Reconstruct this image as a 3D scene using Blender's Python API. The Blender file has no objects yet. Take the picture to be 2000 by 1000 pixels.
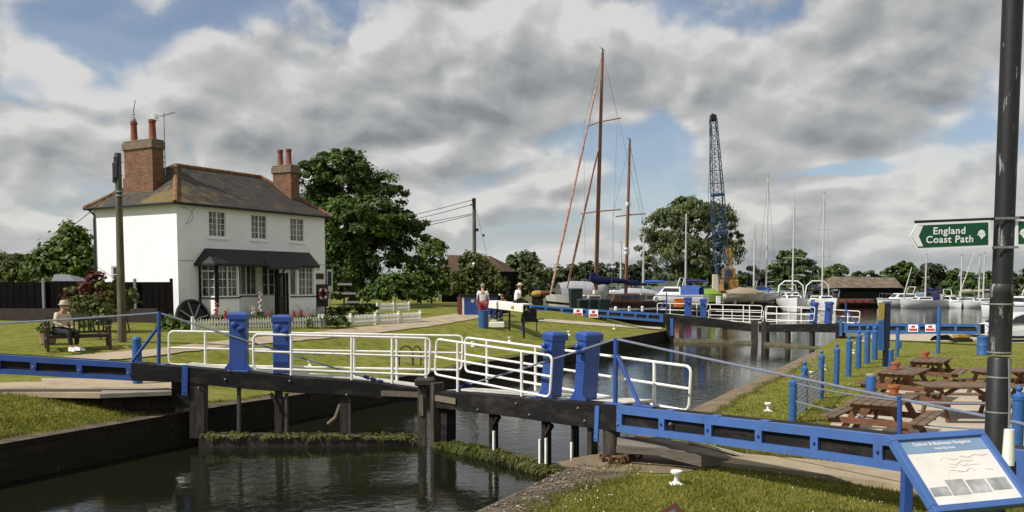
import bpy, math, random
import numpy as np
from mathutils import Vector, Matrix, noise as mnoise
from mathutils.geometry import tessellate_polygon
random.seed(7); RNG = np.random.default_rng(7)
scene = bpy.context.scene
COL = scene.collection
V = Vector
R = math.radians

# ------------------------------------------------------------------ camera
F_PX, CX, CY, HOR, CAMZ = 1700.0, 1000.0, 667.0, 553.0, 3.0
PITCH = math.atan((CY - HOR) / F_PX)
CAM = V((0, 0, CAMZ))
_F = V((0, math.cos(PITCH), -math.sin(PITCH))); _U = V((0, math.sin(PITCH), math.cos(PITCH)))
cam_d = bpy.data.cameras.new("camera"); cam = bpy.data.objects.new("camera", cam_d); COL.objects.link(cam)
cam.location = CAM; cam.rotation_euler = (math.pi / 2 - PITCH, 0, 0)
cam_d.sensor_width = 36; cam_d.lens = F_PX / 2000 * 36; cam_d.shift_y = (CY - 500) / 2000
cam_d.clip_start = 0.1; cam_d.clip_end = 8000
scene.camera = cam
scene.view_settings.view_transform = 'Standard'; scene.view_settings.look = 'None'; scene.view_settings.exposure = 0

def ray(px, py): return V(((px - CX) / F_PX, 0, 0)) + _U * ((CY - py) / F_PX) + _F
def P(px, py, Y):
    r = ray(px, py); return CAM + r * (Y / r.y)
def G(px, py, z=0.0):
    r = ray(px, py); return CAM + r * ((z - CAMZ) / r.z)
def PL(px, py, p0, n):
    r = ray(px, py); return CAM + r * ((V(p0) - CAM).dot(n) / r.dot(n))

# ------------------------------------------------------------------ materials
MATS = {}
def _nt(name):
    m = bpy.data.materials.new(name); m.use_nodes = True
    nt = m.node_tree; b = nt.nodes['Principled BSDF']
    return m, nt, b
def _noise(nt, vec, scale, detail=6, rough=.6, dist=0):
    n = nt.nodes.new('ShaderNodeTexNoise'); n.inputs['Scale'].default_value = scale; n.inputs['Detail'].default_value = detail
    n.inputs['Roughness'].default_value = rough; n.inputs['Distortion'].default_value = dist
    nt.links.new(vec, n.inputs['Vector']); return n.outputs['Fac']
def _ramp(nt, fac, stops):
    r = nt.nodes.new('ShaderNodeValToRGB'); el = r.color_ramp.elements
    while len(el) < len(stops): el.new(.5)
    for e, (p, c) in zip(el, stops):
        e.position = p; e.color = (*c, 1) if len(c) == 3 else c
    nt.links.new(fac, r.inputs['Fac']); return r.outputs['Color']
def _mixc(nt, fac, a, b, mode='MIX'):
    m = nt.nodes.new('ShaderNodeMix'); m.data_type = 'RGBA'; m.blend_type = mode
    for s, v in ((0, fac), (6, a), (7, b)):
        if hasattr(v, 'is_output'): nt.links.new(v, m.inputs[s])
        else: m.inputs[s].default_value = (v if s == 0 else (*v, 1) if len(v) == 3 else v)
    return m.outputs[2]
def _bump(nt, b, h, strength, dist=.02):
    n = nt.nodes.new('ShaderNodeBump'); n.inputs['Strength'].default_value = strength; n.inputs['Distance'].default_value = dist
    nt.links.new(h, n.inputs['Height']); nt.links.new(n.outputs['Normal'], b.inputs['Normal'])
def _coord(nt, which='Object'):
    return nt.nodes.new('ShaderNodeTexCoord').outputs[which]
def _geo(nt, which='Position'):
    return nt.nodes.new('ShaderNodeNewGeometry').outputs[which]

def mat(name, c1, c2=None, rough=.6, scale=4, bump=.0, bscale=None, metal=0, spec=.4, c3=None, dist=.01, detail=6, wear=None, stretch=None):
    if name in MATS: return MATS[name]
    m, nt, b = _nt(name)
    vec = _coord(nt)
    if stretch:
        mp = nt.nodes.new('ShaderNodeMapping'); mp.inputs['Scale'].default_value = stretch
        nt.links.new(vec, mp.inputs['Vector']); vec = mp.outputs['Vector']
    if c2 is None: c2 = tuple(x * .8 for x in c1)
    f = _noise(nt, vec, scale, detail)
    st = [(.3, c2), (.7, c1)] if c3 is None else [(.25, c2), (.5, c1), (.75, c3)]
    col = _ramp(nt, f, st)
    if wear:   # (colour, threshold, scale)
        w = _noise(nt, vec, wear[2], 8, .7)
        wf = _ramp(nt, w, [(wear[1], (0, 0, 0)), (min(1, wear[1] + .06), (1, 1, 1))])
        col = _mixc(nt, wf, col, wear[0])
    nt.links.new(col, b.inputs['Base Color'])
    b.inputs['Roughness'].default_value = rough; b.inputs['Metallic'].default_value = metal
    b.inputs['Specular IOR Level'].default_value = spec
    if bump: _bump(nt, b, _noise(nt, vec, bscale or scale * 6, 5), bump, dist)
    MATS[name] = m; return m

def grime(m, amount=.5, col=(.10, .07, .045), scale=2.2, thr=.52, stretch=(2.5, 2.5, .6)):
    nt = m.node_tree; b = nt.nodes['Principled BSDF']; src = b.inputs['Base Color'].links[0].from_socket
    mp = nt.nodes.new('ShaderNodeMapping'); mp.inputs['Scale'].default_value = stretch; nt.links.new(_geo(nt), mp.inputs['Vector'])
    f = _noise(nt, mp.outputs[0], scale, 10, .72)
    c = _mixc(nt, _ramp(nt, f, [(thr, (0, 0, 0)), (thr + .2, (amount,) * 3)]), src, col)
    f2 = _noise(nt, mp.outputs[0], scale * 9, 6, .7)
    c = _mixc(nt, _ramp(nt, f2, [(.66, (0, 0, 0)), (.70, (amount * 1.2,) * 3)]), c, tuple(x * .8 for x in col))
    nt.links.new(c, b.inputs['Base Color']); return m
def mat_brick(name, c1, c2, mortar, sx, sy, rough=.85, ms=.02, extra=None, bump=.5, zmul=1.0):
    if name in MATS: return MATS[name]
    m, nt, b = _nt(name)
    s = nt.nodes.new('ShaderNodeSeparateXYZ'); nt.links.new(_coord(nt), s.inputs[0])
    ad = nt.nodes.new('ShaderNodeMath'); ad.operation = 'ADD'; nt.links.new(s.outputs[0], ad.inputs[0]); nt.links.new(s.outputs[1], ad.inputs[1])
    ml = nt.nodes.new('ShaderNodeMath'); ml.operation = 'MULTIPLY'; nt.links.new(s.outputs[2], ml.inputs[0]); ml.inputs[1].default_value = zmul
    cb = nt.nodes.new('ShaderNodeCombineXYZ'); nt.links.new(ad.outputs[0], cb.inputs[0]); nt.links.new(ml.outputs[0], cb.inputs[1])
    t = nt.nodes.new('ShaderNodeTexBrick'); nt.links.new(cb.outputs[0], t.inputs['Vector'])
    t.inputs['Color1'].default_value = (*c1, 1); t.inputs['Color2'].default_value = (*c2, 1); t.inputs['Mortar'].default_value = (*mortar, 1)
    t.inputs['Scale'].default_value = 1; t.inputs['Brick Width'].default_value = sx; t.inputs['Row Height'].default_value = sy
    t.inputs['Mortar Size'].default_value = ms; t.inputs['Bias'].default_value = 0
    col = t.outputs['Color']
    vec = _coord(nt)
    col = _mixc(nt, .55, col, _ramp(nt, _noise(nt, vec, 3, 8), [(.3, (.35, .35, .35)), (.7, (1.25, 1.2, 1.1))]), 'MULTIPLY')
    if extra: col = extra(nt, vec, col)
    nt.links.new(col, b.inputs['Base Color']); b.inputs['Roughness'].default_value = rough
    b.inputs['Specular IOR Level'].default_value = .25
    _bump(nt, b, t.outputs['Fac'], -bump, .015)
    MATS[name] = m; return m

def mat_leaf(name, dark, light, scale=.35, trans=.25):
    if name in MATS: return MATS[name]
    m, nt, b = _nt(name)
    rnd = _geo(nt, 'Random Per Island')
    f = _noise(nt, _geo(nt), scale, 4)
    mx = nt.nodes.new('ShaderNodeMath'); mx.operation = 'MULTIPLY_ADD'; nt.links.new(rnd, mx.inputs[0]); mx.inputs[1].default_value = .45
    nt.links.new(f, mx.inputs[2])
    col = _ramp(nt, mx.outputs[0], [(.42, dark), (.95, light)])
    nt.links.new(col, b.inputs['Base Color']); b.inputs['Roughness'].default_value = .55; b.inputs['Specular IOR Level'].default_value = .25
    tr = nt.nodes.new('ShaderNodeBsdfTranslucent'); nt.links.new(_mixc(nt, 1, col, (1.2, 1.35, .6), 'MULTIPLY'), tr.inputs['Color'])
    ms = nt.nodes.new('ShaderNodeMixShader'); ms.inputs[0].default_value = trans
    nt.links.new(b.outputs[0], ms.inputs[1]); nt.links.new(tr.outputs[0], ms.inputs[2])
    nt.links.new(ms.outputs[0], nt.nodes['Material Output'].inputs['Surface'])
    MATS[name] = m; return m

BLUE = mat('blue_paint', (.028, .080, .31), (.022, .062, .24), .38, 2.2, .12, 40, wear=((.10, .13, .2), .70, 9), spec=.5)
BLUE2 = mat('weathered_blue_paint', (.030, .115, .33), (.022, .085, .25), .5, 3, .15, 40, wear=((.14, .16, .18), .70, 10))
BLUE_LIT = mat('lit_blue_paint', (.066, .150, .40), (.050, .115, .32), .4, 1.5, .15, 30, wear=((.16, .2, .26), .69, 7), spec=.45)  # lighter copy of the blue, its sunlit tone put into the colour
BLACK = mat('black_timber', (.011, .010, .010), (.006, .006, .006), .7, 3, .3, 25, wear=((.07, .062, .052), .66, 6), spec=.22, stretch=(1, 1, 3))
BLACKM = mat('black_metal', (.015, .015, .016), (.009, .009, .010), .5, 5, .2, 30)
WETWOOD = mat('wet_timber', (.028, .021, .015), (.010, .009, .008), .6, 4, .5, 20, c3=(.07, .055, .04), stretch=(3, 3, .6))
WHITE = mat('white_paint', (.84, .83, .78), (.72, .70, .62), .45, 6, .08, 40)
WHITEB = mat('bright_white', (.82, .82, .82), (.72, .72, .72), .35, 3)
CREAM = mat('cream_paint', (.62, .56, .42), (.42, .36, .25), .6, 5)
DULL = mat('dull_iron', (.085, .08, .075), (.04, .036, .033), .7, 8, .3, 20)
STEEL = mat('galvanised_steel', (.35, .36, .37), (.22, .23, .24), .45, 8, metal=.6)
CABLE = mat('steel_cable', (.24, .27, .34), (.15, .17, .22), .5, 20, metal=.2)
GLASS = mat('window_glass', (.012, .014, .016), (.02, .022, .025), .06, 1.5, spec=.8)
NET = mat('net_curtain', (.30, .30, .29), (.10, .10, .10), .35, 5, spec=.6)
RUST = mat('rusty_iron', (.12, .045, .02), (.05, .022, .014), .85, 9, .4)
LICHWOOD = mat('weathered_wood', (.22, .18, .13), (.11, .09, .065), .85, 6, .4, 30, stretch=(6, 6, 1))
OLDPOLE = mat('creosoted_pole', (.10, .085, .055), (.045, .04, .028), .85, 3, .4, 18, c3=(.17, .15, .09), stretch=(4, 4, .5))
TABLEW = mat('picnic_brown_wood', (.19, .080, .036), (.11, .048, .024), .6, 5, .3, 30, stretch=(2, 2, 6))
TABLET = mat('weathered_table_boards', (.135, .085, .050), (.065, .040, .025), .75, 4, .4, 25, c3=(.21, .15, .095))
TERRA = mat('terracotta', (.42, .13, .045), (.28, .09, .035), .8, 8)
STONE = mat('coping_stone', (.10, .078, .05), (.035, .028, .020), .92, 2.6, .9, 16, c3=(.19, .15, .10), dist=.05, detail=10, wear=((.36, .31, .22), .67, 7))
def _slime(nt, vec, col):
    p = nt.nodes.new('ShaderNodeSeparateXYZ'); nt.links.new(_geo(nt), p.inputs[0])
    k = nt.nodes.new('ShaderNodeMapRange'); nt.links.new(p.outputs[2], k.inputs[0]); k.inputs[1].default_value = -.62; k.inputs[2].default_value = .0; k.inputs[3].default_value = .22; k.inputs[4].default_value = -.12
    ad = nt.nodes.new('ShaderNodeMath'); nt.links.new(_noise(nt, vec, 2.6, 9, .7), ad.inputs[0]); nt.links.new(k.outputs[0], ad.inputs[1])
    c = _mixc(nt, _ramp(nt, ad.outputs[0], [(.44, (0, 0, 0)), (.60, (.9,) * 3)]), col, (.015, .016, .007))
    return _mixc(nt, _ramp(nt, _noise(nt, vec, 5, 8, .7), [(.62, (0, 0, 0)), (.70, (.7,) * 3)]), c, (.10, .08, .055))
WALLD = mat_brick('dark_quay_wall', (.034, .025, .018), (.022, .017, .013), (.013, .011, .009), .62, .21, .9, .016, _slime, .7)
TAN = mat('tan_path', (.36, .285, .19), (.26, .205, .135), .95, 1.4, .3, 30, c3=(.42, .34, .24), dist=.01)
CONC = mat('pale_concrete', (.42, .36, .27), (.31, .265, .2), .9, 1.2, .3, 25, c3=(.48, .42, .33))
RED = mat('red_paint', (.42, .03, .03), (.3, .02, .02), .5)
DARKRED = mat('dark_red_paint', (.12, .02, .016), (.07, .012, .01), .55, 5)
YELLOW = mat('yellow_paint', (.45, .27, .05), (.28, .17, .03), .6, 5)
GREENS = mat('sign_green', (.006, .075, .030), (.005, .062, .026), .35, 3)
NAVY = mat('navy_canvas', (.018, .02, .14), (.010, .012, .08), .7, 4, .3, 10)
BLUET = mat('blue_tarpaulin', (.03, .10, .38), (.02, .06, .24), .5, 4, .4, 8)
GREENT = mat('lime_tarpaulin', (.22, .34, .04), (.15, .24, .03), .6, 4, .4, 8)
GEL = mat('white_gelcoat', (.82, .82, .80), (.70, .70, .67), .25, 1.5)
GREYG = mat('grey_gelcoat', (.42, .43, .44), (.32, .33, .34), .4, 2)
VARN = mat('varnished_spar', (.26, .115, .05), (.16, .068, .03), .4, 3, stretch=(2, 2, .3))
TEAK = mat('teak', (.16, .07, .03), (.09, .038, .018), .6, 5)
HULLB = mat('dark_brown_hull', (.055, .022, .014), (.03, .013, .009), .4, 2)
ALU = mat('aluminium_mast', (.60, .58, .53), (.46, .445, .41), .5, 3, metal=.1)
SAILROLL = mat('furled_sail', (.42, .21, .15), (.26, .12, .08), .85, 1.6, c3=(.60, .46, .40), detail=3, stretch=(.6, .6, 2.2))
BINGREEN = mat('dark_green_plastic', (.012, .028, .026), (.008, .018, .018), .5, 4)
TYRE = mat('black_rubber', (.012, .012, .012), (.008, .008, .008), .8, 8)
SKIN = mat('skin', (.50, .28, .19), (.42, .22, .15), .55, 20)
HAIRG = mat('grey_hair', (.30, .27, .23), (.18, .16, .13), .8, 40)
SHIRTW = mat('white_cotton', (.74, .73, .71), (.62, .61, .6), .85, 8, .2, 20)
JACKET = mat('cream_jacket', (.62, .54, .38), (.46, .39, .26), .85, 8, .3, 14)
TROUS = mat('dark_trousers', (.016, .016, .02), (.010, .010, .012), .85, 8)
STRAW = mat('straw_hat', (.66, .55, .34), (.5, .4, .23), .9, 30, .3)
SHORTS = mat('red_shorts', (.34, .04, .045), (.22, .025, .03), .85, 8)
DKTOP = mat('maroon_top', (.13, .02, .022), (.08, .014, .016), .85, 8)

for m_ in (BLUE, BLUE_LIT): grime(m_, .38, (.07, .085, .12), 1.6, .50)
grime(BLUE2, .5, (.09, .09, .085), 2.5, .50)
grime(WHITE, .45, (.36, .30, .21), 3.0, .52); grime(BLACK, .6, (.055, .046, .036), 1.4, .48, (1, 1, 3)); grime(GEL, .3, (.42, .40, .35), 1.0, .5)
# ------------------------------------------------------------------ mesh builder
OFF = {}
class MB:
    def __init__(s): s.v = []; s.f = []
    def add(s, vs, fs):
        o = len(s.v); s.v += [V(x) for x in vs]; s.f += [tuple(i + o for i in f) for f in fs]; return s
    def quad(s, *p): return s.add(p, [tuple(range(len(p)))])
    def hexa(s, b, t):   # bottom ring, top ring (4 each)
        return s.add(list(b) + list(t), [(3, 2, 1, 0), (4, 5, 6, 7), (0, 1, 5, 4), (1, 2, 6, 5), (2, 3, 7, 6), (3, 0, 4, 7)])
    def box(s, c, size, rot=None, bev=0):
        c = V(c); hx, hy, hz = [x / 2 for x in size]
        M = rot if rot is not None else Matrix.Identity(3)
        if bev <= 0:
            pts = [(-hx, -hy), (hx, -hy), (hx, hy), (-hx, hy)]
            return s.hexa([c + M @ V((x, y, -hz)) for x, y in pts], [c + M @ V((x, y, hz)) for x, y in pts])
        bv = min(bev, hx * .9, hy * .9, hz * .9); rings = []
        for z, i in ((-hz, bv), (-hz + bv, 0), (hz - bv, 0), (hz, bv)):
            x, y = hx - i, hy - i; q = bv * .6 if i == 0 else bv * .4
            rings.append([c + M @ V(p + (z,)) for p in ((-x + q, -y), (x - q, -y), (x, -y + q), (x, y - q), (x - q, y), (-x + q, y), (-x, y - q), (-x, -y + q))])
        return s.loft(rings, cap=True)
    def loft(s, rings, cap=True, closed=True):
        n = len(rings[0]); o = len(s.v)
        for r in rings: s.v += [V(x) for x in r]
        for i in range(len(rings) - 1):
            for j in range(n if closed else n - 1):
                k = (j + 1) % n
                s.f.append((o + i * n + j, o + i * n + k, o + (i + 1) * n + k, o + (i + 1) * n + j))
        if cap and closed:
            s.f.append(tuple(o + j for j in range(n))[::-1]); s.f.append(tuple(o + (len(rings) - 1) * n + j for j in range(n)))
        return s
    def bar(s, p0, p1, w, h, up=(0, 0, 1), ext=0):
        p0, p1 = V(p0), V(p1); d = (p1 - p0).normalized(); up = V(up)
        if abs(d.dot(up)) > .95: up = V((0, 1, 0))
        sd = d.cross(up).normalized(); u = sd.cross(d).normalized()
        p0 = p0 - d * ext; p1 = p1 + d * ext
        ring = lambda p: [p - sd * w / 2 - u * h / 2, p + sd * w / 2 - u * h / 2, p + sd * w / 2 + u * h / 2, p - sd * w / 2 + u * h / 2]
        return s.loft([ring(p0), ring(p1)])
    def tube(s, pts, r, n=8, cap=True):
        pts = [V(p) for p in pts]; rs = r if isinstance(r, (list, tuple)) else [r] * len(pts)
        rings = []; ref = None
        for i, p in enumerate(pts):
            a = pts[max(0, i - 1)]; b = pts[min(len(pts) - 1, i + 1)]; d = (b - a).normalized()
            if ref is None: ref = V((0, 0, 1)) if abs(d.z) < .9 else V((1, 0, 0))
            u = (ref - d * ref.dot(d))
            if u.length < 1e-4: u = d.orthogonal()
            u.normalize(); w = d.cross(u); ref = u
            rings.append([p + (u * math.cos(2 * math.pi * k / n) + w * math.sin(2 * math.pi * k / n)) * rs[i] for k in range(n)])
        return s.loft(rings, cap)
    def lathe(s, c, prof, n=16, axis=(0, 0, 1)):
        c = V(c); ax = V(axis).normalized(); u = ax.orthogonal().normalized(); w = ax.cross(u)
        return s.loft([[c + ax * z + (u * math.cos(2 * math.pi * k / n) + w * math.sin(2 * math.pi * k / n)) * max(r, 1e-4) for k in range(n)] for r, z in prof])
    def ball(s, c, r, n=10, sc=(1, 1, 1)):
        c = V(c); rings = []
        for i in range(n + 1):
            t = math.pi * i / n; rr = max(math.sin(t), 1e-3)
            rings.append([c + V((rr * math.cos(2 * math.pi * k / (n + 2)) * sc[0], rr * math.sin(2 * math.pi * k / (n + 2)) * sc[1], -math.cos(t) * sc[2])) * r for k in range(n + 2)])
        return s.loft(rings)
    def prism(s, poly, z0, z1):
        return s.loft([[V((p[0], p[1], z0)) for p in poly], [V((p[0], p[1], z1)) for p in poly]])
    def extrude(s, poly, vec):
        vec = V(vec); return s.loft([[V(p) for p in poly], [V(p) + vec for p in poly]])
    def fill(s, poly):
        poly = [V(p) for p in poly]; t = tessellate_polygon([poly])
        return s.add(poly, [tuple(x) for x in t])
    def build(s, name, m, parent=None, smooth=False, off=None, bevel=0):
        if off is None: off = OFF.get(parent.name, V((0, 0, 0))) if parent is not None else V((0, 0, 0))
        me = bpy.data.meshes.new(name)
        me.from_pydata([tuple(x - off) for x in s.v], [], s.f)
        me.materials.append(m)
        if smooth:
            me.polygons.foreach_set('use_smooth', [True] * len(me.polygons))
            try: me.set_sharp_from_angle(angle=R(40))
            except Exception: pass
        import bmesh
        bm = bmesh.new(); bm.from_mesh(me); bmesh.ops.recalc_face_normals(bm, faces=bm.faces); bm.to_mesh(me); bm.free()
        me.update()
        o = bpy.data.objects.new(name, me); COL.objects.link(o)
        if bevel:
            bvm = o.modifiers.new('bevel', 'BEVEL'); bvm.width = bevel; bvm.segments = 2; bvm.limit_method = 'ANGLE'; bvm.angle_limit = R(50)
        if parent is not None: o.parent = parent; OFF[o.name] = off
        return o

def tag(o, label=None, cat=None, group=None, kind=None):
    if label: o['label'] = label
    if cat: o['category'] = cat
    if group: o['group'] = group
    if kind: o['kind'] = kind
    return o
def thing(name, label, cat, loc=(0, 0, 0), rotz=None, group=None):
    """an Empty at the thing's base; without rotz its parts are given in world coordinates"""
    o = bpy.data.objects.new(name, None); COL.objects.link(o); o.location = loc; o.empty_display_size = .2
    if rotz is not None: o.rotation_euler = (0, 0, rotz)
    OFF[o.name] = V(loc) if rotz is None else V((0, 0, 0))
    return tag(o, label, cat, group)
def single(name, mb, m, label, cat, group=None, loc=None, **k):
    o = mb.build(name, m, None, off=V(loc) if loc is not None else None, **k)
    if loc is not None: o.location = loc
    return tag(o, label, cat, group)
def struct(name, mb, m, kind='structure', **k):
    return tag(mb.build(name, m, None, **k), kind=kind)
def copy_thing(src, label, loc, rotz=None, scale=None, group=None):
    c = src.copy(); COL.objects.link(c); c.location = loc; c['label'] = label
    if group: c['group'] = group
    if rotz is not None: c.rotation_euler = (0, 0, rotz)
    if scale is not None: c.scale = (scale,) * 3 if not isinstance(scale, tuple) else scale
    for ch in list(src.children):
        d = ch.copy(); COL.objects.link(d); d.parent = c
        for g in list(ch.children):
            e = g.copy(); COL.objects.link(e); e.parent = d
    return c
def text_mb(txt, size, origin, right, up, spacing=1.0, align='LEFT', out=.003, bold=0):
    cu = bpy.data.curves.new('t', 'FONT'); cu.body = txt; cu.size = size; cu.align_x = align; cu.space_character = spacing; cu.offset = bold
    o = bpy.data.objects.new('t', cu); COL.objects.link(o)
    dg = bpy.context.evaluated_depsgraph_get(); me = bpy.data.meshes.new_from_object(o.evaluated_get(dg))
    right, up = V(right), V(up); n = right.cross(up); mb = MB()
    mb.add([V(origin) + right * v.co.x + up * v.co.y + n * out for v in me.vertices], [tuple(p.vertices) for p in me.polygons])
    bpy.data.objects.remove(o); bpy.data.curves.remove(cu); bpy.data.meshes.remove(me)
    return mb
def sag(p0, p1, d, n=10):
    p0, p1 = V(p0), V(p1)
    return [p0.lerp(p1, i / n) - V((0, 0, d * 4 * (i / n) * (1 - i / n))) for i in range(n + 1)]

# ------------------------------------------------------------------ foliage
def np_mesh(name, co, nper, m, parent=None, off=None, smooth=False):
    co = np.asarray(co, dtype=np.float32)
    if off is None: off = OFF.get(parent.name, V((0, 0, 0))) if parent is not None else V((0, 0, 0))
    co = co - np.array(off, dtype=np.float32)
    n = len(co) // nper; me = bpy.data.meshes.new(name)
    me.vertices.add(len(co)); me.vertices.foreach_set('co', co.ravel())
    me.loops.add(len(co)); me.loops.foreach_set('vertex_index', np.arange(len(co), dtype=np.int32))
    me.polygons.add(n); me.polygons.foreach_set('loop_start', np.arange(0, len(co), nper, dtype=np.int32))
    try: me.polygons.foreach_set('loop_total', np.full(n, nper, dtype=np.int32))
    except Exception: pass
    me.materials.append(m); me.update(calc_edges=True); me.validate()
    o = bpy.data.objects.new(name, me); COL.objects.link(o)
    if parent is not None: o.parent = parent; OFF[o.name] = off
    return o
def unit(n): 
    d = RNG.normal(size=(n, 3)); return d / np.linalg.norm(d, axis=1, keepdims=True)
def leaves(lobes, n, size, clump=.3, per=26, up=.35, droop=0.0, shell=.75):
    """lobes: (centre, (rx,ry,rz)).  Returns quads spread over clumps that sit on the lobes' outer shells."""
    vol = np.array([(l[1][0] * l[1][1] * l[1][2]) ** (2 / 3) for l in lobes]); vol /= vol.sum(); out = []
    for (c, r), w in zip(lobes, vol):
        nl = max(40, int(n * w)); nc = max(5, nl // per)
        d = unit(nc); d[:, 2] = np.where(d[:, 2] < -.35, -d[:, 2], d[:, 2])
        rad = RNG.uniform(shell, 1.0, (nc, 1)) * np.where(RNG.random((nc, 1)) < .22, .6, 1)
        cc = np.array(c) + d * rad * np.array(r)
        idx = RNG.integers(0, nc, nl); cr = clump * min(r) * RNG.uniform(.6, 1.3, (nc, 1))
        ld = unit(nl); pos = cc[idx] + ld * cr[idx] * (RNG.random((nl, 1)) ** .4) * np.array([1.15, 1.15, .75])
        nrm = ld * .6 + d[idx] * .5 + unit(nl) * .55; nrm[:, 2] += up
        nrm /= np.linalg.norm(nrm, axis=1, keepdims=True)
        t = np.cross(nrm, unit(nl)); t /= np.linalg.norm(t, axis=1, keepdims=True); b = np.cross(nrm, t)
        if droop: b = b * (1 - droop) + np.array([0, 0, -1.]) * droop * 1.6
        s = size * RNG.uniform(.6, 1.35, (nl, 1))
        q = np.stack([pos - t * s * .5, pos - b * s * .62, pos + t * s * .5, pos + b * s * .62], 1)
        out.append(q.reshape(-1, 3))
    return np.concatenate(out)
LEAF_DARK = mat_leaf('sycamore_leaf', (.014, .032, .006), (.095, .150, .024), .5, .3)
LEAF_MID = mat_leaf('hedge_leaf', (.026, .052, .010), (.125, .175, .032), .5, .3)
LEAF_OLIVE = mat_leaf('olive_leaf', (.034, .044, .012), (.15, .165, .042), .4, .3)
LEAF_WILLOW = mat_leaf('willow_leaf', (.034, .052, .020), (.18, .21, .085), .25, .35)
LEAF_FAR = mat_leaf('far_leaf', (.020, .030, .014), (.075, .092, .034), .08)
LEAF_RED = mat_leaf('copper_leaf', (.030, .014, .010), (.13, .04, .022), .7)
LEAF_LIME = mat_leaf('young_leaf', (.05, .085, .015), (.15, .20, .04), .7)
BARK = mat('bark', (.055, .045, .034), (.028, .023, .018), .9, 5, .6, 18)
BLOSSOM = mat('white_blossom', (.70, .70, .55), (.5, .52, .36), .8, 10)

def tree(name, label, cat, base, lobes, n, size, m, trunk_r=.25, clump=.3, group=None, droop=0, limbs=5, per=26, blossom=0, trunk_top=.55):
    base = V(base); T = thing(name, label, cat, base, group=group)
    np_mesh('crown', leaves(lobes, n, size, clump, per, droop=droop), 4, m, T)
    mb = MB(); big = sum((V(l[0]) for l in lobes), V((0, 0, 0))) / len(lobes)
    top = base.lerp(big, trunk_top); mid = base.lerp(top, .5) + V((trunk_r * .3, 0, 0))
    mb.tube([base - V((0, 0, .2)), base + V((0, 0, trunk_r)), mid, top], [trunk_r * 1.5, trunk_r, trunk_r * .85, trunk_r * .65], 8)
    for l in sorted(lobes, key=lambda l: -l[1][0])[:max(limbs, 1)]:
        c = V(l[0]); k = top.lerp(c, .5) + V((random.uniform(-.3, .3), random.uniform(-.3, .3), .2))
        mb.tube([top.lerp(base, random.uniform(0, .35)), k, c], [trunk_r * .5, trunk_r * .32, trunk_r * .12], 6)
        for q in range(2):
            e = c + V(unit(1)[0]) * min(l[1]) * .7
            mb.tube([k, k.lerp(e, .6) + V((0, 0, .15)), e], [trunk_r * .25, trunk_r * .15, trunk_r * .05], 5)
    mb.build('trunk', BARK, T, smooth=True)
    if blossom:
        q = leaves([(l[0], tuple(x * 1.03 for x in l[1])) for l in lobes], blossom * 14, size * .8, .16, 14, up=.9, shell=.95)
        np_mesh('blossom', q, 4, BLOSSOM, T)
    return T
def lobe_px(px, py, rpx, Y, dy=0, asp=1.0):
    k = Y / F_PX; c = P(px, py, Y + dy); return (tuple(c), (rpx * k, rpx * k * .9, rpx * k * asp))
# ------------------------------------------------------------------ sky, sun
SUN = V((-.885, -.465, 0)).normalized() * math.cos(R(46)) + V((0, 0, math.sin(R(46))))
sl = bpy.data.lights.new('sun', 'SUN'); sl.energy = 5.0; sl.angle = R(.5); sl.color = (1, .965, .91)
so = bpy.data.objects.new('sun', sl); COL.objects.link(so); so.rotation_euler = SUN.to_track_quat('Z', 'Y').to_euler()

w = bpy.data.worlds.new("World"); scene.world = w; w.use_nodes = True
nt = w.node_tree; nt.nodes.clear()
def N(t): return nt.nodes.new(t)
def M(op, a, b=None, c=None, clamp=False):
    n = N('ShaderNodeMath'); n.operation = op; n.use_clamp = clamp
    for i, x in enumerate((a, b, c)):
        if x is None: continue
        if hasattr(x, 'is_output'): nt.links.new(x, n.inputs[i])
        else: n.inputs[i].default_value = x
    return n.outputs[0]
def SM(x, a, b):
    n = N('ShaderNodeMapRange'); n.interpolation_type = 'SMOOTHSTEP'; nt.links.new(x, n.inputs[0])
    n.inputs[1].default_value = a; n.inputs[2].default_value = b; return n.outputs[0]
tc = N('ShaderNodeTexCoord').outputs['Generated']
sx = N('ShaderNodeSeparateXYZ'); nt.links.new(tc, sx.inputs[0]); X, Y_, Z = sx.outputs
az = M('ARCTAN2', X, Y_)                       # compass direction, 0 = north
hl = M('SQRT', M('ADD', M('MULTIPLY', X, X), M('MULTIPLY', Y_, Y_)))
el = M('ARCTAN2', Z, hl)                       # elevation
def cnoise(dx, dz, scale, detail, rough=.55, seed=0.0, ymul=1.35, dist=.0):
    # cloud space: wraps round the compass, stretched so that clouds flatten towards the horizon
    e = M('POWER', M('MAXIMUM', M('ADD', el, .02 + dz), .0005), .65)
    cb = N('ShaderNodeCombineXYZ')
    a2 = M('ADD', az, dx)
    nt.links.new(M('SINE', a2), cb.inputs[0]); nt.links.new(M('COSINE', a2), cb.inputs[1]); nt.links.new(M('MULTIPLY', e, ymul), cb.inputs[2])
    n = N('ShaderNodeTexNoise'); n.noise_dimensions = '4D'; nt.links.new(cb.outputs[0], n.inputs['Vector'])
    n.inputs['W'].default_value = seed; n.inputs['Scale'].default_value = scale; n.inputs['Detail'].default_value = detail
    n.inputs['Roughness'].default_value = rough; n.inputs['Distortion'].default_value = dist
    return n.outputs['Fac']
def patch(px, py, sx_, sy_, amp):
    a0 = math.atan((px - 1000) / F_PX); e0 = math.atan((HOR - py) / F_PX)
    a = M('MULTIPLY', M('SUBTRACT', az, a0), F_PX / sx_); e = M('MULTIPLY', M('SUBTRACT', el, e0), F_PX / sy_)
    return M('MULTIPLY', M('EXPONENT', M('MULTIPLY', M('ADD', M('MULTIPLY', a, a), M('MULTIPLY', e, e)), -1.0)), amp)
def psum(lst):
    t = None
    for q in lst:
        p = patch(*q); t = p if t is None else M('ADD', t, p)
    return t
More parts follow.
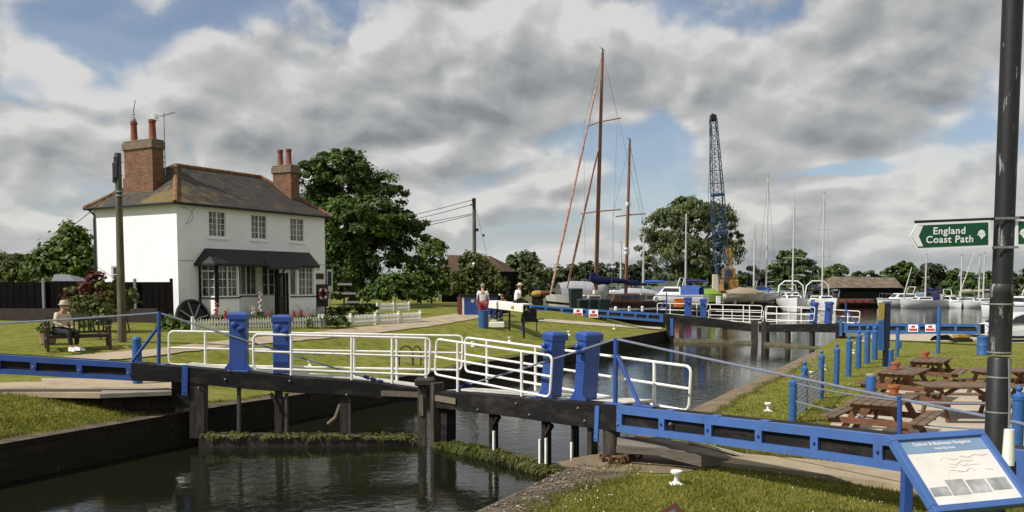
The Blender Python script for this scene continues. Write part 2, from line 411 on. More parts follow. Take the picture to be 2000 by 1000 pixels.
gaps = psum([(560, 50, 170, 50, -.21), (215, 110, 90, 60, -.15), (60, 250, 150, 60, -.13), (1900, 20, 170, 50, -.26), (1290, 290, 120, 60, -.15),
             (1130, 270, 80, 40, -.10), (1200, 420, 160, 50, -.13), (640, 130, 60, 40, -.07), (900, 420, 80, 40, -.08), (60, 220, 120, 30, -.08), (1640, 350, 130, 16, -.12), (1640, 345, 80, 16, -.20), (1900, 290, 50, 30, -.11), (1000, 330, 60, 120, -.08), (380, 40, 40, 60, -.08),
             (1000, 20, 90, 30, -.10)])
mass = psum([(150, 40, 200, 50, .12), (700, 200, 330, 110, .14), (1200, 130, 250, 100, .16), (1600, 200, 280, 100, .16), (1420, 335, 90, 45, .13),
             (200, 330, 300, 90, .07), (900, 250, 160, 60, .1), (1850, 380, 160, 70, .09), (640, 300, 150, 60, .06), (120, 170, 120, 40, .06)])
shade_ = psum([(1180, 185, 190, 48, .62), (1640, 275, 230, 48, .66), (930, 235, 190, 40, .55), (400, 25, 130, 40, .42), (1450, 120, 220, 60, .22), (640, 250, 180, 40, .20),
               (820, 350, 180, 40, .35), (100, 30, 150, 40, .25), (1300, 25, 140, 22, .3), (1010, 400, 110, 20, .25)])
lit_ = psum([(1210, 60, 170, 45, .30), (1120, 150, 90, 40, .12), (800, 100, 170, 40, .28), (1560, 190, 120, 40, .26), (1400, 320, 90, 30, .28), (250, 215, 120, 40, .18), (1800, 350, 120, 30, .20), (300, 95, 70, 20, .15)])
def cvec(dx, dz, ymul=1.45):
    e = M('POWER', M('MAXIMUM', M('ADD', el, .02 + dz), .0005), .65); cb = N('ShaderNodeCombineXYZ'); a2 = M('ADD', az, dx)
    nt.links.new(M('SINE', a2), cb.inputs[0]); nt.links.new(M('COSINE', a2), cb.inputs[1]); nt.links.new(M('MULTIPLY', e, ymul), cb.inputs[2]); return cb.outputs[0]
def billow(dx, dz, scale, warp):
    """heaped, rounded cloud heads: distance to warped cell centres"""
    v = cvec(dx, dz); n = N('ShaderNodeTexNoise'); nt.links.new(v, n.inputs['Vector']); n.inputs['Scale'].default_value = scale * .9; n.inputs['Detail'].default_value = 6
    s1 = N('ShaderNodeVectorMath'); s1.operation = 'SCALE'; nt.links.new(n.outputs['Color'], s1.inputs[0]); s1.inputs['Scale'].default_value = warp
    ad = N('ShaderNodeVectorMath'); ad.operation = 'ADD'; nt.links.new(v, ad.inputs[0]); nt.links.new(s1.outputs[0], ad.inputs[1])
    vo = N('ShaderNodeTexVoronoi'); vo.feature = 'F1'; vo.inputs['Scale'].default_value = scale; vo.inputs['Detail'].default_value = 1.0; vo.inputs['Roughness'].default_value = .5
    nt.links.new(ad.outputs[0], vo.inputs['Vector']); return M('SUBTRACT', .75, vo.outputs['Distance'])
n0 = cnoise(0, 0, 3.6, 9, .55, 1.7, dist=.25); nr = cnoise(0, 0, 3.6, 4, .5, 1.7, dist=.25)
n1 = cnoise(.030, .026, 3.6, 4, .5, 1.7, dist=.25)
det = cnoise(0, 0, 13, 8, .62, 4.2)
bl0 = billow(0, 0, 8.5, .16); bl1 = billow(-.012, .014, 8.5, .16)
cov = M('ADD', M('ADD', M('ADD', n0, gaps), mass), M('MULTIPLY', M('SUBTRACT', det, .5), .14))
cov = M('ADD', cov, M('MULTIPLY', M('ADD', bl0, .18), .26))
cov = M('ADD', cov, M('MULTIPLY', SM(el, .16, .02), .06))
cover = SM(cov, .395, .535)
relief = M('ADD', M('MULTIPLY', M('SUBTRACT', nr, n1), 2.0), M('MULTIPLY', M('SUBTRACT', bl0, bl1), 1.2))
thick = SM(cov, .47, .74)
b = M('ADD', M('ADD', .83, relief), M('MULTIPLY', M('SUBTRACT', det, .5), .50))
b = M('SUBTRACT', b, M('MULTIPLY', thick, .30))
b = M('SUBTRACT', b, M('MULTIPLY', shade_, .40)); b = M('ADD', b, lit_)
cr = N('ShaderNodeValToRGB'); nt.links.new(b, cr.inputs['Fac'])
e_ = cr.color_ramp.elements
e_[0].position = .0; e_[0].color = (.25, .262, .27, 1); e_[1].position = 1.0; e_[1].color = (.70, .69, .67, 1)
q = e_.new(.42); q.color = (.40, .408, .41, 1); q = e_.new(.74); q.color = (.53, .53, .52, 1)
cs = N('ShaderNodeVectorMath'); cs.operation = 'SCALE'; nt.links.new(cr.outputs[0], cs.inputs[0]); cs.inputs['Scale'].default_value = 10.0
sky = N('ShaderNodeTexSky'); sky.sky_type = 'NISHITA'; sky.sun_disc = False
sky.sun_elevation = R(46); sky.sun_rotation = math.atan2(SUN.x, SUN.y); sky.air_density = 1.0; sky.dust_density = .6; sky.ozone_density = 1.5
skc = N('ShaderNodeMix'); skc.data_type = 'RGBA'; skc.blend_type = 'MULTIPLY'; skc.inputs[0].default_value = 1
nt.links.new(sky.outputs[0], skc.inputs[6]); skc.inputs[7].default_value = (1.02, 1.0, 1.02, 1)
hz = N('ShaderNodeMix'); hz.data_type = 'RGBA'; nt.links.new(M('MULTIPLY', SM(el, .14, -.01), .75), hz.inputs[0])
nt.links.new(skc.outputs[2], hz.inputs[6]); hz.inputs[7].default_value = (4.2, 4.75, 5.4, 1)
mx = N('ShaderNodeMix'); mx.data_type = 'RGBA'; nt.links.new(M('MULTIPLY_ADD', cover, .80, .16), mx.inputs[0])
nt.links.new(hz.outputs[2], mx.inputs[6]); nt.links.new(cs.outputs[0], mx.inputs[7])
h2 = N('ShaderNodeMix'); h2.data_type = 'RGBA'; nt.links.new(M('ADD', M('MULTIPLY', SM(el, .055, -.005), .5), M('MULTIPLY', SM(el, .0, -.02), .5)), h2.inputs[0])
nt.links.new(mx.outputs[2], h2.inputs[6]); h2.inputs[7].default_value = (4.0, 4.4, 4.9, 1)
bg = N('ShaderNodeBackground'); bg.inputs['Strength'].default_value = .10; nt.links.new(h2.outputs[2], bg.inputs['Color'])
wo = N('ShaderNodeOutputWorld'); nt.links.new(bg.outputs[0], wo.inputs['Surface'])

# ------------------------------------------------------------------ ground
AX = V((.44, .90)).normalized(); NL = V((-AX.y, AX.x)); Q0 = V((-2.6, 29.1))
def sm(a, b_, x): t = min(1, max(0, (x - a) / (b_ - a))); return t * t * (3 - 2 * t)
def sd(x, y): r = V((x, y)) - Q0; return r.dot(AX), r.dot(NL)
def xy(s, d): p = Q0 + AX * s + NL * d; return p.x, p.y
DE = [(-60, 0), (28.5, 0), (31, 1.0), (43, 13.8), (61.8, 24), (75, 30)]
def d_edge(s):
    for (a, da), (b_, db) in zip(DE, DE[1:]):
        if a <= s <= b_: return da + (db - da) * (s - a) / (b_ - a)
    return DE[-1][1]
def zL(x, y):
    s, d = sd(x, y); d -= d_edge(s)
    up = .05 + 1.15 * sm(.3, 8, d) + .018 * min(max(d - 8, 0), 14)
    low = .10 + .46 * sm(.15, 3.3, d) + .05 * sm(4.7, 5.3, d) + .6 * sm(5.5, 9, d)
    t = sm(-10.0, -6.5, s)
    return low * (1 - t) + up * t + .03 * mnoise.noise(V((x * .35, y * .35, 0))) * sm(.2, 2, d)
def Gt(px, py):
    r = ray(px, py); t = 8.0
    for i in range(4000):
        p = CAM + r * t
        if p.z <= zL(p.x, p.y): return p
        t += .03
    return p
def grass_mat(name, c_lo, c_mid, c_hi, dry):
    m, nt_, b_ = _nt(name); pos = _geo(nt_)
    big = _noise(nt_, pos, .55, 6, .65); fine = _noise(nt_, pos, 9, 8, .75); mid_ = _noise(nt_, pos, 2.2, 5)
    c = _ramp(nt_, mid_, [(.25, c_lo), (.5, c_mid), (.78, c_hi)])
    c = _mixc(nt_, .85, c, _ramp(nt_, fine, [(.3, (.45, .5, .45)), (.5, (.95, .95, .9)), (.72, (1.5, 1.45, 1.3))]), 'MULTIPLY')
    c = _mixc(nt_, _ramp(nt_, big, [(.52, (0, 0, 0)), (.72, (.75,) * 3)]), c, dry)
    nt_.links.new(c, b_.inputs['Base Color']); b_.inputs['Roughness'].default_value = .9; b_.inputs['Specular IOR Level'].default_value = .15
    _bump(nt_, b_, fine, .9, .05); return m
GRASS = grass_mat('mown_grass', (.085, .100, .014), (.165, .175, .026), (.235, .225, .048), (.27, .215, .075))
EARTH = mat('dry_earth', (.22, .16, .09), (.13, .10, .06), .95, 3, .6, 20)

g = MB(); ss = np.concatenate([np.arange(-44, 62.1, 1.0)]); dd = np.concatenate([np.arange(0, 12, .4), np.arange(12, 30, 1.5), [32, 40, 60, 100, 200, 420]])
idx = {}
for i, s in enumerate(ss):
    for j, d in enumerate(dd):
        x, y = xy(s, d + d_edge(s)); idx[i, j] = len(g.v); g.v.append(V((x, y, zL(x, y))))
for i in range(len(ss) - 1):
    for j in range(len(dd) - 1): g.f.append((idx[i, j], idx[i + 1, j], idx[i + 1, j + 1], idx[i, j + 1]))
struct('left_bank_lawn', g, GRASS, smooth=True)
# right bank
WR0 = V((-.37, 11.4)); AR = V((.455, .89)).normalized()
def wr(t, off=0): p = WR0 + AR * t + V((AR.y, -AR.x)) * off; return V((p.x, p.y, 0))
RB = [wr(-26), wr(0), wr(29), V((17.4, 46.7, 0)), V((19.5, 50.5, 0)), V((31, 51.5, 0)), V((60, 58, 0)), V((150, 66, 0)), V((600, 90, 0)), V((600, -60, 0)), V((-12, -60, 0))]
g = MB(); g.fill(RB); struct('right_bank_lawn', g, GRASS)
# far land
FB = [(-420, 84), (3, 95), (18, 111), (34, 112.5), (40, 135), (75, 139), (140, 146), (600, 200), (4000, 400), (4000, 5000), (-4000, 5000), (-4000, 84)]
FB = [V((x, y, .5)) for x, y in FB]
g = MB(); g.fill(FB)
struct('far_bank', g, mat('far_grass', (.075, .095, .022), (.05, .065, .016), .95, .05, c3=(.12, .12, .045)))
# quay walls down into the water
def wall_strip(pts, z1=-3.0, lip=0.0):
    mb = MB()
    for a, b_ in zip(pts, pts[1:]):
        k = max(1, int((b_ - a).length / 2))
        for i in range(k):
            p, q_ = a.lerp(b_, i / k), a.lerp(b_, (i + 1) / k)
            mb.quad(p, q_, V((q_.x, q_.y, z1)), V((p.x, p.y, z1)))
    return mb
pts = []
for s in ss: 
    x, y = xy(s, d_edge(s)); pts.append(V((x, y, zL(x, y) - .004)))
struct('left_quay_wall', wall_strip(pts), WALLD)
struct('right_quay_wall', wall_strip([p - V((0, 0, .004)) for p in RB[:9]]), WALLD)
struct('basin_quay_wall', wall_strip([p - V((0, 0, .004)) for p in FB[:9]]), WALLD)
# edge stones
mb = MB()
def strip(poly_l, poly_r, zf, lift):
    m_ = MB()
    for (a, b_), (c, d) in zip(zip(poly_l, poly_l[1:]), zip(poly_r, poly_r[1:])):
        m_.quad(*[V((p.x, p.y, zf(p.x, p.y) + lift)) for p in (a, b_, d, c)])
    return m_
def jag(s, k=1.0, sc=1.3): return k * (mnoise.noise(V((s * sc, 3.3, 0))) + .5 * mnoise.noise(V((s * sc * 3, 9.3, 0))))
L_, Rr = [], []
for s in np.arange(-40, -6.2, .4):
    L_.append(V(xy(s, -.03))); Rr.append(V(xy(s, .42 + jag(s, .16))))
struct('left_coping', strip(L_, Rr, lambda x, y: zL(x, y), .012), STONE)
L_, Rr = [], []
for s in np.arange(-6.2, 28.6, .4):
    L_.append(V(xy(s, -.03))); Rr.append(V(xy(s, .22 + jag(s, .12))))
struct('lock_side_edge', strip(L_, Rr, lambda x, y: zL(x, y), .012), STONE)
L_ = [wr(t, -.03).to_2d() for t in np.arange(-20, 3.2, .35)]; Rr = [wr(t, .62 + jag(t, .22) + (.35 * sm(1.0, 2.8, t))).to_2d() for t in np.arange(-20, 3.2, .35)]
struct('right_coping', strip(L_, Rr, lambda x, y: 0, .006), STONE)
L_ = [wr(t, -.03).to_2d() for t in np.arange(3.2, 30, .4)]; Rr = [wr(t, .55 + jag(t, .2)).to_2d() for t in np.arange(3.2, 30, .4)]
struct('right_lock_edge', strip(L_, Rr, lambda x, y: 0, .006), mat('worn_earth_edge', (.17, .125, .075), (.09, .068, .042), .95, 2, .6, 15, c3=(.24, .19, .115)))
# bare earth by the right hinge
g = MB(); c0 = G(1255, 905, 0)
ringp = [c0 + V((math.cos(a) * (1.35 + .3 * jag(a * 3, 1)), math.sin(a) * (.75 + .2 * jag(a * 3 + 5, 1)), .010)) for a in np.linspace(0, 2 * math.pi, 30)[:-1]]
g.fill(ringp); struct('bare_earth', g, EARTH)

# water
m, nt_, b_ = _nt('dark_water'); pos = _geo(nt_)
b_.inputs['Base Color'].default_value = (.009, .010, .005, 1); b_.inputs['Roughness'].default_value = .075; b_.inputs['IOR'].default_value = 1.33
mp = nt_.nodes.new('ShaderNodeMapping'); mp.inputs['Rotation'].default_value = (0, 0, R(-24)); mp.inputs['Scale'].default_value = (1, 1.0, 1); nt_.links.new(pos, mp.inputs['Vector'])
h1 = _noise(nt_, mp.outputs[0], 3.4, 3, .55, .5); h2_ = _noise(nt_, mp.outputs[0], .35, 2)
mu = nt_.nodes.new('ShaderNodeMath'); mu.operation = 'MULTIPLY'; nt_.links.new(h1, mu.inputs[0]); nt_.links.new(h2_, mu.inputs[1])
_bump(nt_, b_, mu.outputs[0], .42, .035)
WATER = m; WZ = -.62
g = MB(); g.quad((-400, -60, WZ), (700, -60, WZ), (700, 230, WZ), (-400, 230, WZ)); struct('water', g, WATER)
# hills on the skyline
def ridge(name, pts, Y0, m_):
    mb = MB(); prev = None
    for i in range(len(pts) - 1):
        for k in range(12):
            u = k / 12; px = pts[i][0] + (pts[i + 1][0] - pts[i][0]) * u; py = pts[i][1] + (pts[i + 1][1] - pts[i][1]) * (u * u * (3 - 2 * u))
            p = P(px, py + 2.2 * mnoise.noise(V((px * .11, 0, 0))) + 1.2 * mnoise.noise(V((px * .5, 4, 0))), Y0)
            cur = (V((p.x, p.y - 60, .45)), p, V((p.x, p.y + 400, p.z * .9)))
            if prev: mb.quad(prev[0], cur[0], cur[1], prev[1]); mb.quad(prev[1], cur[1], cur[2], prev[2])
            prev = cur
    return struct(name, mb, m_, smooth=True)
ridge('hills', [(-500, 486), (-100, 488), (40, 498), (220, 520), (700, 536), (1040, 530), (1240, 528), (1460, 534), (1640, 540), (1880, 541), (2010, 546), (2300, 538), (2700, 540)], 900,
      mat('distant_woods', (.048, .066, .040), (.030, .043, .028), .95, .02, c3=(.075, .095, .05)))

# paths
def ribbon(name, up, lo, m_, lift=.03, n=14):
    def dens(l): 
        o = []
        for a, b_ in zip(l, l[1:]): o += [(a[0] + (b_[0] - a[0]) * k / n, a[1] + (b_[1] - a[1]) * k / n) for k in range(n)]
        return o + [l[-1]]
    a, b_ = [Gt(*q) for q in dens(up)], [Gt(*q) for q in dens(lo)]; mb = MB(); W = 5
    rows = []
    for i, (p, q_) in enumerate(zip(a, b_)):
        j1, j2 = jag(i * .35, .10), jag(i * .35 + 40, .10); dv = (q_ - p).normalized()
        p = p + dv * j1; q_ = q_ + dv * j2; row = []
        for k in range(W + 1):
            c = p.lerp(q_, k / W); row.append(V((c.x, c.y, zL(c.x, c.y) + lift)))
        rows.append(row)
    for r0, r1 in zip(rows, rows[1:]):
        for k in range(W): mb.quad(r0[k], r1[k], r1[k + 1], r0[k + 1])
    return struct(name, mb, m_)
ribbon('garden_path', [(60, 704), (165, 694), (300, 683), (440, 666), (560, 655), (660, 645), (740, 636), (830, 622), (905, 611)], [(60, 716), (170, 710), (300, 697), (440, 679), (560, 669), (660, 660), (740, 651), (850, 637), (955, 619)], TAN)
ribbon('yard_path', [(905, 611), (930, 607)], [(955, 619), (985, 612)], TAN)
ribbon('lawn_footpath', [(1040, 622), (1140, 629), (1230, 636), (1292, 640)], [(1040, 627), (1140, 635), (1230, 641), (1292, 644)], CONC, n=8)

# raised approach to the left balance beam: brick path with a timber edge
def slab(name, px_poly, z, th, m_):
    mb = MB(); top = [G(px, py, z) for px, py in px_poly]; mb.loft([[p - V((0, 0, th)) for p in top], top]); return struct(name, mb, m_)
slab('left_approach_path', [(-60, 748), (90, 745), (80, 738), (270, 741), (340, 747), (335, 760), (195, 768), (-60, 765)], .62, .11, TAN)
slab('left_approach_board', [(195, 769.5), (200, 762), (330, 757.5), (335, 764)], .65, .09, mat('grey_boards', (.30, .27, .22), (.19, .17, .14), .9, 4, .3, 20))
slab('approach_footing', [(200, 772), (205, 768), (338, 763), (340, 770)], .54, .75, WALLD)
slab('right_approach_path', [(1362, 897), (1425, 883), (1600, 899), (1800, 921), (1830, 960), (1740, 943), (1540, 917)], .10, .24, mat('tan_boards', (.36, .29, .19), (.25, .2, .13), .9, 2.4, .3, 25))
# patio under the picnic tables
def in_poly(p, poly):
    c = False
    for i in range(len(poly)):
        a, b__ = poly[i], poly[i - 1]
        if (a.y > p.y) != (b__.y > p.y) and p.x < (b__.x - a.x) * (p.y - a.y) / (b__.y - a.y) + a.x: c = not c
    return c
PATIO = [G(px, py, .014) for px, py in [(1560, 905), (1640, 806), (1690, 774), (1735, 762), (1800, 763), (2060, 754), (2200, 770), (2200, 900), (2000, 915), (1760, 915)]]
g = MB(); g.fill(PATIO); struct('patio', g, CONC)
# quayside by the far gate, right bank
g = MB(); g.fill([G(px, py, .012) for px, py in [(1665, 672), (1700, 664), (1790, 666), (1905, 667), (2100, 672), (2300, 660), (2300, 648), (2000, 652), (1800, 652), (1690, 655)]]); struct('quay_paving', g, CONC)
g = MB(); g.fill([P(px, py, 1) for px, py in []] or [V((x, y, .51)) for x, y in [(15, 108), (18.2, 111.2), (33.8, 112.7), (34.5, 116), (28, 120), (14, 119)]]); struct('crane_yard', g, CONC)

# ragged tufts along stone edges and path edges, daisies in the foreground grass
def tufts(name, pts_, n, h, spread, m_, kind='stuff'):
    out = []
    for i in range(n):
        k = RNG.integers(0, len(pts_)); p = pts_[k] + V((RNG.normal() * spread, RNG.normal() * spread, 0)); cl = .4 + .8 * abs(mnoise.noise(V((p.x * .9, p.y * .9, 2))))
        a = RNG.uniform(0, 6.28); hh_ = h * cl * RNG.uniform(.4, 1.3); l = RNG.uniform(-.7, .7, 2) * hh_; wd = RNG.uniform(.008, .016)
        out += [(p.x - math.cos(a) * wd, p.y - math.sin(a) * wd, p.z - .02), (p.x + math.cos(a) * wd, p.y + math.sin(a) * wd, p.z - .02), (p.x + l[0], p.y + l[1], p.z + hh_)]
    return tag(np_mesh(name, out, 3, m_), kind=kind)
TUFT = mat_leaf('tall_grass', (.055, .075, .012), (.22, .20, .06), 1.5, .3)
e1 = [wr(t, .66 + jag(t, .22) + (.35 * sm(1.0, 2.8, t))) for t in np.arange(-3, 3.4, .05)] + [wr(t, .58 + jag(t, .2)) for t in np.arange(3.2, 24, .08)]
e2 = [G(px, py, .0) for px in [] for py in []] + [G(1362 + (1740 - 1362) * k / 160, 905 + (950 - 905) * k / 160, 0) for k in range(160)] + [G(1425 + (1790 - 1425) * k / 120, 881 + (917 - 881) * k / 120, 0) for k in range(120)]
e3 = [V((*xy(s_, .45 + jag(s_, .16)), 0)) for s_ in np.arange(-16, -6, .05)] + [V((*xy(s_, .25 + jag(s_, .12)), 0)) for s_ in np.arange(-6, 14, .08)]
for p in e3: p.z = zL(p.x, p.y)
e4 = [G(-40 + 240 * k / 90, 767 + 2 * math.sin(k), .52) for k in range(90)]
tufts('verge_tufts', e4, 2600, .12, .06, TUFT)
tufts('edge_tufts', e1 + e2, 9000, .11, .07, TUFT); tufts('bank_tufts', e3, 6000, .12, .08, TUFT)
dz = []
for i in range(170):
    p = G(RNG.uniform(1100, 1800), RNG.uniform(905, 1000) , .05); cl = mnoise.noise(V((p.x * .8, p.y * .8, 7)))
    if cl < .05: continue
    r = RNG.uniform(.005, .009); q_ = [(p.x + r * math.cos(a), p.y + r * math.sin(a), p.z + .01 * math.sin(a)) for a in (0, 1.57, 3.14, 4.71)]; dz += q_
tag(np_mesh('daisies', dz, 4, WHITEB), kind='stuff')
# crumbs of stone, soil and dead leaves on the worn right hand coping
db = []
for i in range(900):
    t = RNG.uniform(-2.5, 3.2); o_ = RNG.uniform(.02, 1.0) ** 1.3 * .95; p = wr(t, o_); r = RNG.uniform(.008, .034) * (.6 + .6 * RNG.random()); a0 = RNG.uniform(0, 6)
    ring_ = [(p.x + r * math.cos(a0 + a) * RNG.uniform(.7, 1.2), p.y + r * math.sin(a0 + a), .012 + RNG.uniform(0, .02)) for a in (0, 1.57, 3.14, 4.71)]; db += ring_
tag(np_mesh('stone_crumbs', db, 4, mat_leaf('crumb', (.03, .022, .014), (.34, .29, .21), 3.0, 0)), kind='stuff')
tufts('coping_weeds', [wr(t, .5 + .25 * jag(t * 2)) for t in np.arange(-2, 3.2, .11)], 1500, .07, .10, TUFT)
# short grass blades where the lawn is near enough to show them
def blades(name, poly_px, zf, n, h, wd, m_, inside=None):
    px = RNG.uniform(poly_px[0], poly_px[1], n); out = []
    for i in range(n):
        y = poly_px[2] + (poly_px[3] - poly_px[2]) * RNG.random() ** 1.0
        p = zf(px[i], y)
        if inside and not inside(p): continue
        a = RNG.uniform(0, 6.28); k = h * RNG.uniform(.5, 1.4); l = RNG.uniform(-.6, .6, 2) * k
        dx, dy = math.cos(a) * wd, math.sin(a) * wd
        out += [(p.x - dx, p.y - dy, p.z - .01), (p.x + dx, p.y + dy, p.z - .01), (p.x + l[0], p.y + l[1], p.z + k)]
    return tag(np_mesh(name, out, 3, m_), kind='stuff')
BLADE = mat_leaf('grass_blade', (.095, .108, .014), (.29, .265, .068), 1.2, .35)
def in_right(p):
    rel = V((p.x, p.y)) - WR0; off = rel.x * AR.y - rel.y * AR.x
    t = rel.dot(AR)
    return off > .66 + jag(t, .22) + (.35 * sm(1.0, 2.8, t) if t < 3.2 else -.1) and (p - V((c0.x, c0.y, 0))).length > 1.0
blades('short_grass', (1040, 2050, 872, 1040), lambda a, b__: G(a, b__, 0), 52000, .045, .011, BLADE, in_right)
blades('lawn_grass', (1400, 2050, 690, 880), lambda a, b__: G(a, b__, 0), 26000, .05, .016, BLADE, lambda p: in_right(p) and not in_poly(p, PATIO))
blades('bank_grass', (-20, 345, 772, 850), lambda a, b__: (lambda p: V((p.x, p.y, zL(p.x, p.y))))(G(a, b__, .3)), 22000, .055, .015, BLADE, lambda p: sd(p.x, p.y)[1] > .5 and sd(p.x, p.y)[1] < 4.6)
# ------------------------------------------------------------------ the white cottage
HU = V((.504, .864, 0)).normalized(); HN = V((HU.y, -HU.x, 0))      # along the front; outward normal of the front
C0 = P(350, 622, 37.8); C0.z = 1.36
LF, LS = 9.26, 5.78
HROT = math.atan2(HU.y, HU.x)
house = thing('lock_cottage', 'two storey white rendered cottage with hipped slate roof and black canopy', 'house', C0, HROT)
def loc(p): p = V(p) - C0; return V((p.dot(HU), -p.dot(HN), p.z))      # world -> cottage axes
def hf(px, py, off=0): return loc(PL(px, py, C0 + HN * off, HN))
def hs(px, py, u=0): return loc(PL(px, py, C0 + HU * u, HU))
HE = P(350, 393, 37.8).z - C0.z
def render_wall(nt_, vec, col): return col
RENDER = mat('white_render', (.86, .855, .845), (.80, .795, .78), .8, 1.1, .3, 18, c3=(.89, .885, .875), wear=((.52, .51, .48), .72, 2.5), spec=.2)
def lichen(nt_, vec, col):
    f = _noise(nt_, vec, .9, 9, .68); 
    s = nt_.nodes.new('ShaderNodeSeparateXYZ'); nt_.links.new(vec, s.inputs[0])
    yy = nt_.nodes.new('ShaderNodeMath'); yy.operation = 'MULTIPLY_ADD'; nt_.links.new(s.outputs[1], yy.inputs[0]); yy.inputs[1].default_value = .8; nt_.links.new(s.outputs[0], yy.inputs[2])
    k = nt_.nodes.new('ShaderNodeMapRange'); nt_.links.new(yy.outputs[0], k.inputs[0]); k.inputs[1].default_value = 3.4; k.inputs[2].default_value = .1; k.inputs[3].default_value = -.06; k.inputs[4].default_value = .17
    ad = nt_.nodes.new('ShaderNodeMath'); nt_.links.new(f, ad.inputs[0]); nt_.links.new(k.outputs[0], ad.inputs[1])
    c = _mixc(nt_, _ramp(nt_, ad.outputs[0], [(.50, (0, 0, 0)), (.64, (.8,) * 3)]), col, (.175, .12, .040))
    return _mixc(nt_, _ramp(nt_, _noise(nt_, vec, 2.3, 8, .7), [(.63, (0, 0, 0)), (.72, (.6,) * 3)]), c, (.17, .15, .12))
SLATE = mat_brick('roof_slate', (.082, .070, .058), (.050, .045, .041), (.016, .015, .015), .30, .20, .75, .012, lichen, .6, 1.8)
BRICK = mat_brick('red_brick', (.235, .095, .045), (.12, .050, .030), (.20, .16, .11), .23, .078, .9, .011, None, .7)
def _damp(m):
    nt_ = m.node_tree; b_ = nt_.nodes['Principled BSDF']; src = b_.inputs['Base Color'].links[0].from_socket; vec = _coord(nt_)
    s = nt_.nodes.new('ShaderNodeSeparateXYZ'); nt_.links.new(vec, s.inputs[0])
    k = nt_.nodes.new('ShaderNodeMapRange'); nt_.links.new(s.outputs[2], k.inputs[0]); k.inputs[1].default_value = 0; k.inputs[2].default_value = .7; k.inputs[3].default_value = .25; k.inputs[4].default_value = -.1
    ad = nt_.nodes.new('ShaderNodeMath'); nt_.links.new(_noise(nt_, vec, 2.2, 8, .7), ad.inputs[0]); nt_.links.new(k.outputs[0], ad.inputs[1])
    c = _mixc(nt_, _ramp(nt_, ad.outputs[0], [(.52, (0, 0, 0)), (.72, (.6,) * 3)]), src, (.30, .29, .23))
    mp = nt_.nodes.new('ShaderNodeMapping'); mp.inputs['Scale'].default_value = (5, 5, .35); nt_.links.new(vec, mp.inputs['Vector'])
    c = _mixc(nt_, _ramp(nt_, _noise(nt_, mp.outputs[0], 1.0, 8, .65), [(.56, (0, 0, 0)), (.78, (.13,) * 3)]), c, (.40, .38, .33))
    nt_.links.new(c, b_.inputs['Base Color'])
_damp(RENDER)
RIDGE = mat('ridge_tile', (.20, .10, .045), (.10, .055, .032), .9, 3.5, .5, 15, c3=(.29, .17, .055))
CAPST = mat('chimney_cap', (.20, .15, .095), (.11, .085, .06), .9, 4, .4, 12)
POTM = mat('chimney_pot_clay', (.24, .065, .03), (.15, .04, .022), .8, 6)

def wall_holes(mb, u0, u1, z0, z1, holes, fr, depth=.12):
    """fr(u, z, k) -> point on the wall pushed k inwards"""
    us = sorted({u0, u1, *[h[0] for h in holes], *[h[1] for h in holes]}); zs = sorted({z0, z1, *[h[2] for h in holes], *[h[3] for h in holes]})
    for a, b_ in zip(us, us[1:]):
        for c, d in zip(zs, zs[1:]):
            m_ = ((a + b_) / 2, (c + d) / 2)
            if any(h[0] < m_[0] < h[1] and h[2] < m_[1] < h[3] for h in holes): continue
            mb.quad(fr(a, c, 0), fr(b_, c, 0), fr(b_, d, 0), fr(a, d, 0))
    for h in holes:
        a, b_, c, d = h[:4]
        for (p, q_) in (((a, c), (b_, c)), ((b_, c), (b_, d)), ((b_, d), (a, d)), ((a, d), (a, c))):
            mb.quad(fr(*p, 0), fr(*q_, 0), fr(*q_, depth), fr(*p, depth))
def window(u0, u1, z0, z1, fr, nx, nz, k=.08, leafs=2, fw=.055, bw=.022, sill=True, glass=GLASS, transom=None, parent=None, sillw=.12):
    parent = parent or house
    mb = MB()
    def rect(a, b_, c, d, k0, k1):
        mb.hexa([fr(a, c, k0), fr(b_, c, k0), fr(b_, c, k1), fr(a, c, k1)], [fr(a, d, k0), fr(b_, d, k0), fr(b_, d, k1), fr(a, d, k1)])
    e = .002
    rect(u0 + e, u0 + fw, z0 + e, z1 - e, k - .045, k + .02); rect(u1 - fw, u1 - e, z0 + e, z1 - e, k - .045, k + .02)
    rect(u0 + fw, u1 - fw, z0 + e, z0 + fw, k - .043, k + .02); rect(u0 + fw, u1 - fw, z1 - fw, z1 - e, k - .043, k + .02)
    wl = (u1 - u0 - 2 * fw) / leafs
    for l in range(leafs):
        a = u0 + fw + l * wl
        if l: rect(a - fw * .55, a + fw * .55, z0 + fw, z1 - fw, k - .044, k + .02)
        for i in range(1, nx): 
            x = a + wl * i / nx; rect(x - bw / 2, x + bw / 2, z0 + fw, z1 - fw, k - .022, k + .018)
    for j in range(1, nz):
        z = z0 + fw + (z1 - z0 - 2 * fw) * j / nz; t = bw if transom != j else fw
        rect(u0 + fw, u1 - fw, z - t / 2, z + t / 2, k - .025, k + .017)
    wn = mb.build('window', WHITE, parent)
    g_ = MB(); g_.quad(fr(u0 + fw, z0 + fw, k + .012), fr(u1 - fw, z0 + fw, k + .012), fr(u1 - fw, z1 - fw, k + .012), fr(u0 + fw, z1 - fw, k + .012)); g_.build('pane', glass, wn)
    if sill:
        s_ = MB(); a, b_ = u0 - .08, u1 + .08
        s_.hexa([fr(a, z0 - .10, -.07), fr(b_, z0 - .10, -.07), fr(b_, z0 - .10, .03), fr(a, z0 - .10, .03)], [fr(a, z0 - .003, -.06), fr(b_, z0 - .003, -.06), fr(b_, z0 - .003, .03), fr(a, z0 - .003, .03)])
        s_.build('sill', RENDER, wn)
    return wn
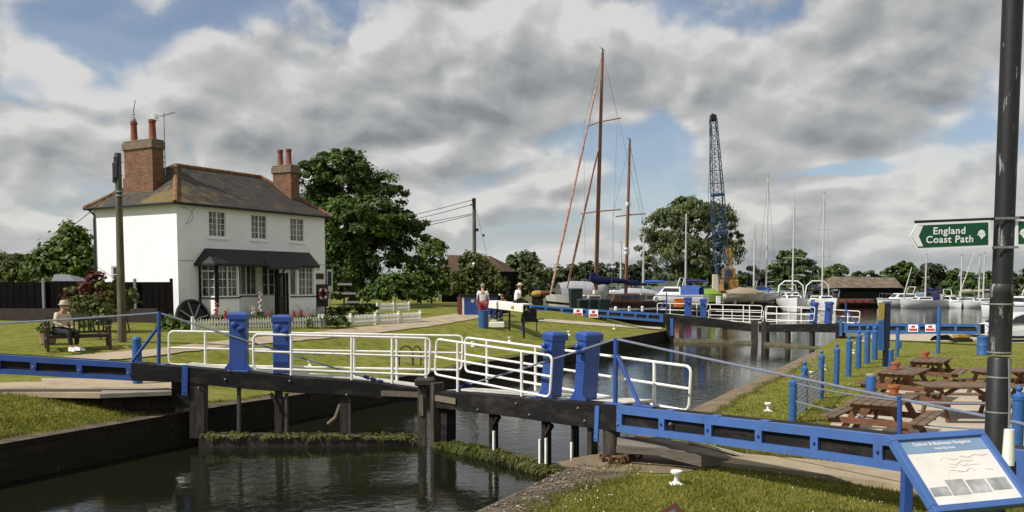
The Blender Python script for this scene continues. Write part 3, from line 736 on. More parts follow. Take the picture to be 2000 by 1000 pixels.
def curtain_glass(name, cur, dark, freq):
    m, nt_, b_ = _nt(name); s = nt_.nodes.new('ShaderNodeTexWave'); s.inputs['Scale'].default_value = freq; s.inputs['Distortion'].default_value = 1.5
    nt_.links.new(_coord(nt_), s.inputs['Vector']); f = _noise(nt_, _coord(nt_), 1.3, 3)
    c = _mixc(nt_, _ramp(nt_, f, [(.42, (0, 0, 0)), (.55, (1, 1, 1))]), dark, _ramp(nt_, s.outputs['Fac'], [(0, tuple(x * .6 for x in cur)), (1, cur)]))
    nt_.links.new(c, b_.inputs['Base Color']); b_.inputs['Roughness'].default_value = .08; b_.inputs['Specular IOR Level'].default_value = .7; return m
CURT = curtain_glass('curtained_glass', (.16, .16, .155), (.012, .013, .015), 4)
CURT2 = curtain_glass('net_glass', (.22, .22, .21), (.05, .05, .05), 5)

fF = lambda u, z, k: V((u, k, z))
up_w = []
for (a, b_, c, d) in [(408, 441, 462, 412), (491, 521, 469, 419), (567, 594, 472, 426)]:
    p, q_ = hf(a, c), hf(b_, d); pm = hf((a + b_) / 2, c); pt = hf((a + b_) / 2, d)
    up_w.append((p.x, q_.x, pm.z, pt.z))
zmid = sum(h[2] for h in up_w) / 3; hh = sum(h[3] - h[2] for h in up_w) / 3
up_w = [(h[0], h[1], zmid, zmid + hh) for h in up_w]
OB = 1.0
b1a, b1b = hf(420, 560, OB).x, hf(467, 560, OB).x
b2a, b2b = hf(537, 560, OB).x, hf(617, 560, OB).x
zs0 = hf(445, 580, OB).z; zs1 = hf(445, 511, OB).z      # bay window heights
wall = MB()
rec = (b1b + .12, b2a - .14)
front_holes = up_w + [(rec[0], rec[1], zs0 + .05, zs1 - .12)]
wall_holes(wall, 0, LF, 0, HE, front_holes, fF)
sw = [(hs(231, 545).y, hs(218, 545).y, hs(222, 552).z, hs(222, 520).z)]
fS = lambda y, z, k: V((k, y, z))
wall_holes(wall, 0, LS, 0, HE, sw, fS)
wall_holes(wall, 0, LF, 0, HE, [], lambda u, z, k: V((u, LS - k, z)))
wall_holes(wall, 0, LS, 0, HE, [], lambda y, z, k: V((LF - k, y, z)))
# bays (white plinth + head) are one skin with the walls
fB = lambda u, z, k: V((u, -OB + k, z))
fBL = lambda y, z, k: V((b1a + k, y, z)); fBL2 = lambda y, z, k: V((b2a + k, y, z))
zt = zs1 + .03
dz1 = 2.02
door_u = (hf(539.5, 560, OB).x, hf(559, 560, OB).x)
side_u = (hf(566.5, 560, OB).x, hf(580, 560, OB).x); bay2_u = (hf(583.5, 560, OB).x, hf(613, 560, OB).x)
bw1 = hf(426, 560, OB).x
wall_holes(wall, b1a, b1b, 0, zt, [(bw1, b1b - .05, zs0, zs1)], fB); wall_holes(wall, -OB, 0, 0, zt, [(-OB + .04, -.06, zs0, zs1)], fBL)
wall.quad((b1b, -OB, 0), (b1b, 0, 0), (b1b, 0, zt), (b1b, -OB, zt))
wall_holes(wall, b2a, b2b, 0, zt, [(door_u[0], door_u[1], .02, dz1 + .1), (side_u[0], side_u[1], zs0, zs1), (bay2_u[0], bay2_u[1], zs0, zs1)], fB)
wall_holes(wall, -OB, 0, 0, zt, [(-OB + .05, -.06, zs0, zs1)], fBL2)
wall.quad((b2b, -OB, 0), (b2b, 0, 0), (b2b, 0, zt), (b2b, -OB, zt))
wall.build('wall', RENDER, house)
for h in up_w: window(*h, fF, 2, 4, leafs=2, glass=CURT)
window(*sw[0], fS, 1, 2, leafs=1)
window(rec[0], rec[1], zs0 + .05, zs1 - .12, fF, 2, 1, leafs=3, glass=CURT2, bw=.03, sill=False)
window(bw1, b1b - .05, zs0, zs1, fB, 2, 4, leafs=2, sill=False, glass=CURT)
window(-OB + .04, -.06, zs0, zs1, fBL, 2, 4, leafs=1, sill=False, transom=3, glass=CURT)
window(side_u[0], side_u[1], zs0, zs1, fB, 1, 1, leafs=1, sill=False, glass=CURT2)
window(bay2_u[0], bay2_u[1], zs0, zs1, fB, 2, 4, leafs=2, sill=False, glass=CURT)
window(-OB + .05, -.06, zs0, zs1, fBL2, 1, 3, leafs=2, sill=False, glass=GLASS)
# black posts and rails that frame the bays
mb = MB()
for u in (b1a + .01, bw1 - .05, b2a + .02): mb.box((u, -OB - .02, zs1 / 2 + .3), (.07, .07, zt - .6))
mb.box((b1a - .02, -.06, zt / 2 + .3), (.06, .08, zt - .6))
mb.box(((b1a + b1b) / 2, -OB - .015, zs0 - .04), (b1b - b1a + .1, .07, .05)); mb.box(((side_u[0] + b2b) / 2, -OB - .015, zs0 - .04), (b2b - side_u[0], .07, .05))
mb.box((b1a - .015, -OB / 2, zs0 - .04), (.07, OB, .05)); mb.box(((rec[0] + rec[1]) / 2, -.02, zs0), (rec[1] - rec[0], .06, .05))
mb.box((door_u[0] - .05, -OB - .02, 1.07), (.08, .09, 2.12)); mb.box((door_u[1] + .05, -OB - .02, 1.07), (.10, .09, 2.12))
mb.build('bay_frame', BLACK, house)
# door
mb = MB(); a, b_ = door_u
mb.box(((a + b_) / 2, -OB + .07, .45), (b_ - a - .02, .05, .86)); 
for x in (a + .05, (a + b_) / 2, b_ - .05): mb.box((x, -OB + .07, 1.49), (.075, .05, 1.22))
for z in (.93, 1.5, 2.06): mb.box(((a + b_) / 2, -OB + .071, z), (b_ - a - .02, .046, .07))
dr = mb.build('door', mat('black_door_paint', (.012, .008, .008), (.008, .006, .006), .4), house)
g_ = MB(); g_.quad((a + .05, -OB + .075, .95), (b_ - .05, -OB + .075, .95), (b_ - .05, -OB + .075, 2.05), (a + .05, -OB + .075, 2.05)); g_.build('pane', GLASS, dr)
h_ = MB(); h_.ball((b_ - .06, -OB + .03, 1.0), .03); h_.build('handle', STEEL, dr)
# canopy
tl, tr = hf(400, 487).x, hf(604, 490).x; zt0 = hf(500, 489).z
ob = 1.34; bl, br = hf(378, 509, 0).x, hf(625, 517, ob).x; zb = hf(500, 516, ob).z
mb = MB(); T_ = [V((tl, .0, zt0)), V((tr, .0, zt0))]; B_ = [V((bl, -ob, zb)), V((br, -ob, zb))]; E_ = [V((bl, 0, zb)), V((br, 0, zb))]
dn = V((0, 0, -.10)); ins = .06
mb.quad(T_[0], T_[1], B_[1], B_[0]); mb.quad(T_[0], B_[0], E_[0]); mb.quad(T_[1], E_[1], B_[1])
for p, q_ in ((E_[0], B_[0]), (B_[0], B_[1]), (B_[1], E_[1])): mb.quad(p, q_, q_ + dn, p + dn)
mb.quad(E_[0] + dn, B_[0] + dn, B_[1] + dn, E_[1] + dn)
# little gabled hood over the porch
gx0, gx1 = (b1b + b2a) / 2 + .2, door_u[1] + .35; gz = zb - .16
mb.hexa([(gx0, -ob - .28, gz - .06), (gx1, -ob - .28, gz - .06), (gx1, -ob + .1, gz), (gx0, -ob + .1, gz)], [(gx0 + .15, -ob - .24, gz + .05), (gx1 - .15, -ob - .24, gz + .05), (gx1 - .15, -ob + .3, gz + .42), (gx0 + .15, -ob + .3, gz + .42)])
mb.build('canopy', mat('black_felt', (.013, .013, .015), (.008, .008, .009), .6, 3, .3, 20), house)
pb = MB(); px_ = b2a - .12
pb.box((px_, -ob + .02, zb / 2 - .08), (.09, .09, zb - .1)); pb.bar((px_, -ob + .02, zb - .75), (px_ + .5, -ob + .02, zb - .14), .06, .06); pb.build('porch_post', BLACK, house)
# main roof
OV = .27
rl = loc(PL(343, 323, C0 + (-HN) * (LS / 2), HN)); RZ = rl.z; ru0 = max(1.3, rl.x); rr_ = loc(PL(509, 346, C0 + (-HN) * (LS / 2), HN)); ru1 = min(LF - 1.2, rr_.x)
ez = HE - .06
e4 = [V((-OV, -OV, ez)), V((LF + OV, -OV, ez)), V((LF + OV, LS + OV, ez)), V((-OV, LS + OV, ez))]
r2 = [V((ru0, LS / 2, RZ)), V((ru1, LS / 2, RZ))]
mb = MB(); mb.quad(e4[0], e4[1], r2[1], r2[0]); mb.quad(e4[2], e4[3], r2[0], r2[1]); mb.quad(e4[3], e4[0], r2[0]); mb.quad(e4[1], e4[2], r2[1]); mb.quad(*[p - V((0, 0, .004)) for p in e4[::-1]])
roof = mb.build('roof', SLATE, house)
mb = MB()
for p, q_ in ((e4[0], r2[0]), (e4[3], r2[0]), (e4[1], r2[1]), (e4[2], r2[1]), (r2[0], r2[1])):
    nseg = max(3, int((q_ - p).length / .34))
    for i in range(nseg):
        a, b_ = p.lerp(q_, i / nseg), p.lerp(q_, (i + .97) / nseg); mb.tube([a + V((0, 0, -.01)), b_ + V((0, 0, .015))], [.115, .10], 8)
mb.build('ridge_tile', RIDGE, roof, smooth=True)
mb = MB()
ge = [p + V((0, 0, -.03)) for p in e4]
for p, q_ in zip(ge, ge[1:] + ge[:1]): mb.tube([p, q_], .065, 8)
mb.tube([ge[3] + V((.12, -.1, 0)), V((.02, LS - .15, ez - .35)), V((-.06, LS - .15, ez - .5)), V((-.06, LS - .15, .1))], .045, 8)
mb.build('gutter', BLACKM, house, smooth=True)
# chimneys
def chimney(u0, u1, y0, y1, z0, ztop, shoulder=None):
    mb = MB(); cx, cy = (u0 + u1) / 2, (y0 + y1) / 2; w_, d_ = u1 - u0, y1 - y0; capz = ztop - .5
    mb.box((cx, cy, (z0 + capz) / 2), (w_, d_, capz - z0))
    if shoulder: mb.box((cx, cy, (z0 + shoulder) / 2), (w_ + .1, d_ + .12, shoulder - z0))
    c = mb.build('chimney', BRICK, house)
    mb = MB()
    for k, (ex, zz, h_) in enumerate(((.05, capz + .035, .07), (.14, capz + .24, .34), (.06, capz + .455, .09))):
        mb.box((cx, cy, zz), (w_ + ex, d_ + ex, h_), bev=.03)
    mb.build('chimney_cap', CAPST, c)
    return c
def pot(c, u, y, z0, h_, r0):
    mb = MB(); mb.lathe((u, y, z0), [(r0 * 1.1, 0), (r0 * 1.1, .06), (r0, .08), (r0 * .86, h_ - .14), (r0 * 1.02, h_ - .12), (r0 * 1.02, h_), (r0 * .75, h_), (r0 * .7, h_ - .1)], 14); return mb.build('chimney_pot', POTM, c, smooth=True)
cu0, cu1 = .62, 1.22
yA, yB = hs(298, 330, cu0).y, hs(243, 330, cu0).y
ctop = hs(270, 273, cu0).z
ch1 = chimney(cu0, cu1, yA, yB, HE, ctop, hs(270, 346, cu0).z)
y1_, y2_ = hs(261, 260, .9).y, hs(297, 260, .9).y
hpot = hs(261, 237, .9).z - ctop
p1 = pot(ch1, .92, y1_, ctop - .02, hpot, .155); p2 = pot(ch1, .92, y2_, ctop - .02, hpot * .98, .165)
mb = MB(); zt_ = ctop + hpot; tp = hs(264, 196, .92)
mb.lathe((.92, y1_, zt_ - .02), [(.12, 0), (.12, .1), (.05, .18), (.01, .2)], 10); mb.tube([(.92, y1_, zt_ + .1), (.92, y1_, zt_ + .45), (.92, tp.y, tp.z)], [.03, .025, .02], 6); mb.tube([(.92, y1_ + .22, zt_ + .22), (.92, y1_ - .16, zt_ + .16)], .02, 5)
mb.ball((.92, y1_ - .03, zt_ + .33), .045); mb.build('pot_cowl', STEEL, p1)
# television aerial
ay = yA - .1; mb = MB(); A0 = V((cu1 + .1, hs(322, 300, cu1 + .1).y, ctop - 1.6)); A1 = V((A0.x, A0.y, hs(322, 220, cu1 + .1).z))
mb.tube([A0, A1], .022, 6)
for k in range(4): mb.bar(A0 + V((0, 0, .1 + .25 * k)), V((cu1, A0.y + .12, A0.z + .1 + .25 * k)), .03, .03)
ad_ = V((.1, -1, .14)).normalized(); bc = A1 - V((0, 0, .12))
mb.tube([bc - ad_ * .52, bc + ad_ * .68], .014, 5)
for k in range(9):
    q_ = bc + ad_ * (-.12 + .09 * k); mb.tube([q_ - V((.12, .02, 0)), q_ + V((.12, .02, 0))], .007, 4)
for z in (-.12, -.04, .04, .12):
    q_ = bc - ad_ * .45 + V((0, 0, z)); mb.tube([q_ - V((.16, .02, 0)), q_ + V((.16, .02, 0))], .012, 4)
mb.tube([bc - ad_ * .45 - V((0, 0, .13)), bc - ad_ * .45 + V((0, 0, .13))], .012, 4); mb.build('aerial', STEEL, house)
vu = hf(548, 330, -LS / 2 + .4)
def hy(px, py, y): return loc(PL(px, py, C0 - HN * y, HN))
a, b_ = hy(533, 340, 2.0).x, hy(568, 340, 2.0).x
yb = hs(583, 340, b_).y; 
ux = hy(552, 340, 2.6).x
w2 = .62
cs_ = [hs(p_, 340, 7.9).y for p_ in (533, 568)]
ct2 = hs(550, 322, 7.9).z
ch2 = chimney(7.9, 8.5, cs_[1], cs_[0], HE, ct2)
for p_ in (547.5, 564): pot(ch2, 8.2, hs(p_, 310, 8.2).y, ct2 - .02, hs(548, 292, 8.2).z - ct2, .15)
# cable on the front wall, plaque and house number
mb = MB(); pts_ = [hf(352, 404, .015)] + [hf(352 + 26 * math.sin(t), 404 + 36 * (1 - math.cos(t)) / 2 * 1.0, .015) for t in (0.5, 1.0, 1.6, 2.2, 2.7)] + [hf(384, 398, .015)]
mb.tube(pts_, .008, 4); mb.tube([hf(351, 509, .012), hf(378, 509, .012)], .01, 4); mb.tube([hf(610, 517, .012), hf(636, 517, .012)], .01, 4); mb.build('wall_cable', mat('grey_cable', (.22, .21, .2), (.15, .15, .14)), house)
def plate(px0, px1, py0, py1, off, th):
    p, q_ = hf(px0, (py0 + py1) / 2, off), hf(px1, (py0 + py1) / 2, off); z0, z1 = hf((px0 + px1) / 2, py1, off).z, hf((px0 + px1) / 2, py0, off).z
    mb = MB(); mb.box(((p.x + q_.x) / 2, -off, (z0 + z1) / 2), (q_.x - p.x, th, z1 - z0)); return mb
plate(617, 632, 534, 545, .03, .04).build('plaque', mat('dark_plaque', (.05, .028, .02)), house)
plate(619, 624, 520, 527, .03, .04).build('number_plate', mat('pale_plate', (.5, .5, .48)), house)

# lifebuoy on its board
wb = lambda l: C0 + HU * l.x - HN * l.y + V((0, 0, l.z))
c_ = wb(hf(628, 577, .30)); 
T = thing('lifebuoy_board', 'black notice board with red and white lifebuoy by the cottage corner', 'lifebuoy board', (c_.x, c_.y, 1.35))
rt, upv = HU, V((0, 0, 1))
bw_, bh_ = .92, 1.15
zc = c_.z
mb = MB(); Mx = Matrix((HU, -HN, V((0, 0, 1)))).transposed()
mb.box(c_, (bw_, .05, bh_), Mx); mb.build('board', mat('board_black', (.016, .008, .008), (.01, .006, .006), .6), T)
mb = MB()
for s_ in (-1, 1): mb.box(c_ + HU * s_ * .36 - V((0, 0, .4)) - HN * .05, (.07, .06, 1.75), Mx)
mb.build('post', BLACK, T)
rc = c_ + HN * .085 + V((0, 0, .08)); 
def ringseg(t0, t1, R0=.27, r=.065, n=7):
    mb = MB(); pts_ = [rc + HU * math.cos(t) * R0 + upv * math.sin(t) * R0 for t in np.linspace(t0, t1, n)]; mb.tube(pts_, r, 8); return mb
ring = MB()
for k in range(4):
    q_ = ringseg(k * math.pi / 2 + .5, k * math.pi / 2 + 1.1); ring.add(q_.v, q_.f)
lb = ring.build('lifebuoy', WHITEB, T, smooth=True)
ring = MB()
for k in range(4):
    q_ = ringseg(k * math.pi / 2 + 1.1, k * math.pi / 2 + .5 + math.pi / 2); ring.add(q_.v, q_.f)
ring.build('red_band', RED, lb, smooth=True)
# framed notice on a post, and a post with three white boards
c_ = wb(hf(644, 548, .2)) ; 
T = thing('notice_board', 'narrow white framed notice board at the far corner of the cottage', 'notice board', (c_.x, c_.y, 1.35))
mb = MB(); mb.box((c_.x, c_.y, c_.z), (.30, .05, 1.15)); mb.build('frame', WHITE, T); mb = MB(); mb.box((c_.x, c_.y - .03, c_.z + .1), (.2, .02, .75)); mb.build('panel', mat('dark_print', (.05, .06, .08)), T)
mb = MB(); mb.box((c_.x, c_.y + .04, (c_.z + 1.3) / 2), (.07, .04, c_.z - 1.3)); mb.build('post', WHITE, T)
b0 = Gt(672, 612); 
T = thing('finger_post', 'dark post carrying three white boards between cottage and tree', 'post', b0)
mb = MB(); mb.tube([b0 - V((0, 0, .1)), P(672, 545, b0.y)], .05, 8); mb.build('post', RUST, T)
for (x0, x1, y) in ((659, 687, 555), (668, 695, 573), (676, 702, 590)):
    mb = MB(); mb.bar(P(x0, y, b0.y - .07), P(x1, y, b0.y - .07), .05, .12); mb.build('board', WHITEB, T)

# mill wheel leaning by the bay
c_ = wb(hf(378, 624, .75)); rw = .84
T = thing('mill_wheel', 'large black spoked iron wheel standing against the cottage front', 'wheel', (c_.x, c_.y, 1.25))
tilt = (HN * .25 + upv * .97).normalized() * -1; tilt = (upv * .97 - HN * .22).normalized(); ax_ = HU.cross(tilt)
mb = MB(); ring = [c_ + HU * math.cos(t) * rw + tilt * math.sin(t) * rw for t in np.linspace(0, 2 * math.pi, 33)]
for i in range(32): mb.bar(ring[i], ring[i + 1], .13, .10, up=(ring[i] - c_))
mb.build('rim', BLACKM, T)
for k in range(8):
    t = k * math.pi / 4 + .2; mb = MB(); mb.bar(c_ + (HU * math.cos(t) + tilt * math.sin(t)) * .1, c_ + (HU * math.cos(t) + tilt * math.sin(t)) * (rw - .04), .05, .10, up=ax_); mb.build('spoke', STEEL, T)
mb = MB(); mb.lathe(c_ - ax_ * .07, [(.05, 0), (rw - .03, 0), (rw - .03, .02), (.05, .02)], 28, ax_); mb.build('backing_disc', mat('dark_backing', (.022, .022, .02), (.010, .010, .009), .8, 4), T)  # dark disc added behind the spokes so the wheel reads dark inside
mb = MB(); mb.lathe(c_ - ax_ * .1, [(.14, 0), (.16, .05), (.16, .15), (.14, .2)], 14, ax_); mb.build('hub', BLACKM, T, smooth=True)

# white picket fences
def picket_fence(label, pts_px, h_, posts):
    wp = [Gt(*q_) for q_ in pts_px]; T = thing('picket_fence', label, 'fence', wp[0], group='white picket fences round the cottage garden')
    for i, (a, b_) in enumerate(zip(wp, wp[1:])):
        L = (b_ - a).length; nb = max(1, round(L / 1.7)); d = (b_ - a).normalized(); nrm = V((d.y, -d.x, 0)).normalized()
        for k in range(nb + 1):
            if k == nb and i < len(wp) - 2: continue
            p = a.lerp(b_, k / nb); mb = MB(); mb.box(p + V((0, 0, h_ * .5)) - nrm * .05, (.09, .09, h_ + .10), Matrix.Rotation(math.atan2(d.y, d.x), 3, 'Z')); mb.box(p + V((0, 0, h_ + .07)) - nrm * .05, (.12, .12, .03)); mb.build('post', WHITE, T)
        for k in range(nb):
            p, q_ = a.lerp(b_, k / nb), a.lerp(b_, (k + 1) / nb); mb = MB(); n_ = max(2, int((q_ - p).length / .105))
            for zz in (.16, h_ - .13): mb.bar(p + V((0, 0, zz)), q_ + V((0, 0, zz)), .025, .05)
            for j in range(n_):
                c = p.lerp(q_, (j + .5) / n_) + nrm * .025; w_ = d * .030; z0, z1, z2 = V((0, 0, .04)), V((0, 0, h_ - .06)), V((0, 0, h_ + random.uniform(-.012, .012)))
                mb.extrude([c - w_ + z0, c + w_ + z0, c + w_ + z1, c + z2, c - w_ + z1], nrm * .018)
            mb.build('picket_panel', WHITE, T)
    return T
picket_fence('white picket fence under the cottage bay windows, left of its gap', [(378, 648), (470, 645.5), (552, 643), (625, 641)], .47, 4)
picket_fence('white picket fence running beside the path, right of its gap', [(633, 640.5), (735, 634), (822, 628.5)], .47, 4)
picket_fence('short far run of white picket fence on the cottage lawn', [(738, 609), (800, 606.5)], .5, 2)

# black close boarded fence
T = thing('boarded_fence', 'black close boarded fence joining the left side of the cottage', 'fence', (-20, 37.2, 1.3))
xs = [-34, -31, -28, -25.1, -22.3, -19.95, -18.1, -16.05, -14.5]; BLK = mat('black_fence_board', (.0075, .0065, .006), (.004, .0036, .0035), .9, 2, .4, 12, stretch=(6, 6, .5), spec=.1)
for a, b_ in zip(xs, xs[1:]):
    mb = MB(); n_ = int((b_ - a) / .14)
    for k in range(n_):
        x0 = a + (b_ - a) * k / n_; mb.box((x0 + .07, 37.2 + .012 * (k % 2), 2.13), ((b_ - a) / n_ - .002, .02, 1.84))
    mb.build('fence_panel', BLK, T)
for i, x in enumerate(xs):
    mb = MB(); mb.box((x, 37.13, 2.2), (.11, .10, 2.0), bev=.02); mb.build('post', mat('fence_post_grey', (.24, .25, .28), (.17, .18, .2)) if i in (5, 7) else BLK, T)
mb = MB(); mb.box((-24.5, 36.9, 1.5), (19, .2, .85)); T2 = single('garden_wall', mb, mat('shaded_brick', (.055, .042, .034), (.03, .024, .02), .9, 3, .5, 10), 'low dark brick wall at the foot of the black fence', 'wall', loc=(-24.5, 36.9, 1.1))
# grey shed roof showing over the fence
T = thing('garden_shed', 'small grey pitched shed roof showing over the black fence', 'shed', P(122, 560, 40))
mb = MB(); a = P(100, 549, 40); b_ = P(146, 549, 40); r0, r1 = P(106, 536, 40.8), P(134, 536, 40.8)
mb.quad(a, b_, r1, r0); mb.quad(a + V((0, 2, 0)), b_ + V((0, 2, 0)), r1, r0); mb.quad(a, r0, a + V((0, 2, 0))); mb.quad(b_, b_ + V((0, 2, 0)), r1); mb.build('roof', mat('grey_felt', (.17, .175, .19), (.12, .125, .14), .8), T)
mb = MB(); mb.box(((a.x + b_.x) / 2, 41, (a.z + 1.3) / 2), (b_.x - a.x - .1, 1.8, a.z - 1.3)); mb.build('wall', BLK, T)

# telegraph poles and wires
def pole(label, base, top, r0, r1, group=None):
    T = thing('telegraph_pole', label, 'telegraph pole', base)
    mb = MB(); k = [base.lerp(top, t) for t in (-.01, .25, .5, .75, 1)]; mb.tube(k, [r0 * 1.05, r0 * .98, (r0 + r1) / 2, r1 * 1.05, r1], 12); mb.build('pole', OLDPOLE, T, smooth=True); return T
pb_ = Gt(239, 668); pt_ = P(230, 299, pb_.y); T = pole('leaning timber telegraph pole in front of the cottage side wall', pb_, pt_, .125, .095)
mb = MB(); d_ = (pt_ - pb_).normalized()
k_ = P(226, 333, pb_.y - .08); mb.box(k_, (.16, .14, .5), bev=.03); mb.box(P(228, 312, pb_.y - .05), (.15, .14, .22), bev=.03); mb.box(P(224, 352, pb_.y - .05), (.1, .12, .16), bev=.02); mb.build('junction_box', mat('pole_box', (.02, .028, .024), (.012, .016, .014)), T)
mb = MB(); mb.tube([P(234, 318, pb_.y), P(243, 316, pb_.y - .1)], .012, 5); mb.tube([P(232, 340, pb_.y), P(240, 343, pb_.y - .1)], .012, 5)
for y in (376, 384): mb.lathe(P(234, y, pb_.y), [(.135, 0), (.135, .05)], 12)
mb.build('bracket', STEEL, T)
p2b = P(927, 600, 66); p2b.z = 1.2; p2t = P(926, 387, 66); T = pole('distant telegraph pole rising behind the flowering elder bush', p2b, p2t, .15, .13)
mb = MB(); mb.box(P(931, 449, 65.8), (.3, .2, .22)); mb.box(P(925, 392, 65.8), (.25, .2, .3)); mb.box(P(923, 400, 65.8), (.35, .12, .1)); mb.build('fitting', BLACKM, T)
for i, (y0, y1_, lb_) in enumerate(((390, 452, 'topmost'), (399, 461, 'second'), (417, 456, 'third'), (419, 474, 'lowest'))):
    mb = MB(); mb.tube(sag(P(924, y0, 66), P(590, y1_ + 8, 73), .25, 12), .022, 5); single('overhead_wire', mb, BLACKM, lb_ + ' overhead wire from the distant telegraph pole to the big tree', 'wire', loc=P(924, y0, 66), group=None)
mb = MB(); mb.tube([P(927, 398, 66), P(944, 470, 64), P(954, 508, 63)], .02, 5); mb.lathe(P(944.5, 462, 64.2), [(.06, 0), (.09, .1), (.06, .2)], 8); single('stay_wire', mb, BLACKM, 'thin stay wire with insulator running down right of the distant pole', 'wire', loc=P(927, 398, 66))
mb = MB(); mb.tube(sag(pb_.lerp(pt_, .82) , P(20, 495, 70), .6, 14), .014, 5); mb.tube
single('service_wire', mb, BLACKM, 'single thin wire running left from the leaning telegraph pole', 'wire', loc=pb_)
# ------------------------------------------------------------------ people
def grow(name, joints, edges, m_, parent, sub=2):
    names = list(joints); me = bpy.data.meshes.new('t')
    me.from_pydata([joints[n][:3] for n in names], [(names.index(a), names.index(b_)) for a, b_ in edges], [])
    o = bpy.data.objects.new('t', me); COL.objects.link(o)
    md = o.modifiers.new('s', 'SKIN'); md.use_smooth_shade = True
    if not me.skin_vertices: pass
    for i, n in enumerate(names):
        r = joints[n][3]; r = r if isinstance(r, tuple) else (r, r); me.skin_vertices[0].data[i].radius = r
    me.skin_vertices[0].data[0].use_root = True
    o.modifiers.new('u', 'SUBSURF').levels = sub
    dg = bpy.context.evaluated_depsgraph_get(); dg.update(); m2 = bpy.data.meshes.new_from_object(o.evaluated_get(dg))
    bpy.data.objects.remove(o); bpy.data.meshes.remove(me)
    m2.materials.clear(); m2.materials.append(m_); m2.name = name
    ob = bpy.data.objects.new(name, m2); COL.objects.link(ob); ob.parent = parent; OFF[ob.name] = V((0, 0, 0)); return ob
def person(label, loc_, rotz, sit, top, bottom, hat=None, hair=None, shoes=WHITEB, shorts=False, h=1.0, lean=0.0):
    T = thing('person', label, 'person', loc_, rotz); T.scale = (h, h, h)
    J = {}
    if not sit:
        J.update(pel=(0, 0, .97, (.15, .11)), bel=(0, .01, 1.12, (.145, .11)), che=(0, -.01, 1.32, (.17, .12)), nek=(0, -.01, 1.50, .058), hd0=(0, .02, 1.60, (.075, .09)), hd1=(0, .02, 1.69, (.078, .095)), hd2=(0, .0, 1.755, .05), nose=(0, .125, 1.63, .014))
        for s_, n in ((-1, 'l'), (1, 'r')):
            J.update({'sh' + n: (s_ * .18, -.01, 1.43, .065), 'el' + n: (s_ * .25, -.05, 1.15, .043), 'wr' + n: (s_ * .25, .06, .92, .028), 'pa' + n: (s_ * .25, .09, .86, (.020, .038)),
                      'hi' + n: (s_ * .09, 0, .92, .095), 'kn' + n: (s_ * .11, .02, .50, .058), 'an' + n: (s_ * .12, -.01, .09, .042), 'to' + n: (s_ * .14, .15, .045, (.045, .035))})
    else:
        J.update(pel=(0, 0, .57, (.16, .13)), bel=(0, -.01, .72, (.155, .125)), che=(0, .0 + lean * .5, .93, (.175, .125)), nek=(0, .02 + lean, 1.11, .058), hd0=(0, .06 + lean, 1.20, (.075, .09)), hd1=(0, .06 + lean, 1.29, (.078, .095)), hd2=(0, .04 + lean, 1.355, .05), nose=(0, .165 + lean, 1.235, .014))
        for s_, n in ((-1, 'l'), (1, 'r')):
            J.update({'sh' + n: (s_ * .18, lean * .8, 1.04, .065), 'el' + n: (s_ * .25, .04 + lean * .5, .79, .043), 'wr' + n: (s_ * .11, .26, .70, .028), 'pa' + n: (s_ * .07, .33, .68, (.022, .036)),
                      'hi' + n: (s_ * .10, .04, .55, .10), 'kn' + n: (s_ * .13, .46, .53, .066), 'an' + n: (s_ * .13, .47 + (.06 if s_ > 0 else -.04), .09, .042), 'to' + n: (s_ * .15, .64, .045, (.045, .035))})
    E = [('pel', 'bel'), ('bel', 'che'), ('che', 'nek'), ('nek', 'hd0'), ('hd0', 'hd1'), ('hd1', 'hd2'), ('hd0', 'nose')]
    for n in 'lr':
        E += [('che', 'sh' + n), ('sh' + n, 'el' + n), ('el' + n, 'wr' + n), ('wr' + n, 'pa' + n), ('pel', 'hi' + n), ('hi' + n, 'kn' + n), ('kn' + n, 'an' + n), ('an' + n, 'to' + n)]
        px_, py_, pz_ = J['pa' + n][:3]; s_ = -1 if n == 'l' else 1
        dn = V((0, .35, -1)).normalized() if not sit else V((-s_ * .55, .6, -.35)).normalized(); sd_ = V((0, 1, .35)).normalized() if not sit else V((s_ * .5, .5, .1)).normalized()
        for k, (o_, l_) in enumerate(((-.026, .062), (-.009, .075), (.009, .07), (.026, .055))):
            a_ = V((px_, py_, pz_)) + sd_ * o_ + dn * .045; b2 = a_ + dn * l_ * .6 - V((s_ * .012, 0, 0)); 
            J['f%d%s' % (k, n)] = (*a_, .010); J['g%d%s' % (k, n)] = (*b2, .008); E += [('pa' + n, 'f%d%s' % (k, n)), ('f%d%s' % (k, n), 'g%d%s' % (k, n))]
        a_ = V((px_, py_, pz_)) + sd_ * .045 + dn * .01; b2 = a_ + (sd_ * .5 + dn).normalized() * .035
        J['t0' + n] = (*a_, .011); J['t1' + n] = (*b2, .009); E += [('pa' + n, 't0' + n), ('t0' + n, 't1' + n)]
    body = grow('body', J, E, SKIN, T)
    fat = lambda k, n: (*J[n][:3], tuple(x + k for x in J[n][3]) if isinstance(J[n][3], tuple) else J[n][3] + k)
    tj = {n: fat(.022, n) for n in ('pel', 'bel', 'che', 'shl', 'shr')}; tj['nk'] = (*(V(J['che'][:3]).lerp(V(J['nek'][:3]), .62)), .075)
    full = top is JACKET
    for n in 'lr': 
        tj['m' + n] = (*V(J['sh' + n][:3]).lerp(V(J['el' + n][:3]), 1.0 if full else .62), .066 if full else .068)
        if full: tj['w' + n] = (*V(J['el' + n][:3]).lerp(V(J['wr' + n][:3]), .85), .045)
    te = [('pel', 'bel'), ('bel', 'che'), ('che', 'nk'), ('che', 'shl'), ('che', 'shr'), ('shl', 'ml'), ('shr', 'mr')] + ([('ml', 'wl'), ('mr', 'wr')] if full else [])
    grow('top', tj, te, top, T)
    bj = {n: fat(.026, n) for n in ('pel', 'hil', 'hir')}; be = [('pel', 'hil'), ('pel', 'hir')]
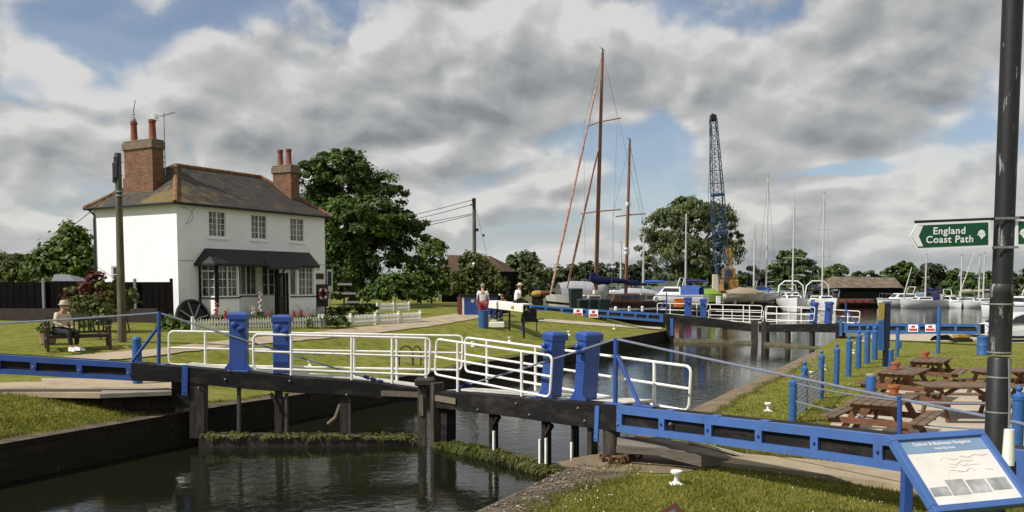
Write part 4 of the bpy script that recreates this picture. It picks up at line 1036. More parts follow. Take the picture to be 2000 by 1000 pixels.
    for n in 'lr':
        e_ = (*V(J['hi' + n][:3]).lerp(V(J['kn' + n][:3]), .95 if shorts else 1), .09 if shorts else .082); bj['k' + n] = e_; be.append(('hi' + n, 'k' + n))
        if not shorts: bj['a' + n] = (*(V(J['an' + n][:3]) + V((0, 0, .06))), .062); be.append(('k' + n, 'a' + n))
    grow('shorts' if shorts else 'trousers', bj, be, bottom, T)
    for n in 'lr':
        a_, t_ = V(J['an' + n][:3]), V(J['to' + n][:3]); mb = MB()
        mb.loft([[a_ + V((x * .05, -.07, z)) for x, z in ((-1, -.085), (1, -.085), (.8, .02), (-.8, .02))], [a_ + V((x * .055, .04, z)) for x, z in ((-1, -.088), (1, -.088), (.7, .03), (-.7, .03))], [t_ + V((x * .055, .03, z)) for x, z in ((-1, -.043), (1, -.043), (.7, .022), (-.7, .022))], [t_ + V((x * .03, .08, z)) for x, z in ((-1, -.04), (1, -.04), (.7, 0), (-.7, 0))]])
        mb.build('shoe', shoes, T, smooth=True)
    hc = V(J['hd1'][:3])
    mb = MB()
    for s_ in (-1, 1): mb.ball(hc + V((s_ * .034, .088, -.005)), .012, 6)
    mb.build('eye', mat('dark_eye', (.02, .015, .012)), body); mb = MB(); mb.bar(hc + V((-.028, .093, -.105)), hc + V((.028, .093, -.105)), .012, .012); mb.build('mouth', mat('lip', (.3, .12, .1)), body)
    mb = MB()
    for s_ in (-1, 1): mb.ball(hc + V((s_ * .083, 0, -.02)), .03, 6, (.4, .8, 1.1))
    mb.build('ear', SKIN, body, smooth=True)
    if hair:
        mb = MB(); mb.ball(hc + V((0, -.022, .02)), .108, 10, (.92, 1.02, .95)); mb.build('hair', hair, T, smooth=True)
    if hat:
        mb = MB(); br_ = .15 if hat is JACKET else .20
        mb.lathe(hc + V((0, .01, .03)), [(br_, 0), (br_, .012), (.112, .02), (.105, .08), (.085, .115), (.03, .125), (.001, .126)], 18); mb.build('hat', hat, T, smooth=True)
    return T
# bench under the fence with a sitter
bp = Gt(150, 684); bf = V((.55, -.835, 0)).normalized(); brz = math.atan2(bf.y, bf.x) - math.pi / 2
bz = zL(bp.x, bp.y)
b_org = V((bp.x - .02, bp.y + .15, bz))
def rot2(v, a): return V((v[0] * math.cos(a) - v[1] * math.sin(a), v[0] * math.sin(a) + v[1] * math.cos(a), 0))
def bench(label, loc_, rz, L=1.62):
    T = thing('garden_bench', label, 'bench', loc_, rz); W = LICHWOOD; DK = mat('bench_wood', (.06, .045, .032), (.03, .024, .018), .85, 5, .4, 20, c3=(.12, .1, .075), stretch=(5, 1, 5))
    for sx_ in (-1, 1):
        mb = MB(); mb.box((sx_ * L / 2, .24, .32), (.075, .075, .64)); mb.build('leg', DK, T)
        mb = MB(); mb.bar((sx_ * L / 2, -.24, 0), (sx_ * L / 2, -.32, .92), .07, .07); mb.build('leg', DK, T)
        mb = MB(); mb.box((sx_ * L / 2, -.02, .665), (.09, .62, .045)); mb.box((sx_ * L / 2, 0, .36), (.05, .44, .07)); mb.build('armrest', DK, T)
    mb = MB()
    for k in range(5): mb.box((0, -.2 + .105 * k, .435), (L, .085, .028))
    mb.box((0, .22, .385), (L, .035, .07)); mb.build('seat', DK, T)
    mb = MB(); mb.bar((-L / 2, -.315, .88), (L / 2, -.315, .88), .04, .09); mb.bar((-L / 2, -.27, .5), (L / 2, -.27, .5), .04, .06)
    for k in range(12): x = -L / 2 + L * (k + .7) / 12.4; mb.bar((x, -.272, .52), (x, -.312, .85), .045, .02)
    mb.build('backrest', DK, T); return T
bench('weathered wooden garden bench occupied by a man in a cream jacket', b_org, brz)
pp = b_org + rot2((-.02 + .44, .02), brz)
person('seated man in cream jacket and pale cap on the wooden bench', (pp.x, pp.y, bz), brz + .55, True, JACKET, TROUS, hat=JACKET, hair=HAIRG, h=1.0, lean=.05)
# basket of plants left of the bench, plants behind it
bq = Gt(94, 672); T = thing('flower_basket', 'small wicker basket of green plants left of the garden bench', 'flower basket', bq)
mb = MB(); mb.lathe(bq, [(.12, 0), (.2, .02), (.26, .3), (.24, .3), (.2, .26)], 14); mb.build('basket', mat('wicker', (.36, .25, .15), (.22, .15, .09), .9, 20, .6, 40), T, smooth=True)
np_mesh('plant', leaves([(tuple(bq + V((0, 0, .42))), (.26, .26, .22))], 260, .10, .35, 8), 4, LEAF_LIME, T)
def shrub(name, label, cat, px, py, rpx, Y, n, size, m_, asp=1.0, extra=(), blossom=0, clump=.34, per=14, group=None):
    k = Y / F_PX; base = P(px, py + rpx * asp, Y); base.z = zL(base.x, base.y) if base.x < 8 and Y < 75 else .5
    lobes = [lobe_px(px, py, rpx, Y, 0, asp)] + [lobe_px(*e_[:3], Y, e_[3] if len(e_) > 3 else 0, e_[4] if len(e_) > 4 else asp) for e_ in extra]
    return tree(name, label, cat, base, lobes, n, size, m_, trunk_r=max(.03, rpx * k * .06), clump=clump, per=per, limbs=2, blossom=blossom, group=group, trunk_top=.4)
T = shrub('copper_shrub', 'copper and green leaved shrub against the black fence', 'shrub', 176, 572, 26, 31, 1500, .11, LEAF_RED, 1.0, [(188, 548, 18), (148, 590, 26), (178, 536, 9), (212, 590, 22)], clump=.42)
np_mesh('green_growth', leaves([lobe_px(160, 600, 26, 30.6), lobe_px(200, 572, 22, 30.8), lobe_px(205, 604, 26, 30.6), lobe_px(140, 575, 14, 30.8)], 1100, .11, .45, 12), 4, LEAF_OLIVE, T)
shrub('olive_shrub', 'olive green shrub behind the leaning telegraph pole', 'shrub', 252, 588, 20, 31.5, 1300, .11, LEAF_OLIVE, 1.3, [(235, 605, 22), (228, 560, 12)])
shrub('bench_plant', 'low leafy plant behind the right end of the bench', 'plant', 196, 628, 18, 27.6, 700, .11, LEAF_MID, .8, [(168, 636, 12), (212, 634, 10)], blossom=3)
shrub('dark_shrub', 'low dark shrub beside the big iron wheel', 'shrub', 335, 628, 20, 33, 900, .12, LEAF_LIME, .7, [(355, 640, 18), (318, 640, 14)])
shrub('dark_bush', 'dark bush at the foot of the post with white boards', 'shrub', 690, 608, 24, 46, 900, .14, LEAF_DARK, .6, [(660, 610, 22), (722, 606, 20)])
# tall garden flowers in front of the cottage
def flower(label, px, py0, py1, m_, n=10):
    b_ = Gt(px, py1); T = thing('garden_flower', label, 'flower', b_, group='tall flowers in the cottage garden'); t_ = P(px + random.uniform(-2, 2), py0, b_.y)
    mb = MB(); mb.tube([b_, t_], [.012, .006], 5); mb.build('stem', LEAF_MID, T)
    h_ = t_.z - b_.z; mb = MB()
    for k in range(n):
        z = .45 + .55 * k / n; a = k * 2.4; r_ = .055 * (1.3 - z); mb.ball(b_.lerp(t_, z) + V((math.cos(a) * .045, math.sin(a) * .045, 0)), r_ + .012, 5, (1, 1, 1.3))
    mb.build('blossom', m_, T, smooth=True)
    np_mesh('leaf', leaves([(tuple(b_ + V((0, 0, h_ * .2))), (.16, .16, h_ * .22))], 90, .10, .5, 6), 4, LEAF_MID, T)
PINK = mat('pink_petal', (.5, .14, .17), (.34, .08, .1)); REDP = mat('red_petal', (.36, .03, .04), (.24, .02, .03)); PALE = mat('pale_petal', (.62, .52, .44), (.48, .36, .3))
for lb_, x, y0, y1_, m_ in (('tall pink flower spike before the left bay window', 421, 588, 640, PINK), ('red flower spike left of the first blue paddle post', 440, 606, 642, REDP), ('pale flower spike right of the first blue paddle post', 494, 598, 640, PALE), ('tallest cream flower spike by the porch post', 508, 568, 638, PALE),
    ('small pink flower below the porch sidelight', 523, 606, 638, PINK), ('red flower right of the cottage door', 575, 606, 636, REDP), ('dark red flower under the right bay', 588, 604, 636, REDP), ('pink flower near the lifebuoy board', 604, 610, 636, PINK)):
    flower(lb_, x, y0, y1_, m_)
mb = []
bedl = [(tuple(P(x, 632, P(x, 632, 10).y) if False else Gt(x, 640) + V((0, 0, .22))), (.5, .4, .28)) for x in range(440, 690, 28)]
tag(np_mesh('flower_bed', leaves(bedl, 2600, .11, .4, 10), 4, LEAF_MID), kind='stuff')

# ------------------------------------------------------------------ trees on the left
YT = 62
tree('sycamore_tree', 'big dark green leafy tree just right of the cottage', 'tree', V((P(690, 600, YT).x, YT, 1.2)),
     [lobe_px(668, 355, 72, YT, 0, .85), lobe_px(735, 385, 60, YT, 1, .8), lobe_px(612, 350, 40, YT, -1, .9), lobe_px(640, 420, 70, YT, 1.5, .9), lobe_px(700, 450, 85, YT, -1.5, .8), lobe_px(775, 445, 60, YT, -.5, .7), lobe_px(740, 500, 80, YT, 0, .8), lobe_px(660, 520, 80, YT, 0, .9), lobe_px(800, 460, 38, YT, 0, .8), lobe_px(790, 520, 38, YT, 1, .9), lobe_px(650, 310, 40, YT, 0, .5), lobe_px(700, 570, 80, YT, 1, .45)],
     52000, .185, LEAF_DARK, .45, .24, limbs=8, per=80, trunk_top=.45)
shrub('garden_tree', 'sunlit rounded garden tree beyond the fence, nearest the cottage', 'tree', 140, 490, 42, 58, 5200, .24, LEAF_MID, 1.1, [(105, 505, 36), (165, 520, 40), (120, 540, 50), (140, 462, 26), (80, 530, 34)])
shrub('garden_tree', 'lower hazy green tree at the left edge of the photo', 'tree', 30, 530, 40, 75, 3600, .3, LEAF_OLIVE, .8, [(70, 515, 30), (-20, 520, 44), (10, 550, 50)])
shrub('bush', 'mid green bush between the big tree and the barn', 'shrub', 842, 505, 34, 72, 4200, .26, LEAF_MID, 1.1, [(830, 545, 45), (862, 560, 36), (815, 570, 40), (850, 490, 22)])
shrub('bush', 'dark bush in the deep shade under the big tree', 'shrub', 770, 565, 40, 58, 3000, .22, LEAF_DARK, .8, [(730, 580, 30), (805, 580, 28)])
shrub('elder_bush', 'elder bush covered in flat white blossom by the telegraph pole', 'shrub', 930, 540, 40, 60, 4200, .2, LEAF_OLIVE, 1.15, [(905, 560, 30), (962, 555, 32), (915, 515, 22), (975, 575, 24), (940, 570, 36)], blossom=13)
shrub('willow_tree', 'pale bushy willow left of the tall masts', 'tree', 1020, 530, 36, 92, 5200, .34, LEAF_WILLOW, 1.0, [(990, 545, 28), (1050, 540, 26), (1005, 515, 18), (1034, 512, 20), (1020, 565, 50, 0, .7)], clump=.3)
# barn behind the bushes
T = thing('barn', 'dark barn with a brown tiled roof behind the elder bush', 'barn', P(910, 590, 82))
bA, bB = P(862, 530, 80), P(985, 530, 86); rA, rB = P(876, 498, 84), P(958, 500, 88)
mb = MB(); mb.quad(bA, bB, rB, rA); b3, b4 = bA + V((2, 8, 0)), bB + V((2, 8, 0)); mb.quad(b3, b4, rB, rA); mb.quad(bA, rA, b3); mb.quad(bB, b4, rB); mb.build('roof', mat('brown_tile', (.13, .075, .045), (.085, .05, .03), .9, .8, .4, 4), T)
mb = MB(); z0 = V((0, 0, 1)); 
for p, q_ in ((bA, bB), (bB, b4), (b4, b3), (b3, bA)): mb.quad(p - V((0, 0, .02)), q_ - V((0, 0, .02)), V((q_.x, q_.y, .9)), V((p.x, p.y, .9)))
mb.build('wall', BLK, T)

# ------------------------------------------------------------------ the yard group on the left lawn
yb_ = 50.0
def gz(p): return V((p.x, p.y, zL(p.x, p.y)))
kz = gz(P(936, 611, 49)); s0 = 1.0
a, b_ = P(903, 611, 48.5), P(972, 608, 48.9)
kz0 = zL(a.x, a.y)
T = thing('storage_box', 'long blue storage box with black lid behind the standing man', 'storage box', (a.x, a.y, kz0))
h_ = P(903, 580, 48.5).z - kz0
d_ = (b_ - a); d_.z = 0; L = d_.length; d_.normalize(); n_ = V((-d_.y, d_.x, 0))
a0 = V((a.x, a.y, kz0)); mb = MB(); mb.prism([(a0 + d_ * .1).to_2d(), (a0 + d_ * L).to_2d(), (a0 + d_ * L + n_ * .9).to_2d(), (a0 + d_ * .1 + n_ * .9).to_2d()], kz0 - .2, kz0 + h_); mb.build('body', BLUE, T)
mb = MB(); mb.prism([(a0 - d_ * .08 - n_ * .06).to_2d(), (a0 + d_ * (L + .05) - n_ * .06).to_2d(), (a0 + d_ * (L + .05) + n_ * .95).to_2d(), (a0 - d_ * .08 + n_ * .95).to_2d()], kz0 + h_, kz0 + h_ + .13); mb.build('lid', BLACK, T)
mb = MB(); mb.prism([a0.to_2d(), (a0 + d_ * .1).to_2d(), (a0 + d_ * .1 + n_ * .05).to_2d(), (a0 + n_ * .05).to_2d()], kz0 - .2, kz0 + h_ - .01); mb.build('corner_strip', WHITE, T)
mb = MB(); mb.prism([(a0 - d_ * .16 + n_ * .1).to_2d(), (a0 - d_ * .005 + n_ * .02).to_2d(), (a0 - d_ * .005 + n_ * .9).to_2d(), (a0 - d_ * .16 + n_ * .9).to_2d()], kz0 - .2, kz0 + h_); mb.build('end_panel', DARKRED, T)
mb = MB(); c_ = a0 + d_ * .58 - n_ * .012 + V((0, 0, h_ - .22)); mb.extrude([c_ + d_ * x + V((0, 0, z)) for x, z in ((-.1, .11), (.1, .11), (.1, -.03), (0, -.13), (-.1, -.03))], n_ * .01); mb.build('badge', CREAM, T)
mp_ = P(943, 618, 44); mp_.z = zL(mp_.x, mp_.y)
mh = (P(943, 554, 44).z - mp_.z) / 1.80
person('standing man in white t-shirt and red shorts behind the blue bin', mp_, .15, False, SHIRTW, SHORTS, hair=HAIRG, shoes=WHITEB, shorts=True, h=mh)
bn = Gt(944, 640); T = thing('litter_bin', 'round blue litter bin standing on the lawn before the standing man', 'bin', bn)
k_ = bn.y / F_PX; hb = P(944, 607, bn.y).z - bn.z
mb = MB(); mb.lathe(bn, [(9.4 * k_, 0), (9.6 * k_, .04), (10.2 * k_, hb * .85), (10.6 * k_, hb * .86), (10.6 * k_, hb), (9.4 * k_, hb), (9.0 * k_, hb * .4), (.01, hb * .35)], 20); mb.build('body', BLUE2, T, smooth=True)
mb = MB(); mb.lathe(bn + V((0, 0, hb * .97)), [(10.8 * k_, 0), (10.9 * k_, .03), (10.3 * k_, .04)], 20); mb.build('rim', BLUE, T, smooth=True)
wn_ = Gt(968, 630); wy = wn_.y + .4; T = thing('hand_winch', 'blue hand winch with spoked wheel beside the litter bin', 'winch', (wn_.x, wy, wn_.z))
c_ = P(968, 610, wy); r_ = 10.5 * wy / F_PX; mb = MB(); rg = [c_ + V((math.cos(t) * r_, 0, math.sin(t) * r_)) for t in np.linspace(0, 2 * math.pi, 21)]; mb.tube(rg, .05, 6, cap=False)
for t in np.linspace(0, math.pi, 4)[:-1]: mb.bar(c_ - V((math.cos(t), 0, math.sin(t))) * r_, c_ + V((math.cos(t), 0, math.sin(t))) * r_, .045, .045)
mb.ball(c_, .09, 8); mb.build('wheel', NAVY, T, smooth=True)
mb = MB()
for s_ in (-1, 1): mb.bar(V((c_.x + s_ * r_ * .95, wy + .08, wn_.z)), V((c_.x + s_ * r_ * .6, wy + .08, c_.z + r_)), .09, .09); 
mb.bar(V((c_.x - r_ * .7, wy + .08, c_.z + r_)), V((c_.x + r_ * .7, wy + .08, c_.z + r_)), .09, .09); mb.tube([c_, c_ + V((0, .35, 0))], .05, 8); mb.build('frame', BLUE2, T)
wb0 = Gt(970, 640); k_ = wb0.y / F_PX; mb = MB(); mb.box(wb0 + V((0, .25, 5.5 * k_)), (30 * k_, .5, 11 * k_), bev=.03); T = thing('concrete_block', 'low white painted block in front of the hand winch', 'block', wb0); mb.build('body', WHITE, T)
mb = MB(); mb.box(wb0 + V((-.16, .25, 13 * k_)), (14 * k_, .34, 4 * k_), bev=.02); mb.build('top_slab', CREAM, T)
# long white bench, sitters, barbecue
A_, B_ = P(955, 596, 45.5), P(1024, 611, 41.5); zA = zL(A_.x, A_.y); zB = zL(B_.x, B_.y)
T = thing('white_bench', 'long white board bench under the man in the straw hat', 'bench', V((B_.x, B_.y, zB)))
d_ = (B_ - A_).normalized(); mb = MB(); n_ = V((-d_.y, d_.x, 0)).normalized()
t0, t1 = P(956, 588, 45.5), P(1023, 595, 41.5); mb.bar(t0 + n_ * .22, t1 + n_ * .22, .5, .06); mb.build('seat', WHITE, T)
mb = MB(); mb.bar(t0 - n_ * .04 - V((0, 0, .19)), t1 - n_ * .04 - V((0, 0, .19)), .04, .32); mb.build('front_board', WHITE, T)
mb = MB(); c_ = (t0 * .24 + t1 * .76) - n_ * .066 - V((0, 0, .19)); mb.box(c_, (.24, .02, .14)); mb.build('orange_sticker', mat('orange_print', (.5, .22, .02)), T)
for f_ in (.12, .5, .9):
    p = t0.lerp(t1, f_) + n_ * .2; mb = MB(); zz = zL(p.x, p.y) - .05; mb.box(V((p.x, p.y, (zz + p.z) / 2 - .05)), (.1, .1, p.z - zz - .1)); mb.build('leg', BLACK, T)
ps = P(1010, 598, 42.4); sz = t0.lerp(t1, .8).z - .42
person('seated man in straw hat and white t-shirt on the white bench', (ps.x, ps.y + .25, sz - .05), -1.2, True, SHIRTW, TROUS, hat=STRAW, hair=HAIRG, shoes=BLACKM, h=1.04, lean=.08)
ps = P(984, 600, 47); person('person in a maroon top sitting beyond the white bench', (ps.x, ps.y, zL(ps.x, ps.y) + .02), 2.6, True, DKTOP, TROUS, hair=mat('dark_hair', (.03, .02, .015)), shoes=BLACKM, h=1.0, lean=.06)
bq = P(1034, 600, 43.5); bq.z = zL(bq.x, bq.y); T = thing('barbecue', 'black lidded barbecue trolley right of the man in the straw hat', 'barbecue', bq)
mb = MB(); c_ = bq + V((0, 0, .92)); mb.extrude([c_ + V((x, -.25, z)) for x, z in ((-.40, -.1), (.36, -.1), (.36, .36), (.24, .46), (.0, .40), (-.40, .08))], (0, .5, 0)); mb.build('hood', mat('black_enamel', (.014, .015, .02), (.01, .01, .014), .35), T)
mb = MB(); mb.box(bq + V((0, 0, .72)), (.86, .52, .16), bev=.02); mb.box(bq + V((.58, 0, .78)), (.3, .46, .04)); mb.build('firebox', BLACKM, T)
for x in (-.36, .36):
    for y in (-.2, .2): mb = MB(); mb.box(bq + V((x, y, .32)), (.05, .05, .64)); mb.build('leg', BLUE2, T)
mb = MB()
for x in (-.36, .4): mb.lathe(bq + V((x, -.27, .09)), [(.09, 0), (.09, .05)], 12, (0, 1, 0))
mb.build('wheel', STEEL, T)
bq = P(1050, 585, 70); bq.z = zL(bq.x, bq.y); T = thing('mooring_buoy', 'yellow and brown buoy lying on the grass behind the barbecue', 'buoy', bq); c_ = P(1050, 575, 70)
mb = MB(); mb.lathe(c_ - V((.5, 0, 0)), [(.05, 0), (.2, .06), (.27, .25), (.27, .6), (.24, .75)], 14, (1, 0, .1)); mb.build('float', YELLOW, T, smooth=True); mb = MB(); mb.lathe(c_ + V((.24, 0, .07)), [(.24, 0), (.22, .3), (.16, .7), (.05, .75)], 14, (1, 0, .05)); mb.build('base', TEAK, T, smooth=True)
mb = MB(); mb.box((c_ + V((0, .1, 0)) + V((bq.x, bq.y, bq.z))) / 2, (.9, .3, max(.2, c_.z - bq.z))); mb.build('cradle', BLACK, T)
# iron hoops on the lawn
for lb_, x0, x1 in (('left iron hoop of a pair on the lawn by the lock', 779, 806), ('right iron hoop of a pair on the lawn by the lock', 806, 822)):
    p, q_ = Gt(x0 + 1, 714), Gt(x1, 713); k_ = p.y / F_PX; hh_ = 38 * k_; mb = MB(); pts_ = [p, p + V((0, 0, hh_ * .62))] + [p.lerp(q_, .5 - .5 * math.cos(t)) + V((0, 0, hh_ * (.62 + .38 * math.sin(t)))) for t in np.linspace(.2, math.pi - .2, 8)] + [q_ + V((0, 0, hh_ * .62)), q_]
    mb.tube(pts_, .022, 6); single('iron_hoop', mb, BLACKM, lb_, 'hoop', group='pair of iron hoops', loc=p, smooth=True)
mb = MB(); p = G(803, 706, .35); 
# small white mooring bollards
def bollard_parts(T, p, h_):
    mb = MB(); s_ = h_; mb.lathe(p, [(.36 * s_, 0), (.40 * s_, .05 * s_), (.30 * s_, .14 * s_), (.17 * s_, .24 * s_), (.15 * s_, .5 * s_), (.17 * s_, .62 * s_), (.36 * s_, .74 * s_), (.42 * s_, .84 * s_), (.40 * s_, .96 * s_), (.3 * s_, 1.0 * s_), (.01, 1.0 * s_)], 16); mb.build('body', WHITE, T, smooth=True)
    mb = MB(); mb.box(p + V((0, 0, .03 * s_)), (.92 * s_, .78 * s_, .10 * s_), bev=.02); mb.build('base_plate', WHITE, T)
BG = 'white mooring bollards along the lock'
for lb_, px, py, hpx, left in (('white mooring bollard on the grass left of the near gate', 128, 790, 19, 2), ('largest white mooring bollard, on the foreground grass', 1321, 946, 28, 0), ('white mooring bollard just left of the chained blue posts', 1500, 803, 17, 0), ('small white bollard seen through the left gate railing', 605, 714, 10, 1),
        ('small white bollard on the lawn above the right gate railing', 923, 677, 10, 1), ('small white bollard on the lawn right of the pair of hoops', 995, 667, 9, 1), ('small white bollard between the two right paddle posts', 1111, 655, 9, 1), ('tiny white bollard on the lawn before the far left beam', 1199, 643, 8, 1),
        ('white bollard behind the third chained blue post', 1610, 722, 9, 0), ('white bollard behind the fifth chained blue post', 1584, 735, 10, 0), ('tiny white bollard near the far gate on the right bank', 1667, 690, 7, 0)):
    p = (G(px, py, .14) if left == 2 else Gt(px, py) if left else G(px, py, 0)); h_ = P(px, py - hpx, p.y).z - p.z
    T = thing('mooring_bollard', lb_, 'bollard', p, group=BG); bollard_parts(T, p, h_)
# ------------------------------------------------------------------ lock gates
class Leaf:
    """a mitre gate leaf: vertical plane through two plan points, offsets measured upstream"""
    def __init__(s, a, b_, top, bot):
        s.a, s.b = V((*a, 0)), V((*b_, 0)); s.d = (s.b - s.a).normalized(); n = V((-s.d.y, s.d.x, 0)); s.n = n if n.y > 0 else -n; s.top, s.bot = top, bot
    def p(s, px, py, o=0): return PL(px, py, s.a + s.n * o, s.n)
    @staticmethod
    def lin(l, px):
        for (x0, y0), (x1, y1) in zip(l, l[1:]):
            if px <= x1 or (x1, y1) == l[-1]: return y0 + (y1 - y0) * (px - x0) / (x1 - x0)
    def f(s, px, v, o=0): 
        yt, yb_ = s.lin(s.top, px), s.lin(s.bot, px); q_ = s.p(px, yb_ + (yt - yb_) * v, 0); return q_ + s.n * o
    def beam(s, px0, px1, o0, o1, v0=0, v1=1, step=30):
        xs = [px0] + [x for x, _ in s.top if px0 < x < px1] + [px1]; mb = MB()
        mb.loft([[s.f(x, v0, o0), s.f(x, v1, o0), s.f(x, v1, o1), s.f(x, v0, o1)] for x in xs]); return mb
    def panel(s, px0, px1, holes, depth, v=(.26, .70)):
        mb = MB(); wall_holes(mb, px0, px1, 0, 1, [(a, b_, v[0], v[1]) for a, b_ in holes], lambda u, v_, k: s.f(u, v_, k), depth); return mb
    def post(s, px, py0, py1, w_, o=0, th=.2, px2=None):
        mb = MB(); a, b_ = s.p(px, py0, o), s.p(px2 or px, py1, o); k = a.y / F_PX; mb.bar(a + s.n * th / 2, b_ + s.n * th / 2, th, w_ * k, up=s.d); return mb
def rail(parent, lf, o, l, tl, tr, br, bl, posts, r=.028, mid=True, name='railing'):
    """tubular guard rail: rounded outer hoop, mid rail, posts (px, foot_y)"""
    c = [lf.p(*q_, o) for q_ in (tl, tr, br, bl)]; mb = MB(); R_ = .13 if r > .02 else .09; pts_ = []
    for i in range(4):
        a, b_, d = c[i - 1], c[i], c[(i + 1) % 4]; e0, e1 = (a - b_).normalized(), (d - b_).normalized()
        for t in (0, .25, .5, .75, 1): pts_.append(b_ + e0 * R_ * (1 - t) ** 2 + e1 * R_ * t ** 2)
    pts_.append(pts_[0]); mb.tube(pts_, r, 8, cap=False)
    if mid: mb.tube([(c[0] + c[3]) / 2, (c[1] + c[2]) / 2], r * .92, 8)
    top = mb.build(name, WHITE, parent, smooth=True)
    for px, foot in posts:
        t = (px - tl[0]) / (tr[0] - tl[0]); y0 = tl[1] + (tr[1] - tl[1]) * t; mb = MB(); mb.tube([lf.p(px, y0 - 1, o + .002), lf.p(px, foot, o + .002)], r * 1.15, 8); mb.build('stanchion', WHITE, parent, smooth=True)
def paddle_post(label, lf, bot, top, wpx, group, plate=True, o=.22, depth=.30, text=False):
    a, b_ = lf.p(*bot, o), lf.p(*top, o); k = a.y / F_PX; w_ = wpx * k; T = thing('paddle_post', label, 'paddle post', a, group=group)
    up = (b_ - a).normalized(); d = (lf.d - up * lf.d.dot(up)).normalized(); n_ = d.cross(up); n_ = n_ if n_.dot(lf.n) > 0 else -n_
    def ring(c, ww, dd): return [c - d * ww / 2, c + d * ww / 2, c + d * ww / 2 + n_ * dd, c - d * ww / 2 + n_ * dd]
    L = (b_ - a).length; mb = MB()
    mb.loft([ring(a, w_, depth), ring(a + up * (L - .16), w_, depth)]); body = mb.build('body', BLUE, T, bevel=.012)
    mb = MB(); e = .03
    mb.loft([ring(a + up * (L - .162) - n_ * e * .9 , w_ + e * 2, depth + e * 2), ring(a + up * (L - .05) - n_ * e, w_ + e * 2, depth + e * 2), ring(a + up * (L - .012) - n_ * .0, w_ * .96, depth * .96), ring(a + up * L + n_ * .05, w_ * .6, depth * .6)])
    mb.build('cap', BLUE, T, bevel=.008)
    for fx, fz, rr, ln in ((-.18, L - .27, .052, .09), (.17, L - .36, .04, .13), (.30, L - .35, .03, .16)):
        mb = MB(); mb.lathe(a + d * w_ * fx + up * fz, [(rr * 1.5, -.002), (rr * 1.5, .02), (rr, .025), (rr, ln), (rr * .6, ln + .02)], 10, -n_); mb.build('spindle', BLUE, body, smooth=True)
    mb = MB(); mb.bar(a + d * w_ * -.05 + up * (L - .42) - n_ * .07, a + d * w_ * .36 + up * (L - .33) - n_ * .07, .035, .035); mb.build('crank', BLUE, body)
    if text:
        mb = MB()
        for i, (l_, z) in enumerate(((.72, .56), (.6, .62), (.72, .68), (.45, .74))): mb.bar(a - d * w_ * l_ / 2 + up * (L - z) - n_ * .004, a + d * w_ * l_ / 2 + up * (L - z) - n_ * .004, .01, .022, up=up)
        mb.build('raised_lettering', BLUE, body)
    if plate:
        mb = MB(); mb.loft([ring(a - up * .045 - d * .10 - n_ * .16, w_ + .32, depth + .32), ring(a - up * .005 - d * .10 - n_ * .16, w_ + .32, depth + .32)]); mb.build('base_plate', BLUE_LIT, T)
        for s_ in (-1, 1): mb = MB(); mb.extrude([a + d * s_ * w_ / 2, a + d * s_ * (w_ / 2 + .13), a + d * s_ * w_ / 2 + up * .17], n_ * .03); mb.build('gusset', BLUE, T)
    return T
def bolt(T, lf, px, py, r=.028, m_=None):
    mb = MB(); mb.lathe(lf.p(px, py, 0), [(r, -.012), (r, .02), (r * .6, .035)], 8, -lf.n); mb.build('bolt', m_ or STEEL, T)
MOSS = mat_leaf('moss_strand', (.022, .026, .006), (.135, .135, .030), 2.5, .15)
MOSSG = mat_leaf('wet_moss', (.018, .034, .005), (.085, .11, .016), 2.5, .2)
def moss(T, lf, l_top, n, hang, m_, o=(-.03, .25), seed=0):
    """weed in uneven clumps: most hangs over the edge in tufts, some lies on top, with bare stretches"""
    out = []; tufts = []
    for i in range(n // 14):
        px = RNG.uniform(l_top[0][0], l_top[-1][0]); cl = .5 + .75 * mnoise.noise(V((px * .045, seed, 0))) + .4 * mnoise.noise(V((px * .2, seed, 3)))
        if RNG.random() > cl * 1.15 + .12: continue
        tufts.append((px, max(.15, cl) * RNG.uniform(.5, 1.25)))
    for px, cl in tufts:
        on_top = RNG.random() < .45; a = lf.p(px, lf.lin(l_top, px), 0); oo = RNG.uniform(.0, o[1]) if on_top else RNG.uniform(o[0], .02)
        drop = RNG.uniform(-.6, .25) * hang if not on_top else 0
        for k in range(14):
            top_ = a + lf.n * (oo + RNG.uniform(-.03, .03)) + lf.d * RNG.uniform(-.07, .07) + V((0, 0, RNG.uniform(0, .03) + min(0, drop * .6)))
            if on_top: dz = V((RNG.uniform(-.07, .07), RNG.uniform(-.07, .07), RNG.uniform(.01, .07) * cl))
            else: dz = V((RNG.uniform(-.08, .08), -.03, -hang * cl * RNG.uniform(.2, 1.0)))
            wv = lf.d * RNG.uniform(.010, .028) + V((0, 0, RNG.uniform(-.01, .01))); out += [tuple(top_ - wv), tuple(top_ + wv), tuple(top_ + dz)]
    np_mesh('moss', out, 3, m_, T)

